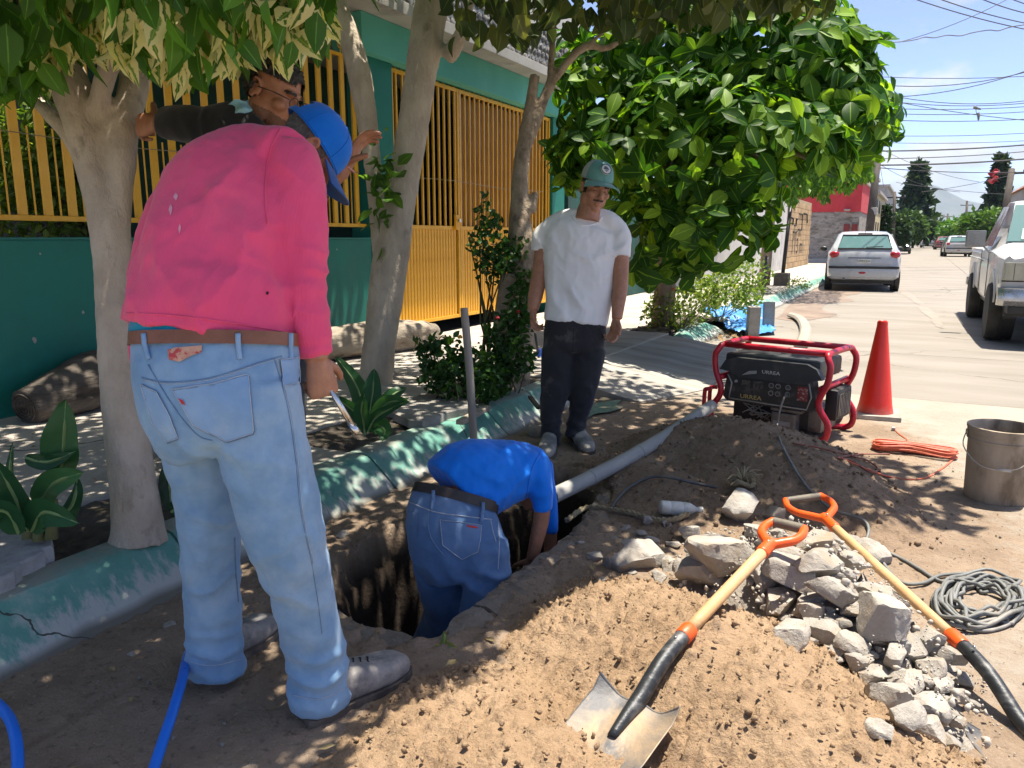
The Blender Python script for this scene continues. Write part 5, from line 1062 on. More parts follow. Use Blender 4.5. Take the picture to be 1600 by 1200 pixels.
def g1(mb): mb.tube([P(275, 193, 2.73), P(246, 193, 2.78)], [.028, .027], 12); hand(mb, P(246, 192, 2.78), -VR * .9 + VF * .45 + Vector((0, 0, .05)), VF * .75 + VR * .55, 1, (.55, .95, .7), 1.12, (.55, .75, .3))
def g2(mb): mb.tube([P(505, 298, 2.78), P(535, 268, 2.76)], [.030, .026], 12); hand(mb, P(540, 262, 2.76), Vector((0, 0, 1)) * .75 + VR * .45, VR * .75 - Vector((0, 0, .45)) - VF * .1, 1, (.25, .45, .3), 1.1, (.5, .6, .55), .09)
B_L = [[U(-2.62, 2.45, 1.0) + (62, .12), U(-2.62, 2.45, .6) + (42, .09), U(-2.62, 2.5, .25) + (30, .06)], [U(-2.45, 2.45, 1.0) + (62, .12), U(-2.45, 2.47, .6) + (42, .09), U(-2.47, 2.5, .25) + (30, .06)]]
garment('trousers', B_L, .016, fabric('dark_trousers', (.03, .032, .04), (.045, .045, .05)), bk)
for x in (-2.64, -2.46): shoe('shoe', (x, 2.55, SWZ + .005), (x + .08, 2.27, SWZ + .005), .1, boot, solem, bk)
v, f = join([skin_under([B_T, B_A, B_B] + B_L, .74), (v2, f2), limb_skin(g1, .0045), limb_skin(g2, .0045)]); meshobj('body', v, f, brown, bk, smooth=True)
h2.shell('hair', lambda x, y, z: (z > .052 - .5 * (y + .02) * (y < -.02) + .0 * y) & ((y < .078) | (z > .075)) | ((y < -.02) & (z > -.03)), .010, hairm, bk, .012)
0 and h2.shell('sideburn', lambda x, y, z: (np.abs(x) > .058) & (y > -.004) & (y < .026) & (z > -.06) & (z < .06), .0015, hairm, bk, .002)
h2.shell('beard', lambda x, y, z: (z < -.045 - .3 * (y - .05) * (y > .05)) & (y > -.01) & (z > -.125) & (np.abs(x) > -1) & ~((y > .075) & (z > -.05)), .0025, mat('stubble', (.15, .078, .05), (.22, .105, .065), rough=.8, scale=160, bump=.5, bscale=300), bk, .003)
h2.shell('eyebrow', lambda x, y, z: (y > .06) & (z > .026) & (z < .036) & (x > .012) & (x < .052), .003, hairm, bk, .002)
h2.shell('eyebrow', lambda x, y, z: (y > .06) & (z > .026) & (z < .036) & (x < -.012) & (x > -.052), .003, hairm, bk, .002)
for s in (-1, 1):
    e = [h2.L(s * .034 + .024 * math.cos(t), .108 - .006 * abs(math.cos(t)), .004 + .018 * math.sin(t)) for t in np.linspace(0, 6.283, 20)]
    if s < 0: gl = MB()
    gl.tube(e, .0018, 6, closed=True); gl.tube([h2.L(s * .060, .10, .01), h2.L(s * .082, .05, .012), h2.L(s * .086, -.005, .008)], .002, 6)
gl.tube([h2.L(-.010, .112, .008), h2.L(.010, .112, .008)], .0016, 6); gl.build('glasses', mat('black_frame', (.01, .01, .01), rough=.3, bump=0), bk, smooth=True)
MB().grid(lambda a, b: tuple(P(347 + 42 * a + 8 * math.sin(5 * b), 162 + 40 * b - 8 * a + 3 * math.sin(9 * a), 2.60 + .05 * (a - .5) ** 2 * 4 + .01 * math.sin(12 * b))), 12, 12).build('face_mask', mat('mask_blue', (.22, .48, .58), (.30, .55, .64), rough=.9, scale=14, bump=.6, bscale=40), bk, smooth=True, label='pale blue surgical mask pulled down to the neck')
q = P(541, 261, 2.76); ax = (P(550, 240, 2.76) - P(530, 272, 2.76)).normalized(); s1 = ax.cross(VF).normalized(); s2 = ax.cross(s1)
MB().tube([q + s1 * .033 * math.cos(t) + s2 * .031 * math.sin(t) for t in np.linspace(0, 6.283, 24)], .0028, 6, closed=True).build('bracelet', mat('pink_thread', (.65, .35, .33), rough=.8, bump=0), bk, smooth=True)
# ---------------------------------------------------------------- man in the white T-shirt
wt = thing('person', 'person in white T-shirt, black jeans and green cap, looking down beside the gnarled tree', 'person', G(882, 705))
W_T = [(899, 506, 4.8, 51, .115), (902, 480, 4.8, 53, .12), (906, 440, 4.8, 57, .125), (909, 400, 4.8, 61, .125), (911, 366, 4.8, 61, .112), (914, 352, 4.8, 40, .085), (917, 347, 4.8, 27, .060)]
W_Y = [(853, 362, 4.84, 15, .062), (882, 348, 4.82, 20, .07), (943, 347, 4.79, 20, .07), (969, 362, 4.78, 14, .06)]
W_S1 = [(857, 362, 4.84, 17, .062), (849, 372, 4.85, 18, .066), (847, 391, 4.86, 17, .066)]; W_S2 = [(965, 361, 4.78, 16, .062), (970, 376, 4.77, 17, .065), (970, 402, 4.76, 16, .064)]
whm = fabric('white_cotton', (.82, .82, .82), (.77, .77, .77), c3=(.68, .67, .65), scale=3, scale3=2, lo3=.6, hi3=.85, rough=.9)
ts, tb, _ = garment('t_shirt', [W_T, W_Y, W_S1, W_S2], .011, whm, wt, cs=[(870, 385, 4.7, .12, .008, 50, (.7, 0, .7)), (950, 390, 4.65, .12, .008, 50, (-.7, 0, .7)), (905, 470, 4.65, .18, .009, 38, (1, .2, .25)), (870, 470, 4.7, .12, .008, 45, (1, .2, .2)), (910, 400, 4.65, .2, .008, 40, (.8, .2, .6)), (847, 378, 4.8, .06, .006, 80, (.6, 0, .8)), (972, 385, 4.7, .06, .006, 80, (-.6, 0, .8))], base=.010, sc=5)
seam('collar', tb, [(893, 336), (898, 344), (907, 350), (919, 352), (932, 348), (941, 339)], .006, whm, ts, .0)
for q in ([(833, 388), (845, 392), (862, 393)], [(956, 399), (970, 402), (984, 400)], [(850, 498), (880, 503), (915, 511), (948, 512)]): seam('hem', tb, q, .004, whm, ts, .0)
W_P = [(899, 496, 4.8, 49, .105), (898, 525, 4.8, 50, .115), (896, 550, 4.8, 46, .11)]; W_L = [(873, 545, 4.8, 27, .10), (869, 600, 4.78, 25, .09), (862, 640, 4.77, 19, .075), (861, 678, 4.78, 16, .07), (861, 694, 4.78, 16, .07)]; W_R = [(921, 545, 4.8, 27, .10), (913, 600, 4.78, 23, .09), (906, 640, 4.8, 17, .072), (899, 668, 4.83, 15, .068), (898, 682, 4.83, 15, .068)]
blj = fabric('black_denim', (.022, .022, .026), (.035, .033, .036), c3=(.13, .115, .105), scale3=5, lo3=.56, hi3=.72, scale=5)
pj, pjb, _ = garment('jeans', [W_P, W_L, W_R], .011, blj, wt, cs=[(862, 680, 4.7, .10, .014, 85, (.1, 0, 1)), (900, 665, 4.75, .10, .014, 85, (.1, 0, 1)), (868, 610, 4.7, .1, .008, 60, (.3, 0, 1)), (912, 605, 4.7, .1, .008, 60, (-.3, 0, 1)), (895, 560, 4.7, .09, .008, 60, (1, 0, .5))], base=.006)
seam('fly_seam', pjb, [(897, 512), (897, 535), (896, 552)], .003, blj, pj); seam('side_seam', pjb, [(851, 520), (848, 570), (846, 620)], .003, blj, pj)
for q in ([(935, 512), (945, 530)], [(862, 512), (852, 528)]): seam('pocket_seam', pjb, q, .003, blj, pj)
h3 = Head(P(930, 297, 4.72), -VF * .86 + VR * .24 + Vector((0, 0, -.34)), Vector((0, 0, 1)) + VR * .16, 1.06)
v3, n3, f3 = h3.mesh(neck=P(917, 346, 4.755), nr=1.18)
def wa(mb): loft(mb, [(851, 372, 4.85, 14, .056), (847, 410, 4.85, 14, .055), (841, 440, 4.84, 12.5, .05), (836, 465, 4.82, 11.5, .046), (833, 484, 4.81, 8.6, .034)]); hand(mb, P(833, 485, 4.81), Vector((.02, 0, -1)), VR * .7 - VF * .3, -1, (.55, .8, .5), 1.0)
def wb(mb): loft(mb, [(970, 380, 4.77, 14, .056), (969, 420, 4.76, 13.5, .055), (969, 450, 4.74, 12, .05), (966, 475, 4.72, 10.5, .045), (964, 498, 4.71, 8.2, .034)]); hand(mb, P(963, 499, 4.71), Vector((-.12, 0, -1)), -VR * .6 - VF * .5, 1, (.45, .75, .5), 1.05)
v, f = join([skin_under([W_T, W_Y, W_P, W_L, W_R], .70), (v3, f3), limb_skin(wa, .005), limb_skin(wb, .005)]); meshobj('body', v, f, tan, wt, smooth=True)
h3.shell('moustache', lambda x, y, z: (y > .06) & (z > -.056) & (z < -.040) & (np.abs(x) < .032), .004, hairm, wt, .003)
h3.shell('eyebrow', lambda x, y, z: (y > .06) & (z > .024) & (z < .034) & (x > .012) & (x < .052), .0035, hairm, wt, .002)
h3.shell('eyebrow', lambda x, y, z: (y > .06) & (z > .024) & (z < .034) & (x < -.012) & (x > -.052), .0035, hairm, wt, .002)
h3.shell('eyelid_line', lambda x, y, z: (y > .05) & (z > -.001) & (z < .006) & (x > .016) & (x < .045), .0022, hairm, wt)
h3.shell('eyelid_line', lambda x, y, z: (y > .05) & (z > -.001) & (z < .006) & (x < -.016) & (x > -.045), .0022, hairm, wt)
h3.shell('hair', lambda x, y, z: (z > -.045 + .02 * (y > -.04)) & (y < .03) & (z < .06) & ~((np.abs(x) > .073) & (y > -.035) & (y < .012) & (z < .04)), .004, hairm, wt, .004)
capg = fabric('green_cap_cloth', (.12, .29, .27), (.15, .33, .30), scale=6)
pt3 = h3.cap(wt, capg, capg, back_m=fabric('grey_mesh', (.42, .42, .42), (.33, .33, .33), bs=150), drop=.058, size=1.04, bx=.082)
c0 = pt3(0, .42, 1.03); nz = (pt3(0, .42, 1.2) - pt3(0, .42, 1.0)).normalized(); xx = h3.x; yy_ = nz.cross(xx).normalized(); Mb = Matrix.Translation(c0) @ Matrix((xx, yy_, nz)).transposed().to_4x4()
bd = MB().lathe([(.001, .004), (.030, .004), (.0325, .002), (.033, -.004)], 24, Mb).build('badge', mat('badge_white', (.72, .74, .75), rough=.8, bump=0), wt, smooth=40, label='round white badge with dark rim on the cap')
mk = MB().tube([Mb @ Vector((.0315 * math.cos(t), .0315 * math.sin(t), .0045)) for t in np.linspace(0, 6.283, 28)], .0022, 6, closed=True)
for x, y, w, h in ((0, .014, .006, .002), (-.001, .008, .012, .0015), (0, -.001, .017, .003), (0, -.007, .014, .0015), (.002, -.013, .010, .003)): mk.box((x - w, y - h, .004), (x + w, y + h, .0052), Mb)
mk.build('badge_print', mat('badge_ink', (.05, .07, .08), rough=.8, bump=0), bd)
shoe('shoe', G(862, 690), G(852, 722), .105, boot, solem, wt, .052, ank=P(861, 680, 4.78)); shoe('shoe', G(893, 682), G(922, 712), .105, boot, solem, wt, .052, ank=P(898, 672, 4.83))
# ---------------------------------------------------------------- man in the trench
bu = thing('person', 'person in bright blue T-shirt and jeans bending down inside the trench', 'person', (-1.55, 2.5, -.9))
Z_T = [(713, 770, 3.09, 68, .140), (734, 752, 3.12, 68, .155), (765, 744, 3.18, 61, .165), (798, 735, 3.24, 50, .165), (828, 728, 3.3, 36, .15)]
Z_S = [(828, 730, 3.2, 34, .08), (843, 762, 3.18, 21, .065), (848, 796, 3.18, 15, .058)]; Z_S2 = [(838, 730, 3.45, 26, .08), (856, 780, 3.5, 14, .06), (860, 830, 3.52, 11, .05)]
blue = fabric('blue_jersey', (.0, .185, .76), (.0, .16, .68), scale=3, rough=.7)
bs, bsb, _ = garment('t_shirt', [Z_T, Z_S, Z_S2], .009, blue, bu, cs=[(790, 770, 3.05, .13, .008, 60, (.6, .2, -.7)), (740, 765, 3.0, .12, .005, 55, (.5, 0, .8)), (842, 775, 3.1, .07, .006, 90, (.3, 0, 1)), (800, 700, 3.15, .1, .006, 60, (1, 0, .2)), (760, 730, 3.05, .16, .008, 50, (.3, .1, .9))], base=.008)
seam('armhole_seam', bsb, [(845, 708), (832, 730), (825, 760), (822, 790)], .003, blue, bs); seam('sleeve_hem', bsb, [(835, 798), (848, 800), (861, 798)], .003, blue, bs, 0)
Z_P = [(712, 777, 3.07, 68, .128), (705, 812, 3.05, 73, .150), (718, 860, 3.03, 76, .155), (726, 890, 3.04, 66, .14)]
Z_L = [(684, 850, 3.06, 44, .11), (690, 910, 3.10, 40, .10), (697, 960, 3.16, 36, .09), U(-1.72, 2.5, -.5) + (30, .075), U(-1.72, 2.48, -.86) + (26, .07)]
Z_R = [(750, 850, 2.99, 45, .115), (757, 895, 2.98, 42, .11), (758, 945, 3.0, 38, .095), U(-1.50, 2.42, -.5) + (30, .075), U(-1.50, 2.40, -.86) + (26, .07)]
dn2 = fabric('mid_denim', (.075, .155, .30), (.11, .20, .36), c3=(.19, .28, .41), scale=4, scale3=3, lo3=.52, hi3=.75, bs=320)
jz, jzb, _ = garment('jeans', [Z_P, Z_L, Z_R], .0095, dn2, bu, cs=[(725, 890, 2.95, .12, .008, 70, (.8, 0, .6)), (770, 900, 2.9, .10, .009, 75, (.4, 0, 1)), (680, 880, 3.0, .1, .007, 70, (.5, 0, 1))], base=.008)
for nm, pts, r in (('yoke_seam', [(641, 785), (680, 800), (720, 806), (768, 812)], .0025), ('centre_seam', [(671, 798), (669, 820), (676, 845), (695, 870)], .003), ('side_seam', [(778, 815), (780, 850), (778, 890)], .0022), ('pocket_seam', [(766, 812), (770, 830), (775, 847)], .0022)): seam(nm, jzb, pts, r, seam_l if nm != 'centre_seam' else seam_d, jz)
PB = [(688, 812), (752, 821), (748, 862), (722, 874), (692, 852)]
pk2 = fabric('mid_denim_pocket', (.085, .17, .32), (.13, .22, .38), scale=5, bs=320)
po = patch('back_pocket', jzb, PB, pk2, jz, .004, 4); seam('pocket_stitch', jzb, PB + [PB[0]], .0014, seam_l, po, .0046, 60)
patch('pocket_label', jzb, [(729, 821), (745, 823), (745, 826), (729, 824)], MATS['red_tab'], jz, .007, 2)
po = patch('back_pocket', jzb, [(640, 798), (654, 803), (653, 835), (645, 828)], pk2, jz, .004, 3)
bl2 = band([(710, 786, 3.07, 70, .140), (714, 771, 3.08, 68.5, .140)]); 
bl2.build('belt', mat('black_belt', (.022, .018, .016), (.04, .03, .025), rough=.5), bu, smooth=50)
for u, v in ((677, 772), (752, 790)):
    q = onto(jzb, [(u + 1, v + 8), (u - 2, v + 26)], .010, 6)
    if len(q) > 2: MB().tube([q[0] + Vector((0, 0, .03))] + q, .007, 6, ry=.4, up=tuple(-VF)).build('belt_loop', pk2, jz, smooth=True)
h4 = Head(P(826, 752, 3.58), VF * .5 + Vector((0, 0, -.8)), VF * .8 + Vector((0, 0, .5)), 1.)
v4, n4, f4 = h4.mesh(neck=P(828, 725, 3.4), voxel=.007)
def za(mb): loft(mb, [(848, 780, 3.18, 13.5, .048), (845, 815, 3.19, 12.5, .045), (838, 845, 3.2, 11, .042), (832, 872, 3.22, 9, .034)]); hand(mb, P(832, 873, 3.22), Vector((-.1, .15, -1)), VF, 1, (.4, .6, .4), 1.)
def zb(mb): loft(mb, [(860, 815, 3.52, 11, .046), (860, 850, 3.54, 10, .042), (856, 890, 3.56, 8.5, .034)]); hand(mb, P(856, 891, 3.56), Vector((-.1, .1, -1)), -VF, -1, (.4, .6, .4), 1.)
v, f = join([skin_under([Z_T, Z_P, Z_L, Z_R], .74), (v4, f4), limb_skin(za, .006), limb_skin(zb, .007)]); meshobj('body', v, f, brown, bu, smooth=True)
capt = fabric('beige_cap', (.36, .30, .21), (.30, .25, .18)); h4.cap(bu, capt, capt, drop=.03, size=1.05)
for x, y in ((-1.72, 2.40), (-1.50, 2.32)): shoe('shoe', (x, y, -.93), (x + .05, y + .28, -.93), .1, boot, solem, bu)
# ================================================================== OBJECTS OF THE DIG
def frame_m(o, x, z=(0, 0, 1)):
    x = Vector(x).normalized(); z = Vector(z); z = (z - x * z.dot(x)).normalized(); return Matrix.Translation(Vector(o)) @ Matrix((x, z.cross(x), z)).transposed().to_4x4()
steel = MATS['steel']
def text_mesh(body, size, depth=.001):
    c = bpy.data.curves.new('lettering', 'FONT'); c.body = body; c.size = size; c.extrude = depth; c.align_x = 'CENTER'; c.align_y = 'CENTER'; c.resolution_u = 2
    o = bpy.data.objects.new('t', c); TMP.collection.objects.link(o); vl = TMP.view_layers[0]; vl.update(); ev = o.evaluated_get(vl.depsgraph); m = ev.to_mesh()
    v = [tuple(q.co) for q in m.vertices]; f = [tuple(p.vertices) for p in m.polygons]; ev.to_mesh_clear(); bpy.data.objects.remove(o); bpy.data.curves.remove(c); return v, f
# ---------------------------------------------------------------- generator
def generator():
    a, b = G(1112, 668), G(1282, 697); rz = math.atan2(b.y - a.y, b.x - a.x); W_, D_, H_ = .76, .50, .575
    t = thing('generator', 'black portable generator in a red tubular frame behind the brown dirt heap', 'generator', (a.x, a.y, 0), rz)
    red = mat('red_frame_paint', (.46, .012, .030), (.38, .010, .025), (.20, .02, .03), rough=.35, scale=6, scale3=14, lo3=.62, hi3=.75, bump=.1); blk = mat('black_plastic', (.022, .026, .030), (.035, .038, .040), (.12, .105, .085), rough=.45, scale=8, scale3=5, lo3=.55, hi3=.8, bump=.15, bscale=120)
    gun = mat('engine_grey', (.20, .19, .175), (.12, .115, .105), (.25, .21, .16), rough=.55, metal=.4, scale=14); dkm = mat('engine_black', (.012, .012, .012), (.025, .022, .02), rough=.6, scale=12)
    r = .0205
    def tube(name, pts, rad=r, n=24, m=red, par=t): return MB().tube(spline(pts, n), rad, 12).build(name, m, par, smooth=True, local=True)
    for x in (0., W_):                                              # end hoops, waisted in the middle
        s = -1 if x == 0 else 1; w = .0 if x == 0 else .0
        tube('end_frame', [(x - s * .06, 0, .02), (x, .0, .05), (x + s * .01, 0, .14), (x - s * .045, 0, .23), (x - s * .05, 0, .30), (x - s * .01, 0, .40), (x, 0, .50), (x - s * .02, .01, .55), (x - s * .03, .07, H_), (x - s * .03, D_ - .07, H_), (x - s * .02, D_ - .01, .55), (x, D_, .50), (x - s * .01, D_, .40), (x - s * .05, D_, .30), (x - s * .045, D_, .23), (x + s * .01, D_, .14), (x, D_, .05), (x - s * .06, D_, .02)], n=70)
        tube('cross_bar', [(x - s * .045, 0, .36), (x - s * .045, D_, .36)], n=3)
    for y in (.06, D_ - .06): tube('top_rail', [(.03, y, H_), (W_ - .03, y, H_)], n=3)
    for y in (0, D_): tube('bottom_rail', [(.05, y, .025), (W_ - .05, y, .025)], n=3)
    for y in (-.03, .05): tube('folding_handle', [(-.05, y, .0), (-.05, y, .24), (-.035, y, .27), (.0, y, .275)], .014, 14)
    # tank and shroud
    MB().bbox((.05, .04, .40), (W_ - .07, D_ - .04, .525), .035).build('fuel_tank', blk, t, smooth=40, local=True)
    MB().lathe([(.05, .50), (.05, .52), (.045, .53), (.01, .53)], 20, Matrix.Translation((.40, .25, 0))).build('tank_cap', blk, t, smooth=40, local=True)
    hood = MB().prism([(.04, .415), (.08, .48), (.15, .505), (.62, .505), (.68, .48), (.72, .415), (.66, .405), (.61, .375), (.18, .375), (.13, .405)], -.012, .05, Matrix(((1, 0, 0, 0), (0, 0, 1, 0), (0, 1, 0, 0), (0, 0, 0, 1)))).build('hood', blk, t, local=True)
    MB().prism([(.20, .392), (.25, .425), (.30, .432), (.30, .412), (.26, .405)], -.0155, -.012, Matrix(((1, 0, 0, 0), (0, 0, 1, 0), (0, 1, 0, 0), (0, 0, 0, 1)))).build('light_strip', mat('grey_trim', (.35, .35, .34), rough=.4, bump=0), hood, local=True)
    panel = MB().prism([(.07, .235), (.095, .40), (.66, .40), (.69, .235), (.66, .205), (.10, .205)], .0, .09, Matrix(((1, 0, 0, 0), (0, 0, 1, 0), (0, 1, 0, 0), (0, 0, 0, 1)))).build('control_panel', mat('panel_black', (.016, .017, .018), (.03, .028, .026), (.09, .08, .065), rough=.6, scale=18, scale3=9), t, local=True)
    MB().tube([(.115, -.004, .225), (.13, -.004, .33), (.10, -.004, .385)], .005, 6).build('panel_trim', MATS['grey_trim'], panel, smooth=True, local=True); MB().tube([(.115, -.004, .225), (.635, -.004, .218), (.66, -.004, .30), (.64, -.004, .385)], .005, 6).build('panel_trim', MATS['grey_trim'], panel, smooth=True, local=True)
    sock = mat('socket_black', (.010, .010, .010), (.10, .09, .08), rough=.5, scale=60)
    for x, z in ((.40, .345), (.445, .345), (.40, .295), (.445, .295), (.51, .345), (.51, .30)):
        o = MB().lathe([(.019, 0), (.019, .006), (.012, .007), (.012, .003), (.001, .003)], 14, Matrix.Translation((x, 0, z)) @ Matrix.Rotation(math.pi / 2, 4, 'X')).build('outlet', sock, panel, smooth=40, local=True)
        MB().tube([(x + .015 * math.cos(q), -.0075, z + .015 * math.sin(q)) for q in np.linspace(0, 6.28, 14)], .0016, 5, closed=True).build('outlet_ring', MATS['grey_trim'], o, local=True)
    MB().lathe([(.010, 0), (.009, .012), (.001, .013)], 12, Matrix.Translation((.16, 0, .345)) @ Matrix.Rotation(math.pi / 2, 4, 'X')).build('knob', MATS['grey_trim'], panel, smooth=40, local=True)
    for lo, hi in (((.20, -.006, .31), (.255, 0, .36)), ((.28, -.008, .315), (.345, 0, .365))): MB().bbox(lo, hi, .004).build('switch_plate', sock, panel, local=True)
    MB().bbox((.57, -.003, .27), (.635, 0, .36), .001).build('warning_label', mat('label_red', (.22, .03, .03), (.16, .02, .02), (.3, .25, .22), rough=.7, scale3=60, lo3=.55, hi3=.6), panel, local=True)
    X90 = Matrix.Rotation(math.pi / 2, 4, 'X')
    for body, sz, x, z, y, m, par in (('URREA', .034, .395, .428, -.0135, mat('letter_white', (.62, .62, .60), rough=.5, bump=0), hood), ('URREA', .042, .265, .248, -.0015, mat('letter_gold', (.42, .33, .12), rough=.45, bump=0), panel)):
        v, f = text_mesh(body, sz); M = Matrix.Translation((x, y, z)) @ X90 @ Matrix.Diagonal((1.15, .95, 1, 1)); MB().add([M @ Vector(q) for q in v], f).build('lettering', m, par, local=True)
    # engine bay
    MB().bbox((.10, .10, .05), (.62, D_ - .06, .20), .02).build('engine_block', dkm, t, smooth=40, local=True)
    MB().bbox((.40, .02, .045), (.56, .12, .17), .012).build('battery', gun, t, local=True); MB().bbox((.42, .016, .085), (.53, .02, .115), .001).build('battery_label', MATS['grey_trim'], t, local=True)
    MB().bbox((.39, .03, .175), (.59, .13, .195), .006).build('battery_clamp', gun, t, local=True)
    for k in range(7):
        q = [(.14 + RNG.uniform(0, .2), .06 + RNG.uniform(0, .05), .19), (.15 + RNG.uniform(0, .22), .03 + RNG.uniform(0, .05), .13 + RNG.uniform(-.03, .03)), (.20 + RNG.uniform(0, .2), .03 + RNG.uniform(0, .05), .15), (.26 + RNG.uniform(0, .14), .07, .10)]
        tube('wiring', q, .0035, 14, mat('wire_grey', (.30, .29, .26), (.2, .19, .17), rough=.7))
    MB().lathe([(.001, 0), (.022, 0), (.022, .02), (.012, .03), (.012, .05)], 14, Matrix.Translation((.59, .02, .05)) @ X90).build('drain_bolt', MATS['chrome'], t, smooth=40, local=True)
    MB().bbox((.60, .10, .05), (.70, .40, .20), .03).build('cylinder_cover', gun, t, smooth=40, local=True)
    mu = MB().bbox((W_ - .06, .12, .14), (W_ + .02, .40, .34), .02).build('muffler', dkm, t, smooth=40, local=True)
    for k in range(8): MB().bbox((W_ + .019, .145 + .03 * k, .17), (W_ + .026, .158 + .03 * k, .31), .002).build('muffler_slot', gun, mu, local=True)
    for y in (-.02, D_ + .03):
        o = MB().lathe([(.03, -.03), (.08, -.03), (.098, -.015), (.098, .015), (.08, .03), (.03, .03)], 28, Matrix.Translation((W_ - .16, D_ + .02, .098)) @ Matrix.Rotation(math.pi / 2, 4, 'X')).build('wheel', mat('dusty_rubber', (.05, .045, .04), (.18, .16, .13), rough=.9, scale=7), t, smooth=40, local=True)
        break
    return t
gen = generator()
# ---------------------------------------------------------------- cone
c = G(1366, 650); tc_ = thing('traffic_cone', 'red traffic cone standing on the road behind the generator', 'cone', (c.x, c.y, 0), .1)
conem = mat('cone_red', (.70, .025, .010), (.62, .02, .009), (.55, .14, .09), rough=.45, scale=3, scale3=6, lo3=.6, hi3=.85, bump=.15, dirt=(.45, .22, .17), dz=(.0, .10))
MB().bbox((-.165, -.165, 0), (.165, .165, .035), .014).build('base_plate', mat('dusty_base', (.42, .39, .34), (.25, .23, .20), rough=.9, scale=7), tc_, smooth=40, local=True)
MB().lathe([(.125, .034), (.122, .05), (.112, .09), (.036, .665), (.033, .69), (.028, .70), (.022, .695), (.022, .6)], 36).build('cone_body', conem, tc_, smooth=35, local=True)
MB().lathe([(.0355, .672), (.0362, .682), (.034, .692)], 36, caps=False).build('rim_band', conem, tc_, smooth=True, local=True)
# ---------------------------------------------------------------- bucket
c = G(1556, 778); bk_ = thing('bucket', 'dirty grey plastic bucket with wire handle on the road at right', 'bucket', (c.x, c.y, 0))
bm_ = mat('muddy_plastic', (.42, .345, .255), (.30, .24, .17), (.17, .13, .09), rough=.8, scale=6, detail=9, scale3=5, lo3=.52, hi3=.64, bump=.5, bscale=30, bdist=.004, stretch=(1, 1, .4))
MB().lathe([(.001, .0), (.138, .0), (.143, .01), (.150, .27), (.1505, .30), (.157, .303), (.157, .309), (.152, .312), (.153, .335), (.1575, .338), (.1575, .356), (.161, .358), (.161, .37), (.153, .372), (.149, .36), (.140, .03), (.001, .025)], 48, caps=False).build('bucket_body', bm_, bk_, smooth=40, local=True)
MB().lathe([(.001, .10), (.1445, .10)], 30, caps=False).build('bucket_contents', mat('mud', (.10, .085, .065), (.16, .13, .10), rough=.8, scale=12), bk_, local=True)
hw_ = mat('zinc_wire', (.55, .53, .48), (.4, .38, .34), rough=.4, metal=.8, bump=0)
MB().tube(spline([(-.160, -.02, .33), (-.17, -.09, .27), (-.10, -.155, .20), (.0, -.175, .19), (.08, -.16, .22), (.13, -.10, .29), (.155, -.03, .335)], 26), .0028, 7).build('handle', hw_, bk_, smooth=True, local=True)
MB().tube([(-.03, -.176, .192), (.03, -.176, .192)], .007, 10).build('grip', mat('grip_white', (.5, .48, .43), rough=.6), bk_, smooth=True, local=True)
for x in (-1, 1): MB().lathe([(.016, 0), (.014, .008), (.001, .009)], 12, Matrix.Translation((x * .155, -.02, .33)) @ Matrix.Rotation(x * math.pi / 2, 4, 'Y')).build('handle_ear', bm_, bk_, smooth=40, local=True)
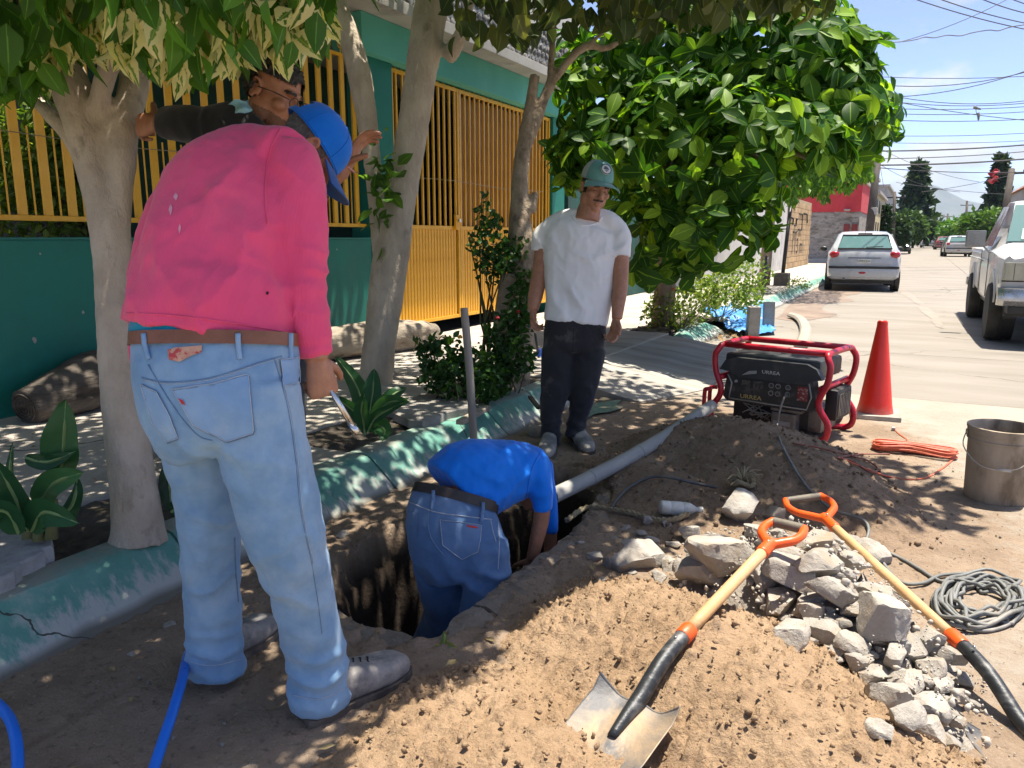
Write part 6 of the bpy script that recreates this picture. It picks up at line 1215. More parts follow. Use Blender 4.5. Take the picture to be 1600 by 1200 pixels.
# ---------------------------------------------------------------- shovels
orange = mat('orange_plastic', (.80, .105, .012), (.72, .085, .010), rough=.38, scale=6, bump=.08); wood = mat('shaft_wood', (.58, .37, .185), (.48, .285, .13), (.36, .20, .09), rough=.55, scale=7, scale3=5, lo3=.6, hi3=.75, bump=.15, stretch=(.16, 1.5, 1.5)); barm = mat('grip_dark', (.10, .085, .06), (.15, .13, .10), rough=.6, scale=10)
blade_m = mat('worn_steel', (.10, .10, .105), (.19, .185, .175), (.33, .245, .16), rough=.62, metal=.3, scale=7, scale3=4, lo3=.48, hi3=.62, bump=.3, bscale=60); sock_m = mat('black_socket', (.035, .038, .042), (.20, .20, .20), rough=.45, metal=.5, scale=14, lo=.5, hi=.7, stretch=(.4, 1, 1))
def shovel(label, M, droop, cx=.285):
    t = thing('shovel', label, 'shovel', M.translation); Q = M
    def bl(u, v, dz=0.):
        x = v; w = .118 * (1 - .04 * x) * (1 if x < .55 else max(.02, math.sqrt(max(0, 1 - ((x - .55) / .45) ** 2)) * .98 + .02)); s = 2 * u - 1
        z = .035 * s * s * (1 - .5 * x) + .03 * math.sin(math.pi * x * .9) * 0 - droop * x * x - .012 * math.exp(-(s / .25) ** 2) * (1 - x) * -1.6 + dz + (.022 * max(0, abs(s) - .55) / .45 * max(0, 1 - x / .12) if x < .12 else 0)
        return Q @ Vector((-.295 * x - .0, s * w, z))
    mb = MB().grid(lambda u, v: bl(u, v), 18, 16); mb.grid(lambda u, v: bl(1 - u, v, -.003), 18, 16); mb.tube([bl(u, 0, -.0015) for u in np.linspace(0, 1, 19)], .0035, 6); mb.tube([bl(0, v, -.0015) for v in np.linspace(0, 1, 17)] + [bl(1, v, -.0015) for v in np.linspace(1, 0, 17)], .002, 5)
    mb.build('blade', blade_m, t, smooth=50)
    MB().tube([Q @ Vector(p) for p in spline([(-.13, 0, .004), (-.06, 0, .018), (0, 0, .026), (.06 * cx / .285, 0, .042), (.14 * cx / .285, 0, .062), (.22 * cx / .285, 0, .070), (cx + .005, 0, .072)], 20)], [.012] + [.012 + .009 * min(1, k / 6) for k in range(1, 20)], 14).build('socket', sock_m, t, smooth=True)
    MB().tube([Q @ Vector((x, 0, .072)) for x in (cx, cx + .005, cx + .04, cx + .045)], [.0215, .0235, .0235, .0215], 16).build('collar', orange, t, smooth=40)
    MB().tube([Q @ Vector((x, 0, .072)) for x in np.linspace(cx + .045, .74, 8)], .0175, 16).build('shaft', wood, t, smooth=True)
    for x, y in ((cx - .035, .0), (.79, 0)): MB().sphere(Q @ Vector((x, y, .0935 if x < .5 else .091)), .0045, 8).build('rivet', steel, t, smooth=True)
    g = MB().tube([Q @ Vector((x, 0, .072)) for x in (.735, .74, .79, .815)], [.019, .0215, .0205, .021], 14)
    for s in (-1, 1): g.tube([Q @ Vector(p) for p in spline([(.80, s * .002, .072), (.83, s * .028, .072), (.865, s * .056, .072), (.91, s * .064, .072), (.945, s * .056, .072), (.957, s * .05, .072)], 16)], [.016] * 6 + [.0145] * 7 + [.016, .0155, .013], 12)
    v, n, f = remesh(g, .004, 2); go = meshobj('handle_yoke', v, f, orange, t, smooth=True)
    MB().tube([Q @ Vector((.95, y, .072)) for y in (-.052, -.05, .05, .052)], [.014, .0165, .0165, .014], 14).build('grip_bar', barm, go, smooth=40)
    return t
n1 = onheap(1000, 1112) + Vector((0, 0, .03)); g1_ = P(1232, 842, dep(onheap(1225, 862)) - .13)
x1 = (g1_ - n1).normalized(); s1_ = (g1_ - n1).length / .95
shovel('shovel with orange grip lying blade down on the tan dirt heap', frame_m(n1 - Vector((0, 0, .018)), x1, Vector((0, 0, 1)) + VR * -.12 - VF * .12) @ Matrix.Scale(s1_, 4), .03, .225)
n2 = G(1596, 1118, .04); g2_ = P(1262, 800, dep(onheap(1262, 830)) - .02); x2 = (g2_ - n2).normalized(); s2_ = (g2_ - n2).length / .93
shovel('shovel leaning across the concrete rubble with its blade at the right edge', frame_m(n2 - Vector((0, 0, .05)), x2, Vector((0, -.25, 1))) @ Matrix.Scale(s2_, 4), .02, .17)
# ---------------------------------------------------------------- broken concrete
conc = mat('broken_concrete', (.39, .36, .318), (.30, .275, .24), (.34, .25, .16), rough=.93, scale=1.6, scale3=.6, lo3=.52, hi3=.70, bump=.7, bscale=9, bdist=.009, rand=.16)
def rock_mesh(seed, flat=.75, sub=4, planes=9):
    r = np.random.default_rng(seed); bm = bmesh.new(); bmesh.ops.create_icosphere(bm, subdivisions=sub, radius=1); v = np.array([tuple(q.co) for q in bm.verts]); bm.verts.index_update(); f = [[q.index for q in p.verts] for p in bm.faces]; bm.free()
    for k in range(planes):
        n = r.normal(size=3); n /= np.linalg.norm(n); d = r.uniform(.40, .72); e = v @ n - d; v = v - np.outer(np.maximum(e, 0), n)
    v = v * (1, r.uniform(.75, 1.), flat); v = v * (1 + .07 * fbm(v * 3 + seed, 3) + .06 * fbm(v * 8 + seed, 4) + .045 * fbm(v * 19 + seed, 3))[:, None]
    me = bpy.data.meshes.new('concrete_chunk'); me.from_pydata(v.tolist(), [], f); me.polygons.foreach_set('use_smooth', np.ones(len(f), bool)); me.set_sharp_from_angle(angle=math.radians(32)); me.materials.append(conc); return me
RM = [rock_mesh(k, .62 + .05 * (k % 4), 4, 11 + k % 4) for k in range(9)]
def rock(u, v, wpx, label, group=None, k=0, z=0., name='concrete_chunk', m=None):
    p = onheap(u, v + wpx * .15); d = dep(p); s = wpx * .5 * d / CF * 1.4; o = bpy.data.objects.new(name, RM[k % len(RM)]); C.objects.link(o)
    o.location = p + Vector((0, 0, s * .18 + z)); o.rotation_euler = (random.uniform(-.35, .35), random.uniform(-.35, .35), random.uniform(0, 6.3)); o.scale = (s, s * random.uniform(.8, 1), s * random.uniform(.8, 1.1)); return tag(o, label, 'concrete', group)
GRP = 'broken concrete chunks of the rubble pile'
big_rocks = [(1140, 862, 112, 'broad flat grey concrete slab piece at the left of the rubble pile'), (1108, 888, 78, 'long thin grey concrete sliver below the flat slab piece'), (1285, 880, 80, 'upright grey concrete block behind the D-shaped orange grip'), (1245, 895, 84, 'pale flat concrete chunk under the orange shovel grip'),
             (1310, 925, 78, 'pale square concrete chunk in the middle of the rubble pile'), (1375, 975, 122, 'largest pale concrete chunk, wedged below the second shovel shaft'), (1418, 1062, 62, 'rounded tan concrete lump low in the rubble pile'), (1352, 872, 58, 'bluish concrete chunk beside the top of the second shovel shaft'),
             (1150, 795, 66, 'pointed brown and grey chunk on the brown dirt heap'), (1215, 945, 60, 'grey tilted chunk at the near left of the rubble pile'), (1258, 945, 46, 'small cream chunk between two larger pale ones'), (1005, 870, 84, 'half buried grey chunk behind the tan heap'), (1378, 1085, 66, 'pale chunk with tan stain half buried at the front of the pile'), (1425, 1010, 64, 'flat pale chunk under the wooden shaft'), (1080, 838, 40, 'small grey chunk beside the white plastic bottle'), (1300, 850, 70, 'dusty chunk lying behind the orange grips')]
for i, (u, v, w, lb) in enumerate(big_rocks): rock(u, v, w, lb, GRP, i)
rest = [(1200, 905, 40), (1230, 985, 52), (1270, 965, 42), (1290, 985, 52), (1340, 1010, 44), (1325, 880, 40), (1355, 920, 44), (1400, 930, 36), (1450, 1000, 50), (1470, 1020, 46), (1448, 1040, 48), (1395, 1030, 44), (1465, 1065, 46), (1440, 1100, 52), (1410, 1120, 58), (1470, 1110, 46), (1455, 1140, 50), (1490, 1085, 34), (1490, 1125, 30), (1360, 1055, 40), (1340, 1040, 36), (1310, 1015, 44), (1190, 880, 34), (1230, 870, 40), (1265, 850, 50), (1180, 830, 40), (1210, 805, 34), (1400, 1000, 40), (1330, 950, 40), (1520, 1105, 22), (1500, 1060, 26), (1380, 1140, 36), (1480, 1160, 30)]
for i, (u, v, w) in enumerate(rest): rock(u, v, w * 1.18, 'pale angular concrete chunk among the larger pieces of the rubble pile', GRP, i + 3)
_k = 0
while _k < 100:
    u, v = RNG.uniform(1160, 1500), RNG.uniform(810, 1150)
    if inpoly(u, v, [(1165, 820), (1290, 815), (1370, 860), (1440, 980), (1500, 1080), (1500, 1150), (1440, 1150), (1330, 1040), (1220, 980), (1170, 900)]):
        rock(u, v, RNG.uniform(13, 34), 'pale angular concrete chunk among the larger pieces of the rubble pile', GRP, _k, -.01); _k += 1
for i, (u, v, w) in enumerate([(955, 880, 46), (925, 870, 34), (980, 850, 30), (1020, 850, 36), (1045, 880, 40), (1075, 890, 46), (1000, 835, 24), (1055, 850, 30), (960, 845, 22), (1030, 900, 40), (905, 850, 22), (990, 895, 26), (1010, 815, 24), (1040, 815, 22), (975, 825, 22), (1085, 870, 30), (940, 905, 24)]): rock(u, v, w * .78, 'small concrete piece in the row between the trench and the flat slab piece', 'small concrete pieces beside the trench', i + 2)
for i, (u, v, w, lb) in enumerate([(262, 978, 24, 'small grey stone on the dirty road beside the kerb'), (207, 1024, 14, 'tiny grey stone between the kerb and the brown slab joint'), (536, 834, 22, 'small stone on the sunlit ledge beside the trench'), (838, 674, 34, 'pale rough stone behind the shoulder of the person in blue'), (1008, 604, 16, 'small dark stone by the broken ramp edge')]): rock(u, v, w, lb, None, i + 4, name='stone')
clods('rubble_crumbs', 1500, lambda x, y: h_pile(x, y) + .05, (-.75, .42, 1.75, 3.2), .003, .014, mat('concrete_crumb', (.44, .40, .35), (.34, .31, .27), rough=.95, scale=20), 'small concrete crumbs filling the rubble pile', 9, .01)
# ---------------------------------------------------------------- cables, coils, rope, hose, pipe
def lay(pts, off=.008, n=None): return [onheap(u, v) + Vector((0, 0, off)) for u, v in spline(pts, n or len(pts) * 6)]
grey = mat('grey_rubber', (.17, .175, .17), (.12, .125, .12), (.30, .28, .25), rough=.6, scale=12, bump=.1); orc = mat('orange_cord', (.62, .15, .075), (.52, .11, .05), rough=.5, scale=10, bump=.1)
def coil(name, label, u, v, rx, ry, turns, r, m, tail=None, seed=1, ang=0., hz_=.0):
    q = np.random.default_rng(seed); c = G(u, v); ex = (G(u + rx, v) - c); ey = (G(u, v - ry) - c); pts = []
    for k in range(turns * 22):
        a = 6.28318 * k / 22; s = 1 - .52 * ((k / 22 * .618) % 1) + .03 * math.sin(a * 3 + k * .01); o = .10 * math.sin(k * .05), .10 * math.cos(k * .037)
        pts.append(c + ex * (s * math.cos(a + ang) + o[0]) + ey * (s * math.sin(a + ang) + o[1]) + Vector((0, 0, r + .035 * (k / (turns * 22)) * (1 + .4 * math.sin(a * 2 + k)))))
    t = thing(name, label, 'cable', (c.x, c.y, 0)); MB().tube(spline([tuple(p) for p in pts], len(pts) * 2), r, 7).build('coiled_cable', m, t, smooth=True)
    for tl in tail or (): MB().tube(tl, r, 7).build('loose_cable', m, t, smooth=True)
    return t
coil('grey_cable', 'grey electric cable coiled on the road beside the rubble', 1530, 945, 76, 40, 13, .0068, grey, [lay([(1222, 700), (1240, 735), (1265, 770), (1300, 800), (1345, 815), (1357, 832), (1350, 855)], .012), lay([(1345, 868), (1385, 868), (1430, 890), (1458, 908), (1475, 915)], .012), lay([(1375, 880), (1405, 915), (1440, 918), (1470, 905), (1520, 902)], .016)])
gp = gen.matrix_basis @ Vector((.51, -.01, .30)); gq = [gp, gp + Vector((-.01, -.05, -.01)), gp + Vector((-.03, -.07, -.10)), P(1214, 670, dep(gp) - .10)] + [onheap(1217, 690) + Vector((0, 0, .02)), onheap(1222, 702) + Vector((0, 0, .012))]
MB().tube(spline([tuple(p) for p in gq], 26), .0062, 7).build('power_lead', grey, smooth=True, loc=tuple(gp), label='grey power lead hanging from the generator socket', cat='cable')
def orange_coil():
    c = G(1428, 716); t = thing('extension_cord', 'orange extension cord bundled on the road beside the cone', 'cable', (c.x, c.y, 0)); q = np.random.default_rng(5); a, b = G(1362, 702), G(1496, 718); x = b - a; y = Vector((-x.y, x.x, 0)).normalized(); pts = []
    for k in range(13):
        w = .055 * math.sin(k * 1.9) + .01; e = q.uniform(-.06, .05); z = .006 + .004 * k
        pts += [a + x * (.0 + .05 * q.random()) + y * (w * .5) + Vector((0, 0, z)), a + x * .12 + y * (w - .02) + Vector((0, 0, z + .012)), a + x * .5 + y * (w * .55 + .012) + Vector((0, 0, z + .01)), a + x * .88 + y * (w + .02) + Vector((0, 0, z)), a + x * (1.0 - .05 * q.random()) + y * (w * .4) + Vector((0, 0, z)), a + x * .85 + y * (w - .035) + Vector((0, 0, z + .004)), a + x * .45 + y * (w * .6 - .02) + Vector((0, 0, z + .012)), a + x * .1 + y * (w - .035) + Vector((0, 0, z + .004))]
    MB().tube(spline([tuple(p) for p in pts], len(pts) * 5), .0052, 6).build('coiled_cord', orc, t, smooth=True)
    MB().tube(lay([(1493, 716), (1470, 735), (1440, 750), (1395, 748), (1350, 733), (1310, 715)], .006), .0052, 6).build('loose_cord', orc, t, smooth=True)
    MB().tube(lay([(1238, 695), (1280, 702), (1320, 712), (1355, 722), (1372, 735), (1358, 740), (1330, 722), (1310, 718), (1345, 712), (1390, 712)], .008), .0048, 6).build('loose_cord', mat('dark_cord', (.22, .06, .035), (.15, .04, .025), rough=.6), t, smooth=True)
    MB().tube(lay([(1398, 673), (1405, 680), (1418, 690), (1412, 698), (1395, 700)], .006), .0052, 6).build('loose_cord', orc, t, smooth=True)
    p = G(1396, 671, .01); MB().bbox(tuple(p - Vector((.012, .022, .008))), tuple(p + Vector((.012, .022, .016))), .005).build('plug', mat('plug_grey', (.35, .33, .30), rough=.6), t)
orange_coil()
q = lay([(955, 800), (965, 785), (985, 766), (1015, 752), (1045, 752), (1080, 760), (1120, 768)], .02); MB().tube(q, .0072, 8).build('black_hose', mat('dull_black_rubber', (.06, .062, .06), (.10, .10, .095), (.2, .18, .15), rough=.6, scale=10), smooth=True, loc=tuple(q[0]), label='short dark cable arching over the brown dirt beside the trench', cat='cable')
# rope: twisted strand with a frayed knot
ropem = mat('dirty_rope', (.40, .33, .20), (.30, .24, .14), (.20, .16, .10), rough=.95, scale=30, bump=1., bscale=160)
rp = thing('rope', 'frayed yellow grey rope lying along the trench edge', 'rope', onheap(1000, 805))
for k in range(3):
    b = lay([(885, 818), (915, 798), (950, 800), (985, 806), (1015, 815), (1045, 818), (1075, 808)], .014, 60); MB().tube([p + Vector((.007 * math.cos(i * .8 + k * 2.09), .0, .007 * math.sin(i * .8 + k * 2.09))) for i, p in enumerate(b)], .0075, 7).build('strand', ropem, rp, smooth=True)
kn = onheap(1160, 762) + Vector((0, 0, .03)); mb = MB()
for k in range(34):
    a = RNG.uniform(0, 6.28); e = kn + Vector((math.cos(a), math.sin(a), 0)) * RNG.uniform(.05, .13) + Vector((0, 0, RNG.uniform(-.02, .05))); m_ = kn.lerp(e, .5) + Vector((0, 0, RNG.uniform(.01, .05))); mb.tube(spline([tuple(kn), tuple(m_), tuple(e)], 6), [.005, .005, .004, .003, .002, .001], 5)
mb.build('frayed_end', ropem, rp, smooth=True)
MB().tube(spline([tuple(kn + Vector((.05 * math.cos(a), .05 * math.sin(a), .01 * math.sin(3 * a)))) for a in np.linspace(0, 7.5, 14)], 40), .012, 8).build('knot', ropem, rp, smooth=True)
# plastic bottle
bx = onheap(1035, 803) + Vector((0, 0, .03)); M = frame_m(bx, (P(1092, 797, dep(bx)) - bx), (0, 0, 1)) @ Matrix.Rotation(math.pi / 2, 4, 'Y')
bt = thing('plastic_bottle', 'crushed white plastic bottle lying on the brown dirt', 'bottle', bx)
MB().lathe([(.001, -.012), (.024, -.012), (.031, -.006), (.032, .03), (.029, .034), (.032, .038), (.032, .085), (.029, .09), (.032, .095), (.030, .12), (.018, .145), (.013, .15), (.013, .165), (.001, .166)], 20, M).build('bottle_body', mat('cloudy_plastic', (.62, .64, .60), (.5, .5, .45), (.35, .29, .2), rough=.35, scale=12, scale3=6), bt, smooth=40)
MB().lathe([(.001, .182), (.014, .182), (.0155, .178), (.0155, .160)], 16, M).build('bottle_cap', mat('cap_white', (.6, .6, .56), rough=.4), bt, smooth=40)
# grey pipe across to the trench
pp = thing('drain_pipe', 'long dusty grey pipe lying from the ramp to the trench', 'pipe', G(1000, 690))
pm = mat('dusty_pipe', (.25, .255, .24), (.33, .325, .30), (.42, .39, .335), rough=.7, scale=4, scale3=5, lo3=.55, hi3=.72, bump=.3, bscale=30, stretch=(1, .3, 1))
a, b = G(862, 776, .08), G(1112, 634, .23); ln = [a.lerp(b, t) + Vector((0, 0, -.03 * math.sin(math.pi * t))) for t in np.linspace(0, 1, 26)]
MB().tube(ln, .038, 20).build('pipe_body', pm, pp, smooth=40); dkk = (b - a).normalized()
for k in (5, 12, 19): MB().tube([ln[k] - dkk * .02, ln[k] + dkk * .02], .0405, 20).build('pipe_joint', pm, pp, smooth=40)
# blue hose
hp = thing('water_hose', 'bright blue hose looping up between the legs of the person in pink', 'hose', G(250, 1190))
hm = mat('blue_hose', (.01, .16, .72), (.012, .14, .62), rough=.32, scale=5, bump=.05)
MB().tube(spline([tuple(P(*q)) for q in ((330, 985, 2.42), (306, 1002, 2.34), (292, 1030, 2.22), (283, 1068, 2.06), (268, 1118, 1.95), (252, 1165, 1.87), (238, 1210, 1.8), (225, 1270, 1.72))], 34), .0135, 14).build('hose_run', hm, hp, smooth=True)
MB().tube(spline([tuple(P(*q)) for q in ((-40, 1075, 2.0), (-10, 1095, 1.95), (12, 1118, 1.9), (24, 1150, 1.84), (28, 1195, 1.78), (25, 1260, 1.7))], 30), .0135, 14).build('hose_run', hm, hp, smooth=True)
# pole standing behind the trench
pl = thing('wooden_pole', 'grey weathered pole standing upright behind the person in blue', 'pole', G(741, 712, .0)); MB().tube(spline([tuple(P(742, 720, 4.15)), tuple(P(738, 650, 4.15)), tuple(P(733, 570, 4.14)), tuple(P(725, 481, 4.12))], 14), [.0215] * 13 + [.020], 12).build('pole_shaft', mat('grey_wood', (.28, .245, .205), (.20, .175, .145), (.36, .33, .29), rough=.85, scale=9, stretch=(1, 1, .15), bump=.5), pl, smooth=40)
# ---------------------------------------------------------------- logs and slabs on the pavement
def log(name, label, pts, m, seed, n=18):
    t = thing(name, label, 'log', Vector(pts[0][:3])); s = spline([tuple(p) for p in pts], n); mb = MB().tube([Vector(q[:3]) for q in s], [q[3] for q in s], 18); v, nn, f = remesh(mb, .016, 2)
    v = v + nn * (.03 * fbm(v * (3, 3, 6) + seed, 3) + .025 * (.3 - np.abs(fbm(v * (5, 2.5, 14) + seed, 3))))[:, None]; meshobj('log_wood', v, f, m, t, smooth=True)
    e0, e1 = Vector(s[0][:3]), Vector(s[1][:3]); d = (e0 - e1).normalized(); M = frame_m(e0 + d * .012, d)
    for k in range(4): MB().tube([M @ Vector((.0, s[0][3] * (.2 + .18 * k) * math.cos(a), s[0][3] * (.2 + .18 * k) * math.sin(a))) for a in np.linspace(0, 6.28, 20)], .004, 5, closed=True).build('growth_ring', m, t, smooth=True)
drift = mat('driftwood', (.12, .10, .08), (.075, .06, .048), (.035, .028, .022), rough=.9, scale=8, scale3=6, lo3=.53, hi3=.66, bump=1., bscale=30, bdist=.02, stretch=(.6, .5, 2))
z = SWZ; A = G(60, 655, z); B = G(150, 632, z); Cc = G(260, 600, z)
log('driftwood_log', 'split dark driftwood log lying against the green wall', [(*(A + Vector((.05, -.1, .10))), .12), (*(A.lerp(B, .5) + Vector((.05, 0, .15))), .17), (*(B + Vector((.05, .1, .19))), .19), (*(Cc + Vector((.05, .2, .15))), .14)], drift, 2)
greyw = mat('dry_log', (.34, .29, .225), (.25, .21, .16), (.15, .12, .09), rough=.9, scale=6, scale3=7, bump=1., bscale=26, stretch=(.6, .4, 2))
A = G(515, 562, z); B = G(645, 545, z)
log('dry_log', 'pale dry log lying on the pavement behind the forked tree', [(*(A + Vector((0, -.25, .15))), .15), (*(A.lerp(B, .4) + Vector((0, 0, .16))), .16), (*(B + Vector((0, 0, .15))), .15), (*(B + Vector((0, .35, .12))), .11)], greyw, 5)
def slabby(name, label, poly, z0, h, m, cat='slab'):
    q = [tuple(G(u, v, z0))[:2] for u, v in poly]; c = np.mean(q, 0); s = spline(q + [q[0]], 34)[:-1]; s = s + RNG.normal(0, .008, s.shape)
    R = [[(x, y, z0 - .01) for x, y in s], [(x, y, z0 + h * .8) for x, y in s], [(c[0] + (x - c[0]) * .95, c[1] + (y - c[1]) * .95, z0 + h) for x, y in s]]
    mb = MB().rings(R); return mb.build(name, m, smooth=35, loc=(c[0], c[1], z0), label=label, cat=cat)
slabby('stone_slab', 'flat stone slab on the pavement beside the rose bush', [(612, 655), (650, 628), (700, 628), (742, 640), (700, 655), (656, 668)], SWZ + .012, .05, mat('flat_stone', (.33, .31, .28), (.25, .235, .21), rough=.9, scale=8, bump=.6))
slabby('cement_lump', 'grey spilled cement patch beside the left canna', [(-60, 880), (-20, 832), (40, 836), (80, 858), (78, 880), (40, 900), (10, 922), (-40, 930)], SWZ + .02, .05, mat('cement', (.38, .37, .36), (.30, .29, .28), rough=.95, scale=14, bump=.8), 'cement')
def plank(name, label, a, b, w, h, m, cat): a, b = Vector(a), Vector(b); M = frame_m(a, b - a); return MB().bbox((0, -w / 2, 0), ((b - a).length, w / 2, h), .006, M).build(name, m, loc=tuple(a), label=label, cat=cat)
plank('wood_scrap', 'small broken board lying on the kerb top beside the pole', G(718, 664, .185), G(762, 640, .185), .05, .03, mat('scrap_wood', (.36, .31, .24), (.26, .22, .17), rough=.85, stretch=(.3, 1, 1)), 'board')
plank('wood_scrap', 'dark stick lying on the green kerb left of the person in white', G(828, 622, .185), G(842, 640, .17), .03, .02, mat('dark_stick', (.13, .10, .07), (.09, .07, .05), rough=.9), 'stick')
hm2 = thing('hand_tool', 'slim tool with a blue head standing behind the hand of the person in white', 'tool', G(842, 560, SWZ)); MB().tube([G(842, 560, SWZ), AX(836, 520, G(842, 560, SWZ).x)], .012, 8).build('tool_handle', mat('black_metal', (.02, .02, .02), rough=.4), hm2, smooth=True); MB().tube([G(842, 560, SWZ) + Vector((0, 0, .02)), G(842, 560, SWZ) + Vector((0, 0, .09))], [.035, .025], 10).build('tool_head', mat('tool_blue', (.02, .08, .40), rough=.4), hm2, smooth=40)
# ---------------------------------------------------------------- beyond the ramp: blocks, tarpaulin, kerb stump, litter, posts
block_m = mat('cement_block', (.36, .335, .30), (.28, .26, .23), rough=.95, scale=10, bump=.7)
def cblock(label, p, rz, tilt):
    t = thing('cinder_block', label, 'block', p, rz); t.rotation_euler = (tilt, 0, rz); mb = MB()
    for lo, hi in (((-.075, -.06, 0), (.075, -.03, .40)), ((-.075, .03, 0), (.075, .06, .40)), ((-.075, -.03, 0), (-.05, .03, .40)), ((.05, -.03, 0), (.075, .03, .40)), ((-.0125, -.03, 0), (.0125, .03, .40))): mb.bbox(lo, hi, .004)
    mb.build('block_body', block_m, t, local=True); return t
cblock('grey cement block standing on end in front of the blue tarpaulin', G(1175, 526), .5, .06); cblock('lighter cement block leaning behind the first one on the tarpaulin', G(1200, 516), .3, -.12)
def tarp():
    P4 = [G(1098, 487, .17), G(1200, 478, .05), G(1212, 524, .0), G(1150, 528, .0)]
    def f(u, v):
        a = P4[0].lerp(P4[1], u); b = P4[3].lerp(P4[2], u); p = a.lerp(b, v); n = fbm(np.array([[p.x * 2.2, p.y * 2.2, 1.7]]), 3)[0]; n2 = abs(fbm(np.array([[p.x * 5, p.y * 5, 4.7]]), 2)[0]); return p + Vector((0, 0, .05 + .12 * n + .10 * n2))
    MB().grid(f, 44, 44).build('tarpaulin', mat('blue_tarp', (.045, .22, .62), (.06, .27, .68), (.42, .50, .58), rough=.4, scale=5, scale3=3, lo3=.56, hi3=.66, bump=.3), smooth=True, loc=tuple(P4[3]), label='crumpled blue tarpaulin spread beside the broken kerb', cat='tarpaulin')
tarp()
st_ = [G(1236, 497), G(1250, 503), G(1258, 517), G(1256, 534), G(1250, 548)]
MB().tube([p + Vector((0, 0, .05)) for p in [Vector(q) for q in spline([tuple(p) for p in st_], 16)]], .075, 8, ry=.55).build('kerb_piece', mat('bare_concrete', (.36, .32, .265), (.29, .255, .21), rough=.9, scale=8), smooth=40, loc=tuple(st_[0]), label='loose curved concrete kerb piece on the road beyond the generator', cat='kerb piece')
mb = MB(); 
for k in range(70):
    p = G(RNG.uniform(1128, 1172), RNG.uniform(505, 535), .02); a = RNG.uniform(0, 6.28); e = Vector((math.cos(a), math.sin(a), RNG.uniform(-.2, .4))) * RNG.uniform(.05, .11); w = Vector((-math.sin(a), math.cos(a), RNG.uniform(-.4, .4))) * .03; mb.add([p, p + e * .5 + w, p + e, p + e * .5 - w + Vector((0, 0, .02))], [(0, 1, 2), (0, 2, 3)])
mb.build('dry_leaves', mat('dry_leaf', (.30, .19, .08), (.20, .12, .05), rough=.8, scale=9), kind='stuff', label='dry brown leaves heaped beside the broken kerb', cat='leaves')
mb = MB(); 
for k in range(260):
    x, y = RNG.uniform(-4.9, -.9), RNG.uniform(.8, 7.5); zz = SWZ + .012 if x < KX - .31 else (.19 if x < KX else .016); 
    if x > KX and (sdist(np.array([x]), np.array([y]), HP)[0] > -.05): continue
    if KX - .31 <= x <= KX + .05: continue
    p = Vector((x, y, max(zz, hz(x, y) + .02 if x > KX else zz))); a = RNG.uniform(0, 6.28); s = RNG.uniform(.02, .05); e = Vector((math.cos(a), math.sin(a), RNG.uniform(-.1, .3))) * s; w = Vector((-math.sin(a), math.cos(a), RNG.uniform(-.3, .3))) * s * .3; mb.add([p, p + e * .5 + w, p + e, p + e * .5 - w + Vector((0, 0, .006))], [(0, 1, 2), (0, 2, 3)])
mb.build('fallen_leaves', mat('fallen_leaf', (.34, .26, .12), (.20, .14, .06), (.12, .16, .04), rough=.8, scale=2.), kind='stuff', label='small dry leaves scattered on pavement and road', cat='leaves')
def post(label, u, v, top, base):
    p = G(u, v, SWZ); t = thing('metal_post', label, 'post', p); d = dep(p); q = P(top[0], top[1], d); MB().tube([p, q], .045, 10).build('post_shaft', mat('black_post', (.018, .016, .016), (.03, .028, .026), rough=.5), t, smooth=True)
    if base: MB().bbox(tuple(p - Vector((.17, .17, .05))), tuple(p + Vector((.17, .17, .30))), .03).build('post_footing', mat('footing', (.12, .105, .09), (.09, .08, .07), rough=.95, scale=8), t)
post('black metal post with a square concrete footing on the pavement', 1221, 446, (1236, 316), True); post('shorter slim black post in front of the footed post', 1192, 458, (1199, 400), False)
# ================================================================== STREET BEYOND
def wheel(t, c, r, w, rub, rim_m, ax='X', spokes=6):
    M = Matrix.Translation(c) @ Matrix.Rotation(math.pi / 2, 4, 'Y'); o = MB().lathe([(r * .62, -w / 2), (r * .93, -w / 2), (r, -w * .36), (r, w * .36), (r * .93, w / 2), (r * .62, w / 2)], 28, M).build('tyre', rub, t, smooth=40, local=True)
    MB().lathe([(.01, w * .2), (r * .2, w * .22), (r * .25, w * .34), (r * .5, w * .28), (r * .6, w * .46), (r * .64, w * .46), (r * .64, -w * .46), (r * .6, -w * .46), (r * .5, -w * .28), (r * .25, -w * .34), (.01, -w * .22)], 24, M).build('rim', rim_m, o, smooth=40, local=True); return o
rubber = mat('tyre_rubber', (.022, .021, .020), (.05, .046, .042), rough=.85, scale=10); rimm = mat('rim_grey', (.35, .34, .33), (.22, .21, .20), rough=.4, metal=.7, scale=8)
glass = bpy.data.materials.new('car_glass'); glass.use_nodes = True
_b = glass.node_tree.nodes['Principled BSDF']; _b.inputs['Base Color'].default_value = (.10, .20, .20, 1); _b.inputs['Roughness'].default_value = .05; _b.inputs['Specular IOR Level'].default_value = .45
def paint(name, c): return mat(name, c, tuple(q * .95 for q in c), tuple(q * .86 for q in c), rough=.28, scale=2, scale3=3, coat=.6, bump=0, metal=.0)
def ring(y, zl, wl, wb, zb, wr, zr):
    h = [(wl * .86, zl), (wl, zl + .07), (wb * 1.0, zl + (zb - zl) * .55), (wb * .985, zb), (wb * .93 if wr < wb * .93 else wr, zb + (zr - zb) * .12), (wr, zr - (zr - zb) * .14), (wr * .86, zr - .005), (wr * .45, zr + .012)]
    return [(x, y, z) for x, z in h] + [(-x, y, z) for x, z in h[::-1]]
def shell_car(t, st, m, smooth=38): return MB().rings([ring(*s) for s in st]).build('body', m, t, smooth=smooth, local=True)
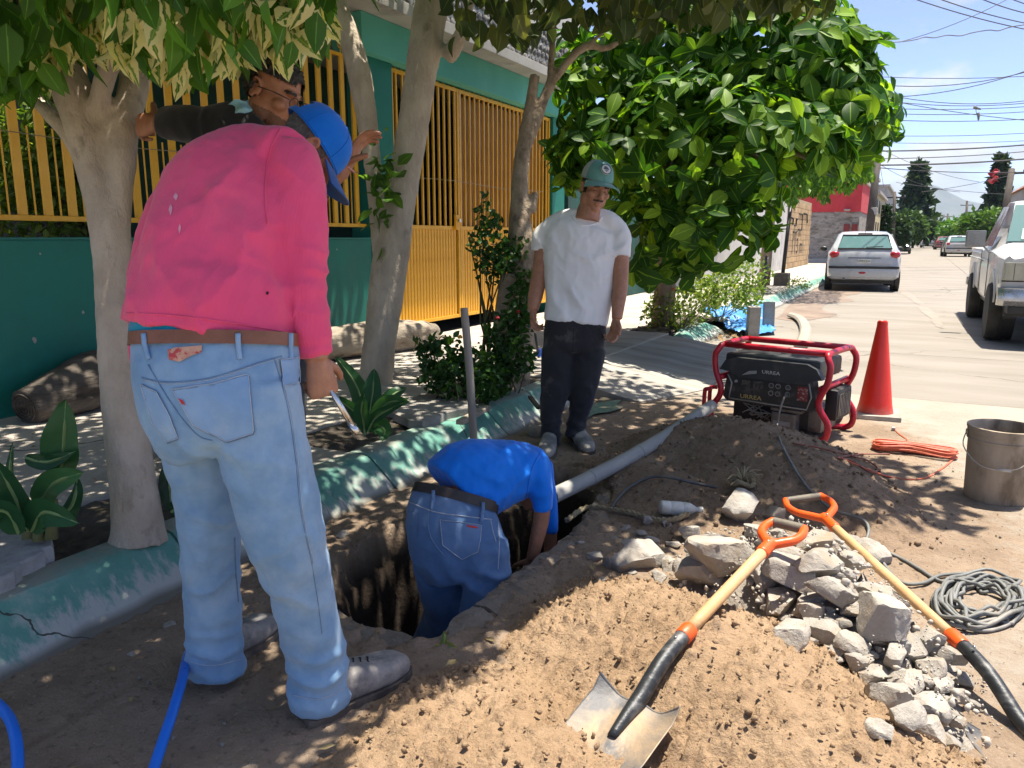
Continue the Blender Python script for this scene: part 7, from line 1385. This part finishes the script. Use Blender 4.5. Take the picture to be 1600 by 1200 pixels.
def plate(name, pts, m, par, th=.004):
    p = [Vector(q) for q in pts]; n = (p[1] - p[0]).cross(p[2] - p[0]).normalized(); return MB().rings([p, [q + n * th for q in p]], True, True).build(name, m, par, local=True)
def hatch(label, loc, rz, paintm, sc=1., full=True):
    """local: rear at y=0 facing -y, nose at y=3.85"""
    t = thing('parked_car', label, 'car', loc, rz); t.scale = (sc,) * 3; hw = .82
    body = shell_car(t, [(0, .36, .66, .70, .60, .60, .74), (.03, .30, .74, .78, .64, .66, .92), (.12, .28, .79, .81, .84, .70, 1.02), (.20, .27, .80, .82, .93, .70, 1.10), (.42, .26, .81, .82, .95, .62, 1.34), (.58, .26, .81, .82, .95, .60, 1.41), (1.1, .25, .82, .82, .94, .60, 1.44), (1.8, .25, .82, .82, .93, .60, 1.42), (2.2, .25, .82, .82, .93, .60, 1.36), (2.85, .25, .82, .81, .93, .66, .98), (3.4, .27, .80, .78, .80, .62, .86), (3.75, .30, .72, .70, .66, .50, .70), (3.85, .36, .6, .58, .56, .4, .6)], paintm)
    blkp = mat('black_trim', (.02, .02, .02), rough=.5, bump=0); redl = mat('tail_red', (.42, .010, .018), (.34, .008, .014), rough=.2, scale=9, coat=.5, bump=0)
    # rear screen, wiper, shelf brake light
    rs = plate('rear_window', [(-.60, .095, 1.03), (.60, .095, 1.03), (.50, .39, 1.345), (-.50, .39, 1.345)], glass, t, .006)
    MB().tube([(-.60, .09, 1.03), (.60, .09, 1.03), (.50, .385, 1.35), (-.50, .385, 1.35)], .02, 6, closed=True).build('window_seal', blkp, rs, local=True)
    MB().tube([(.03, .08, 1.06), (.40, .09, 1.085)], .012, 6).build('wiper', blkp, rs, local=True); MB().bbox((-.16, .44, 1.375), (.16, .48, 1.40), .006).build('brake_light', mat('brake_dark', (.10, .01, .02), rough=.3, bump=0), t, local=True)
    for s in (-1, 1):
        MB().sphere((s * .665, .055, .885), (.125, .06, .085), 14).build('tail_light', redl, t, smooth=True, local=True)
        plate('side_window', [(s * .822, .72, .97), (s * .822, 2.5, .97), (s * .625, 2.05, 1.36), (s * .625, .75, 1.38)][::s], glass, t)
        m_ = MB().sphere((s * .93, 2.35, 1.0), (.10, .05, .07), 10).build('mirror', blkp, t, smooth=True, local=True)
        for y in (.62, 3.1):
            MB().lathe([(.33, -.05), (.33, .05)], 24, Matrix.Translation((s * .79, y, .30)) @ Matrix.Rotation(math.pi / 2, 4, 'Y')).build('wheel_arch', blkp, t, local=True); wheel(t, (s * .755, y, .29), .29, .185, rubber, rimm)
    MB().bbox((-.78, -.045, .555), (.78, .05, .61), .012).build('bumper_strip', blkp, t, local=True); MB().bbox((-.74, -.04, .34), (.74, .15, .56), .05).build('bumper', paintm, t, smooth=40, local=True)
    MB().bbox((-.36, .0, .80), (.36, .03, .815), .003).build('tailgate_trim', blkp, t, local=True)
    np_ = MB().bbox((-.15, -.01, .685), (.15, .02, .775), .004).build('number_plate', mat('plate_white', (.66, .66, .62), rough=.5, bump=0), t, local=True); v, f = text_mesh('UMM-340', .07); M = Matrix.Translation((0, -.012, .73)) @ Matrix.Rotation(math.pi / 2, 4, 'X'); MB().add([M @ Vector(q) for q in v], f).build('plate_number', mat('plate_ink', (.10, .12, .10), rough=.6, bump=0), np_, local=True)
    MB().sphere((-.02, -.04, .455), (.085, .02, .03), 10).build('fog_light', redl, t, smooth=True, local=True); MB().tube([(-.42, -.02, .30), (-.42, .3, .30)], .03, 10).build('exhaust', rimm, t, smooth=True, local=True)
    MB().tube([(0, .6, 1.42), (.02, .45, 1.58)], .006, 5).build('aerial', blkp, t, local=True); MB().box((-.7, .2, .18), (.7, 3.4, .30)).build('underbody', blkp, t, local=True); return t
c = G(1352, 449); hatch('white hatchback seen from behind, parked at the kerb down the street', (c.x + .02, 20.6, 0), .10, paint('white_paint', (.44, .46, .49)))
hatch('silver hatchback parked far down the road, left of the pickup mirror', (2.35, 62, 0), .06, paint('silver_paint', (.50, .51, .52)))
hatch('dark car parked far down the street by the leafy kerb', (-1.55, 75, 0), 3.14, paint('dark_paint', (.03, .035, .04)))
hatch('pale small car far away in the middle of the street end', (.9, 120, 0), .05, paint('pale_paint', (.45, .46, .48))); hatch('white far car beside the dark trees at the street end', (-.4, 135, 0), .0, paint('white_far', (.7, .7, .7))); hatch('reddish far car partly behind the silver hatchback', (2.3, 100, 0), .05, paint('far_red', (.35, .12, .12)))
# ---------------------------------------------------------------- pickup facing the camera
def pickup():
    """local: nose at y=0 facing -y; x to the right of the picture"""
    t = thing('pickup_truck', 'old white pickup truck parked facing the camera at the right edge', 'truck', (.86, 10.75, 0), .015); pm_ = mat('old_white_paint', (.62, .62, .61), (.56, .56, .55), (.44, .42, .38), rough=.35, scale=2.5, scale3=3, lo3=.6, hi3=.8, coat=.35, bump=.06, bscale=8); blkp = MATS['black_trim']; W2 = 1.94
    def R(y, zl, wi, zt, wt, ztop): # ring about the centre line x = W2/2
        h = W2 / 2; q = [(h * wi * .96, zl), (h * wi, zl + .06), (h * wi * 1.005, zt - .25), (h * wi * .99, zt - .03), (h * wi * .96, zt), (h * wt, zt + (ztop - zt) * .5), (h * wt * .96, ztop - .02), (h * wt * .86, ztop)]; return [(h + x, y, z) for x, z in q] + [(h - x, y, z) for x, z in q[::-1]]
    MB().rings([R(0, .62, .92, 1.04, .9, 1.06), (R(.04, .60, .98, 1.06, .92, 1.09)), R(.5, .58, 1., 1.08, .92, 1.12), R(1.15, .50, 1., 1.12, .90, 1.18), R(1.32, .48, 1., 1.13, .90, 1.22)]).build('front_end', pm_, t, smooth=35, local=True)
    MB().rings([R(1.30, .46, 1., 1.13, .90, 1.20), R(1.36, .45, 1., 1.13, .86, 1.24), R(1.85, .44, 1., 1.13, .78, 1.72), R(2.0, .44, 1., 1.13, .76, 1.78), R(2.75, .44, 1., 1.13, .76, 1.80), R(2.90, .44, 1., 1.13, .78, 1.72), R(2.95, .44, .99, 1.12, .92, 1.2)]).build('cab', pm_, t, smooth=35, local=True)
    MB().rings([R(2.98, .50, 1., 1.08, .98, 1.13), R(3.1, .50, 1., 1.09, .98, 1.14), R(4.9, .50, 1., 1.09, .98, 1.14), R(4.95, .55, .98, 1.05, .96, 1.1)]).build('cargo_bed', pm_, t, smooth=35, local=True)
    h = W2 / 2
    wsn = plate('windscreen', [(h - .82, 1.33, 1.235), (h + .82, 1.33, 1.235), (h + .72, 1.82, 1.715), (h - .72, 1.82, 1.715)], glass, t, .008)
    plate('windscreen_sticker', [(h - .66, 1.345, 1.26), (h - .1, 1.345, 1.26), (h - .12, 1.49, 1.40), (h - .64, 1.49, 1.40)], mat('sticker_green', (.30, .52, .47), (.22, .42, .38), (.5, .62, .58), rough=.6, scale=20, scale3=30, bump=0), wsn, .012)
    plate('side_window', [(h - .985 * h, 1.55, 1.17), (h - .79 * h, 1.93, 1.70), (h - .79 * h, 2.68, 1.72), (h - .985 * h, 2.72, 1.17)], mat('dark_window', (.05, .03, .03), (.08, .05, .045), rough=.15, bump=0), t, .006)
    for y in (1.62, 2.74): MB().tube([(-.004, y, .50), (-.006, y, 1.12)], .005, 5).build('door_gap', blkp, t, local=True)
    MB().tube([(-.012, 1.62, .98), (-.014, 4.9, .98)], .008, 5).build('body_crease', pm_, t, local=True)
    MB().bbox((-.025, 2.50, .95), (.0, 2.66, .985), .006).build('door_handle', MATS['grey_trim'], t, local=True)
    # head lamp, grille, chrome bumper
    for x0 in (.03, W2 - .33):
        o = MB().bbox((x0, -.025, .79), (x0 + .30, .06, 1.0), .012).build('headlight', mat('yellowed_lens', (.40, .39, .31), (.30, .29, .22), rough=.25, scale=5, coat=.5, bump=0), t, local=True); MB().bbox((x0 - .012, -.012, .775), (x0 + .312, .05, .788), .003).build('lamp_bezel', blkp, o, local=True); MB().bbox((x0 + .10, -.028, .80), (x0 + .105, -.02, .99), .001).build('lens_rib', blkp, o, local=True)
    MB().bbox((.36, -.015, .78), (W2 - .36, .05, 1.0), .01).build('grille', blkp, t, local=True); chrome = MATS['chrome']
    MB().rings([[(x, y0 + b, z) for y0, z in ((-.10, .50), (-.15, .56), (-.15, .64), (-.13, .70), (-.02, .71), (-.02, .50))] for x, b in ((-.01, .10), (.05, .01), (.25, -.02), (h, -.03), (W2 - .25, -.02), (W2 - .05, .01), (W2 + .01, .10))]).build('bumper', mat('bumper_chrome', (.55, .55, .54), (.45, .44, .43), (.32, .28, .23), rough=.25, metal=.85, scale=4, scale3=5, bump=0), t, smooth=30, local=True)
    MB().bbox((.1, -.06, .40), (W2 - .1, .3, .50), .02).build('valance', blkp, t, local=True)
    for y in (.80, 4.02):
        for x, s in ((.02, -1), (W2 - .02, 1)):
            MB().lathe([(.435, -.13), (.435, .015)], 30, Matrix.Translation((x + .10 * -s, y, .44)) @ Matrix.Rotation(s * math.pi / 2, 4, 'Y')).build('wheel_arch', blkp, t, local=True)
            MB().tube([(x + s * .025, y + .45 * math.cos(a), .44 + .45 * math.sin(a)) for a in np.linspace(.15, math.pi - .15, 18)], .013, 6).build('arch_lip', pm_, t, smooth=True, local=True)
            wheel(t, (x - s * .06, y, .365), .365, .24, rubber, rimm)
    MB().bbox((-.30, 1.62, 1.16), (-.06, 1.68, 1.38), .02).build('mirror', MATS['rim_grey'], t, smooth=40, local=True); MB().bbox((-.285, 1.612, 1.18), (-.075, 1.622, 1.36), .004).build('mirror_face', mat('mirror_back', (.25, .25, .24), (.3, .3, .29), rough=.3, bump=0), t, local=True); MB().tube([(-.10, 1.66, 1.20), (.0, 1.60, 1.08)], .014, 6).build('mirror_arm', MATS['rim_grey'], t, local=True)
    MB().bbox((-.03, 4.92, .48), (.10, 5.05, .62), .02).build('rear_bumper', chrome, t, local=True); MB().box((.1, .2, .35), (W2 - .1, 4.8, .50)).build('underbody', blkp, t, local=True); return t
pickup()
# ---------------------------------------------------------------- buildings
def wallbox(name, lo, hi, m, t): return MB().bbox(lo, hi, .01).build(name, m, t)
w1 = thing('white_wall', 'plain white garden wall beyond the black post', 'wall', (-4.3, 22, SWZ)); wallbox('wall_face', (-4.6, 16, SWZ - .2), (-4.3, 29.3, 2.9), mat('white_plaster', (.55, .54, .52), (.46, .45, .43), (.33, .32, .30), rough=.9, scale=1.2, scale3=1), w1)
bw = thing('brick_wall', 'tan brick wall with black painted writing and number', 'wall', (-4.3, 29.4, SWZ)); mort = mat('tan_mortar', (.42, .32, .20), (.34, .26, .16), rough=.95, scale=3); wallbox('wall_core', (-4.6, 29.32, SWZ - .2), (-4.305, 36, 2.75), mort, bw)
tanb = mat('tan_brick', (.50, .35, .19), (.42, .28, .15), rough=.9, scale=3, rand=.3); bk0 = None; nb = 0
for j in range(12):
    for i in range(22):
        y = 29.36 + i * .302 + (.15 if j % 2 else 0)
        if y + .29 > 36: continue
        if bk0 is None: bk0 = MB().bbox((0, 0, 0), (.02, .288, .185), .008).build('brick', tanb, bw, local=True); o = bk0
        else: o = copy_obj(bk0, bw)
        o.location = (-.006, y - 29.4, .02 + j * .205); nb += 1
ink = mat('spray_black', (.02, .018, .016), rough=.9, bump=0)
v, f = text_mesh('113 m', 1.0); M = Matrix.Translation((-4.283, 32.2, .95)) @ Matrix.Rotation(math.pi / 2, 4, 'Z') @ Matrix.Rotation(math.pi / 2, 4, 'X') @ Matrix.Diagonal((1.25, .85, 1, 1)); MB().add([M @ Vector(q) for q in v], f).build('painted_number', ink, bw)
for q in ([(30.2, 2.0), (30.6, 2.0), (30.6, 1.75)], [(31.0, 1.75), (31.4, 1.75), (31.4, 1.98), (31.8, 1.98)], [(32.2, 1.6), (33.1, 1.6), (33.1, 2.2), (32.2, 2.2)], [(33.4, 2.25), (34.4, 2.25), (34.6, 1.9)], [(30.8, 1.5), (31.6, 1.48), (31.9, 1.55)]): MB().tube([(-4.281, a, b) for a, b in q], .035, 5).build('painted_stroke', ink, bw)
rb = thing('corner_house', 'corner house with red upper band and rough stone-clad ground floor', 'house', (-3.5, 38.5, SWZ)); stn = mat('stone_band', (.36, .335, .31), (.24, .22, .20), (.15, .135, .12), rough=.9, scale=3.2, scale3=4.5, lo3=.5, hi3=.6, bump=1., bscale=7, bdist=.05, stretch=(.6, 1, 1.4))
wallbox('stone_floor', (-6.2, 38.5, 0), (-2.55, 45, 2.45), stn, rb); wallbox('red_band', (-6.2, 38.46, 2.452), (-2.52, 45, 3.75), mat('red_plaster', (.55, .045, .06), (.48, .04, .05), rough=.8, scale=2), rb); wallbox('roof_slab', (-6.3, 38.4, 3.752), (-2.45, 45, 3.9), plaster, rb); wallbox('brick_upper', (-5.6, 40, 3.902), (-2.6, 45, 6.6), mat('red_brick', (.34, .15, .09), (.26, .11, .07), (.4, .33, .28), rough=.9, scale=6, scale3=14), rb)
wallbox('plinth', (-6.2, 38.3, .0), (-2.9, 38.5, .35), plaster, rb)
for x in (-3.05, -2.72): wallbox('door_panel', (x - .12, 38.42, .35), (x + .12, 38.499, 1.9), mat('red_door', (.22, .03, .03), (.17, .02, .02), rough=.6), rb)
MB().bbox((-3.2, 38.2, 2.48), (-2.95, 38.45, 2.56), .02).build('wall_lamp', plaster, rb)
for nm, lb, y0, y1, h, cc in (('white_house', 'narrow white house next to the utility pole', 45.5, 53, 4.6, (.62, .60, .62)), ('yellow_house', 'pale yellow house behind the utility pole', 54, 66, 4.0, (.55, .48, .28)), ('grey_house', 'grey block house far down the left side of the street', 68, 90, 5.2, (.40, .39, .38))):
    t = thing(nm, lb, 'house', (-2.9, y0, SWZ)); wallbox('wall', (-8, y0, 0), (-2.7, y1, h), mat(nm + '_plaster', cc, rough=.85, scale=1.), t); wallbox('roof_slab', (-8.1, y0 - .1, h + .002), (-2.5, y1 + .1, h + .18), plaster, t)
    for k in range(2): wallbox('door', (-2.69, y0 + 1.2 + k * 2.8, .2), (-2.66, y0 + 2.1 + k * 2.8, 2.3), mat('far_door', (.06, .05, .045), rough=.6, bump=0), t); wallbox('window', (-2.69, y0 + 1.0 + k * 2.8, 2.9), (-2.66, y0 + 2.2 + k * 2.8, 3.7), mat('far_glass', (.05, .07, .09), rough=.2, bump=0), t)
rh_ = thing('tiled_house', 'house with orange tiled roof at the right edge above the pickup', 'house', (7.8, 48, 0)); wallbox('wall', (4.7, 46, 0), (12, 60, 3.9), plaster, rh_); MB().rings([[(4.5, 45.8, 3.9), (12.2, 45.8, 3.9), (12.2, 60, 3.9), (4.5, 60, 3.9)], [(6.2, 47, 5.1), (11, 47, 5.1), (11, 58, 5.1), (6.2, 58, 5.1)]]).build('roof', mat('orange_tile', (.42, .15, .07), (.32, .11, .05), (.12, .11, .1), rough=.9, scale=3, scale3=1.2, lo3=.5, hi3=.52), rh_)
for i in range(10):
    y = 70 + i * 26; x = -3.2 if i % 2 else 9.6; t = thing('far_house', f'distant low house, number {i + 1} down the street', 'house', (x, y, 0)); wallbox('wall', (x - 6 if x < 0 else x, y, 0), (x if x < 0 else x + 7, y + 18, 3.2 + (i * 37 % 5) * .7), mat('far_wall_%d' % (i % 4), [(.5, .46, .4), (.55, .5, .42), (.42, .40, .40), (.5, .38, .3)][i % 4], rough=.9, scale=.8), t)
    t['label'] = ['pale cream', 'sand coloured', 'grey', 'terracotta'][i % 4] + ' box-shaped house far along the ' + ('left' if x < 0 else 'right') + ' side of the street'; t['group'] = 'houses far along the street'
# ---------------------------------------------------------------- poles and wires
pole_m = mat('dark_pole', (.075, .062, .052), (.05, .042, .036), rough=.85, scale=4, stretch=(1, 1, .2)); wire_m = mat('overhead_wire', (.05, .05, .055), rough=.6, bump=0)
def upole(label, base, top, r, arms=()):
    t = thing('utility_pole', label, 'pole', base); MB().tube([base, top], [r, r * .75], 10).build('pole_shaft', pole_m, t, smooth=True)
    for f_, w in arms: p = Vector(base).lerp(Vector(top), f_); MB().bbox(tuple(p - Vector((w, .05, .05))), tuple(p + Vector((w, .05, .05))), .01).build('crossarm', pole_m, t); [MB().tube([p + Vector((x, 0, .05)), p + Vector((x, 0, .18))], [.04, .025], 8).build('insulator', plaster, t) for x in (-w * .9, 0, w * .9)]
    return t
pb_ = G(1354, 400, .1); pd = 33.; upole('leaning dark utility pole rising behind the white hatchback', P(1354, 404, pd), P(1374, 222, pd), .19, [(.97, .5)])
MB().bbox(tuple(P(1366, 330, pd) - Vector((.12, .2, .15))), tuple(P(1366, 330, pd) + Vector((.12, .2, .15))), .02).build('meter_box', plaster, [o for o in C.objects if o.name == 'utility_pole'][0])
upole('dark utility pole leaning behind the pickup at the right', P(1560, 400, 40), P(1581, 264, 40), .2, [(.95, .6)])
for lb, u, v0, v1, d, r in (('thin grey pole between the left conifer and the parked cars', 1395, 385, 300, 60, .15), ('distant pole in front of the round ficus row', 1508, 380, 314, 110, .2), ('distant slim pole with lamp arm near the street end', 1478, 378, 334, 140, .2), ('far pole left of the slim lamp pole', 1456, 376, 330, 160, .22), ('far pole beside the mountain foot', 1467, 376, 332, 170, .2)): upole(lb, P(u, v0, d), P(u + 3, v1, d), r, [(.9, .8)])
W_LIST = [((1371, 236), (1660, 221), 33, .032, .1), ((1371, 258), (1660, 243), 33, .034, .1), ((1372, 248), (1660, 231), 33, .018, .1), ((1371, 262), (1660, 266), 33, .018, .15), ((1405, 152), (1660, 148), 30, .015, .3), ((1405, 160), (1660, 154), 30, .015, .2), ((1405, 170), (1660, 162), 30, .014, .1), ((1405, 178), (1660, 170), 30, .014, .1), ((1400, 188), (1660, 182), 30, .014, .1), ((1405, 160), (1660, 192), 28, .014, .1), ((1380, 212), (1660, 204), 34, .014, .1), ((1385, 223), (1660, 216), 34, .012, .1),
          ((1375, 120), (1660, 115), 26, .012, .1), ((1380, 133), (1660, 95), 24, .014, .3), ((1380, 152), (1660, 88), 24, .014, .3), ((1400, -12), (1660, 56), 18, .013, .1), ((1440, -12), (1660, 46), 18, .013, .1), ((1510, -12), (1660, 30), 18, .013, .1), ((1565, -8), (1660, 20), 18, .012, .05), ((1405, 66), (1590, -10), 17, .008, .1), ((1372, 255), (1500, 300), 40, .012, .3), ((1372, 230), (1530, 284), 45, .012, .3), ((1440, 300), (1660, 250), 60, .02, .3), ((1400, 285), (1660, 306), 70, .02, .3), ((1382, 300), (1372, 240), 34, .012, .0)]
for k, (a, b, d, r, sag) in enumerate(W_LIST):
    p, q = P(*a, d), P(*b, d + 1.5); pts = [p.lerp(q, t) - Vector((0, 0, sag * 4 * t * (1 - t))) for t in np.linspace(0, 1, 14)]; MB().tube(pts, r, 5).build('overhead_wire', wire_m, loc=tuple(p), label='thin dark overhead wire crossing the sky above the street', cat='wire', group='overhead wires')
pts = [P(u, v, 15) for u, v in spline([(1395, 66), (1410, 65), (1430, 62), (1445, 58), (1460, 59), (1480, 55), (1500, 56), (1520, 51), (1545, 47), (1560, 48), (1580, 42), (1620, 36), (1660, 30)], 60)]; MB().tube(pts, .010, 5).build('wavy_wire', wire_m, loc=tuple(pts[0]), label='kinked dark wire running from the tree to the upper right corner', cat='wire')
sh = thing('hanging_shoes', 'pair of old shoes dangling from an overhead wire', 'shoes', P(1525, 176, 28))
for u, v, a in ((1526, 172, .1), (1526, 182, 1.4)):
    p = P(u, v, 28); x = VR * math.cos(a) - VU * math.sin(a); M = frame_m(p - x * .12, x, VU * math.cos(a) + VR * math.sin(a)); mb = MB()
    mb.rings([[M @ Vector((t, .045 * w * math.cos(q), .02 + h * (.5 + .5 * math.sin(q)))) for q in (6.283 * k / 10 for k in range(10))] for t, w, h in ((0, .6, .11), (.05, .9, .13), (.12, .9, .10), (.2, 1, .07), (.27, .7, .05))]); mb.build('shoe', mat('old_shoe', (.10, .10, .09), (.25, .25, .23), rough=.8, scale=9), sh, smooth=True)
MB().tube([P(1524, 168, 28), P(1526, 178, 28)], .01, 5).build('lace', wire_m, sh)
# ---------------------------------------------------------------- far trees
def ftree(name, label, u, vb, vt, d, wpx, kind, n, c, c2, trunk_px=4, leaf=.35, X=None):
    base = P(u, vb, d); base.z = min(base.z, .1); t = thing(name, label, 'tree', base); top = P(u, vt, d); Hh = top.z - base.z; Wm = wpx * d / CF / 2; a = RNG.uniform(0, 1, n); th = RNG.uniform(0, 6.283, n)
    if kind == 'conifer': k = Wm * (1.02 - a) ** .8 * (.65 + .35 * np.sin(a * 34 + th) * np.cos(th * 3 + a * 9)) * RNG.uniform(.3, 1, n) ** .5; z = base.z + Hh * (.10 + .90 * a); x, y = k * np.cos(th), k * np.sin(th)
    elif kind == 'column': k = Wm * np.sin(np.pi * (a * .9 + .08)) ** .5 * RNG.uniform(.4, 1, n) ** .5; z = base.z + Hh * a; x, y = k * np.cos(th), k * np.sin(th)
    else:
        w = RNG.normal(size=(n, 3)); w /= np.linalg.norm(w, axis=1)[:, None]; w *= (RNG.uniform(.35, 1, (n, 1)) ** .4) * (1 + .22 * fbm(w * 2.5 + u, 3))[:, None]; x, y, z = w[:, 0] * Wm, w[:, 1] * Wm, base.z + Hh * (.58 + .42 * w[:, 2])
    p = np.stack([base.x + x, base.y + y, z], 1); s = np.linalg.norm(p - p.mean(0), axis=1)
    m = leafmat(name + '_leaf_%d' % u, c, c2, .25, .5, veins=False); leaf_mass('crown', p, RNG.normal(size=(n, 3)) + (0, 0, -.2), RNG.normal(size=(n, 3)) + (0, 0, .5), RNG.uniform(.6, 1.3, n), leaf_tpl(leaf, leaf * .6, 2, 2, 'ovate', .15, .1), m, t)
    MB().tube([base - Vector((0, 0, .3)), base.lerp(top, .5), base.lerp(top, .85)], [trunk_px * d / CF, trunk_px * d / CF * .6, .03], 8).build('trunk', bark2, t, smooth=True); return t
ftree('conifer_tree', 'tall dark conifer on the left side of the street behind the pole', 1424, 385, 258, 100, 84, 'conifer', 2600, (.022, .05, .024), (.05, .09, .035), leaf=1.1)
ftree('conifer_tree', 'tall windblown conifer with red cloth caught in it, at the right', 1551, 375, 250, 85, 66, 'conifer', 2200, (.024, .05, .026), (.055, .085, .035), leaf=.9)
ftree('cypress_tree', 'narrow columnar cypress beside the yellow house', 1380, 388, 322, 55, 20, 'column', 900, (.018, .045, .014), (.03, .07, .02), leaf=.3)
ftree('ficus_tree', 'round clipped ficus behind the pickup mirror', 1546, 385, 326, 75, 100, 'round', 2600, (.06, .14, .025), (.16, .27, .05), leaf=.55)
for lb, u, vt, d, w, cc in (('bright green bush tree left of the round ficus', 1500, 342, 95, 62, (.07, .17, .03)), ('low green tree behind the silver hatchback', 1475, 350, 120, 50, (.06, .15, .03)), ('leafy tree under the left conifer', 1415, 330, 85, 62, (.05, .10, .03)), ('dusky tree at the left of the street end', 1440, 340, 140, 54, (.045, .08, .04)), ('hazy green trees at the end of the street', 1462, 352, 170, 40, (.06, .11, .05)), ('dark tree leaning over the kerb near the dark car', 1403, 340, 62, 34, (.03, .06, .025)), ('pale tree far behind the round ficus', 1525, 348, 150, 60, (.06, .10, .05))):
    ftree('street_tree', lb, u, 384, vt, d, w, 'round', 1300, cc, tuple(q * 2 for q in cc), leaf=.0075 * d)
# clipped ficus beyond the almond tree
t = thing('ficus_tree', 'dense small-leaved ficus with flat clipped underside over the far pavement', 'tree', (-3.3, 19.5, SWZ)); pf = []
OUTF = [(1190, 180), (1380, 180), (1374, 222), (1362, 250), (1368, 275), (1340, 282), (1322, 300), (1306, 286), (1290, 312), (1262, 296), (1240, 318), (1210, 300)]
while len(pf) < 5200:
    u, v = RNG.uniform(1180, 1380), RNG.uniform(160, 320)
    if inpoly(u, v, OUTF): pf.append(tuple(P(u, v, RNG.uniform(15, 18.5))))
pf = np.array(pf); leaf_mass('crown', pf, hang(len(pf)), RNG.normal(size=(len(pf), 3)) + (0, 0, .4), RNG.uniform(.7, 1.3, len(pf)), leaf_tpl(.15, .075, 2, 2, 'drip', .2, .15), leafmat('far_ficus_leaf', (.045, .12, .018), (.13, .25, .03), .4, .4, veins=False), t)
MB().tube([(-3.3, 19.5, .1), (-3.2, 19.2, 2.0), (-2.6, 18, 3.6)], [.14, .12, .05], 10).build('trunk', bark2, t, smooth=True)
rd = thing('red_cloth', 'torn red cloth caught high in the right conifer', 'cloth', P(1552, 290, 80))
for v, s in ((270, .6), (281, .55)): MB().grid(lambda a, b: tuple(P(1545 + 14 * a + 2 * math.sin(7 * b), v - 4 + 8 * b + 3 * math.sin(6 * a), 80 + .5 * math.sin(8 * a * b + v))), 8, 8).build('cloth_piece', mat('torn_red', (.55, .03, .05), (.6, .1, .12), rough=.8), rd, smooth=True)
og = thing('orange_sacks', 'stack of orange net sacks on the pavement beyond the white hatchback', 'sacks', (-.95, 26, 0))
for k in range(4): MB().sphere((-.95 + .08 * math.sin(k * 2), 26, .25 + .32 * k), (.26, .26, .20), 10).build('sack', mat('orange_net', (.55, .16, .06), (.42, .11, .04), rough=.9, scale=14), og, smooth=True)
# ---------------------------------------------------------------- hills
def hills():
    xs = np.linspace(-900, 1500, 160); Yh = 3400.; pk_ = [(-900, 60), (-500, 90), (-200, 120), (-60, 150), (20, 205), (60, 190), (130, 150), (220, 125), (320, 130), (420, 120), (560, 95), (800, 80), (1500, 50)]
    hh = np.interp(xs, [p[0] for p in pk_], [p[1] for p in pk_]) + 8 * fbm(np.stack([xs / 60, xs * 0, xs * 0], 1), 4); V = []; rows = 10
    for j in range(rows + 1):
        s = j / rows
        for x, h in zip(xs, hh): V.append((x * (1 + .0 * s), Yh - 900 * s + 60 * math.sin(x * .013 + 5 * s), -5 + h * (1 - s) ** 1.3 + 10 * s * (1 - s) * math.sin(x * .03 + 9 * s)))
    n = len(xs); meshobj('hills', V, [(j * n + i, j * n + i + 1, (j + 1) * n + i + 1, (j + 1) * n + i) for j in range(rows) for i in range(n - 1)], mat('hill_scrub', (.07, .085, .075), (.10, .11, .10), (.15, .15, .14), rough=1, scale=.012, scale3=.03, bump=0), smooth=True, kind='structure')
hills()
# ---------------------------------------------------------------- air
vm = bpy.data.materials.new('air_haze'); vm.use_nodes = True; _n = vm.node_tree.nodes; _n.remove(_n['Principled BSDF']); _v = _n.new('ShaderNodeVolumePrincipled'); _v.inputs['Color'].default_value = (.62, .78, 1, 1); _v.inputs['Density'].default_value = .00014
vm.node_tree.links.new(_v.outputs[0], _n['Material Output'].inputs['Volume'])
MB().box((-4600, -420, -2.2), (4600, 7400, 240)).build('haze', vm, kind='stuff', label='thin blue summer haze in the air over the street', cat='haze')
S.cycles.volume_bounces = 0
bpy.data.scenes.remove(TMP)
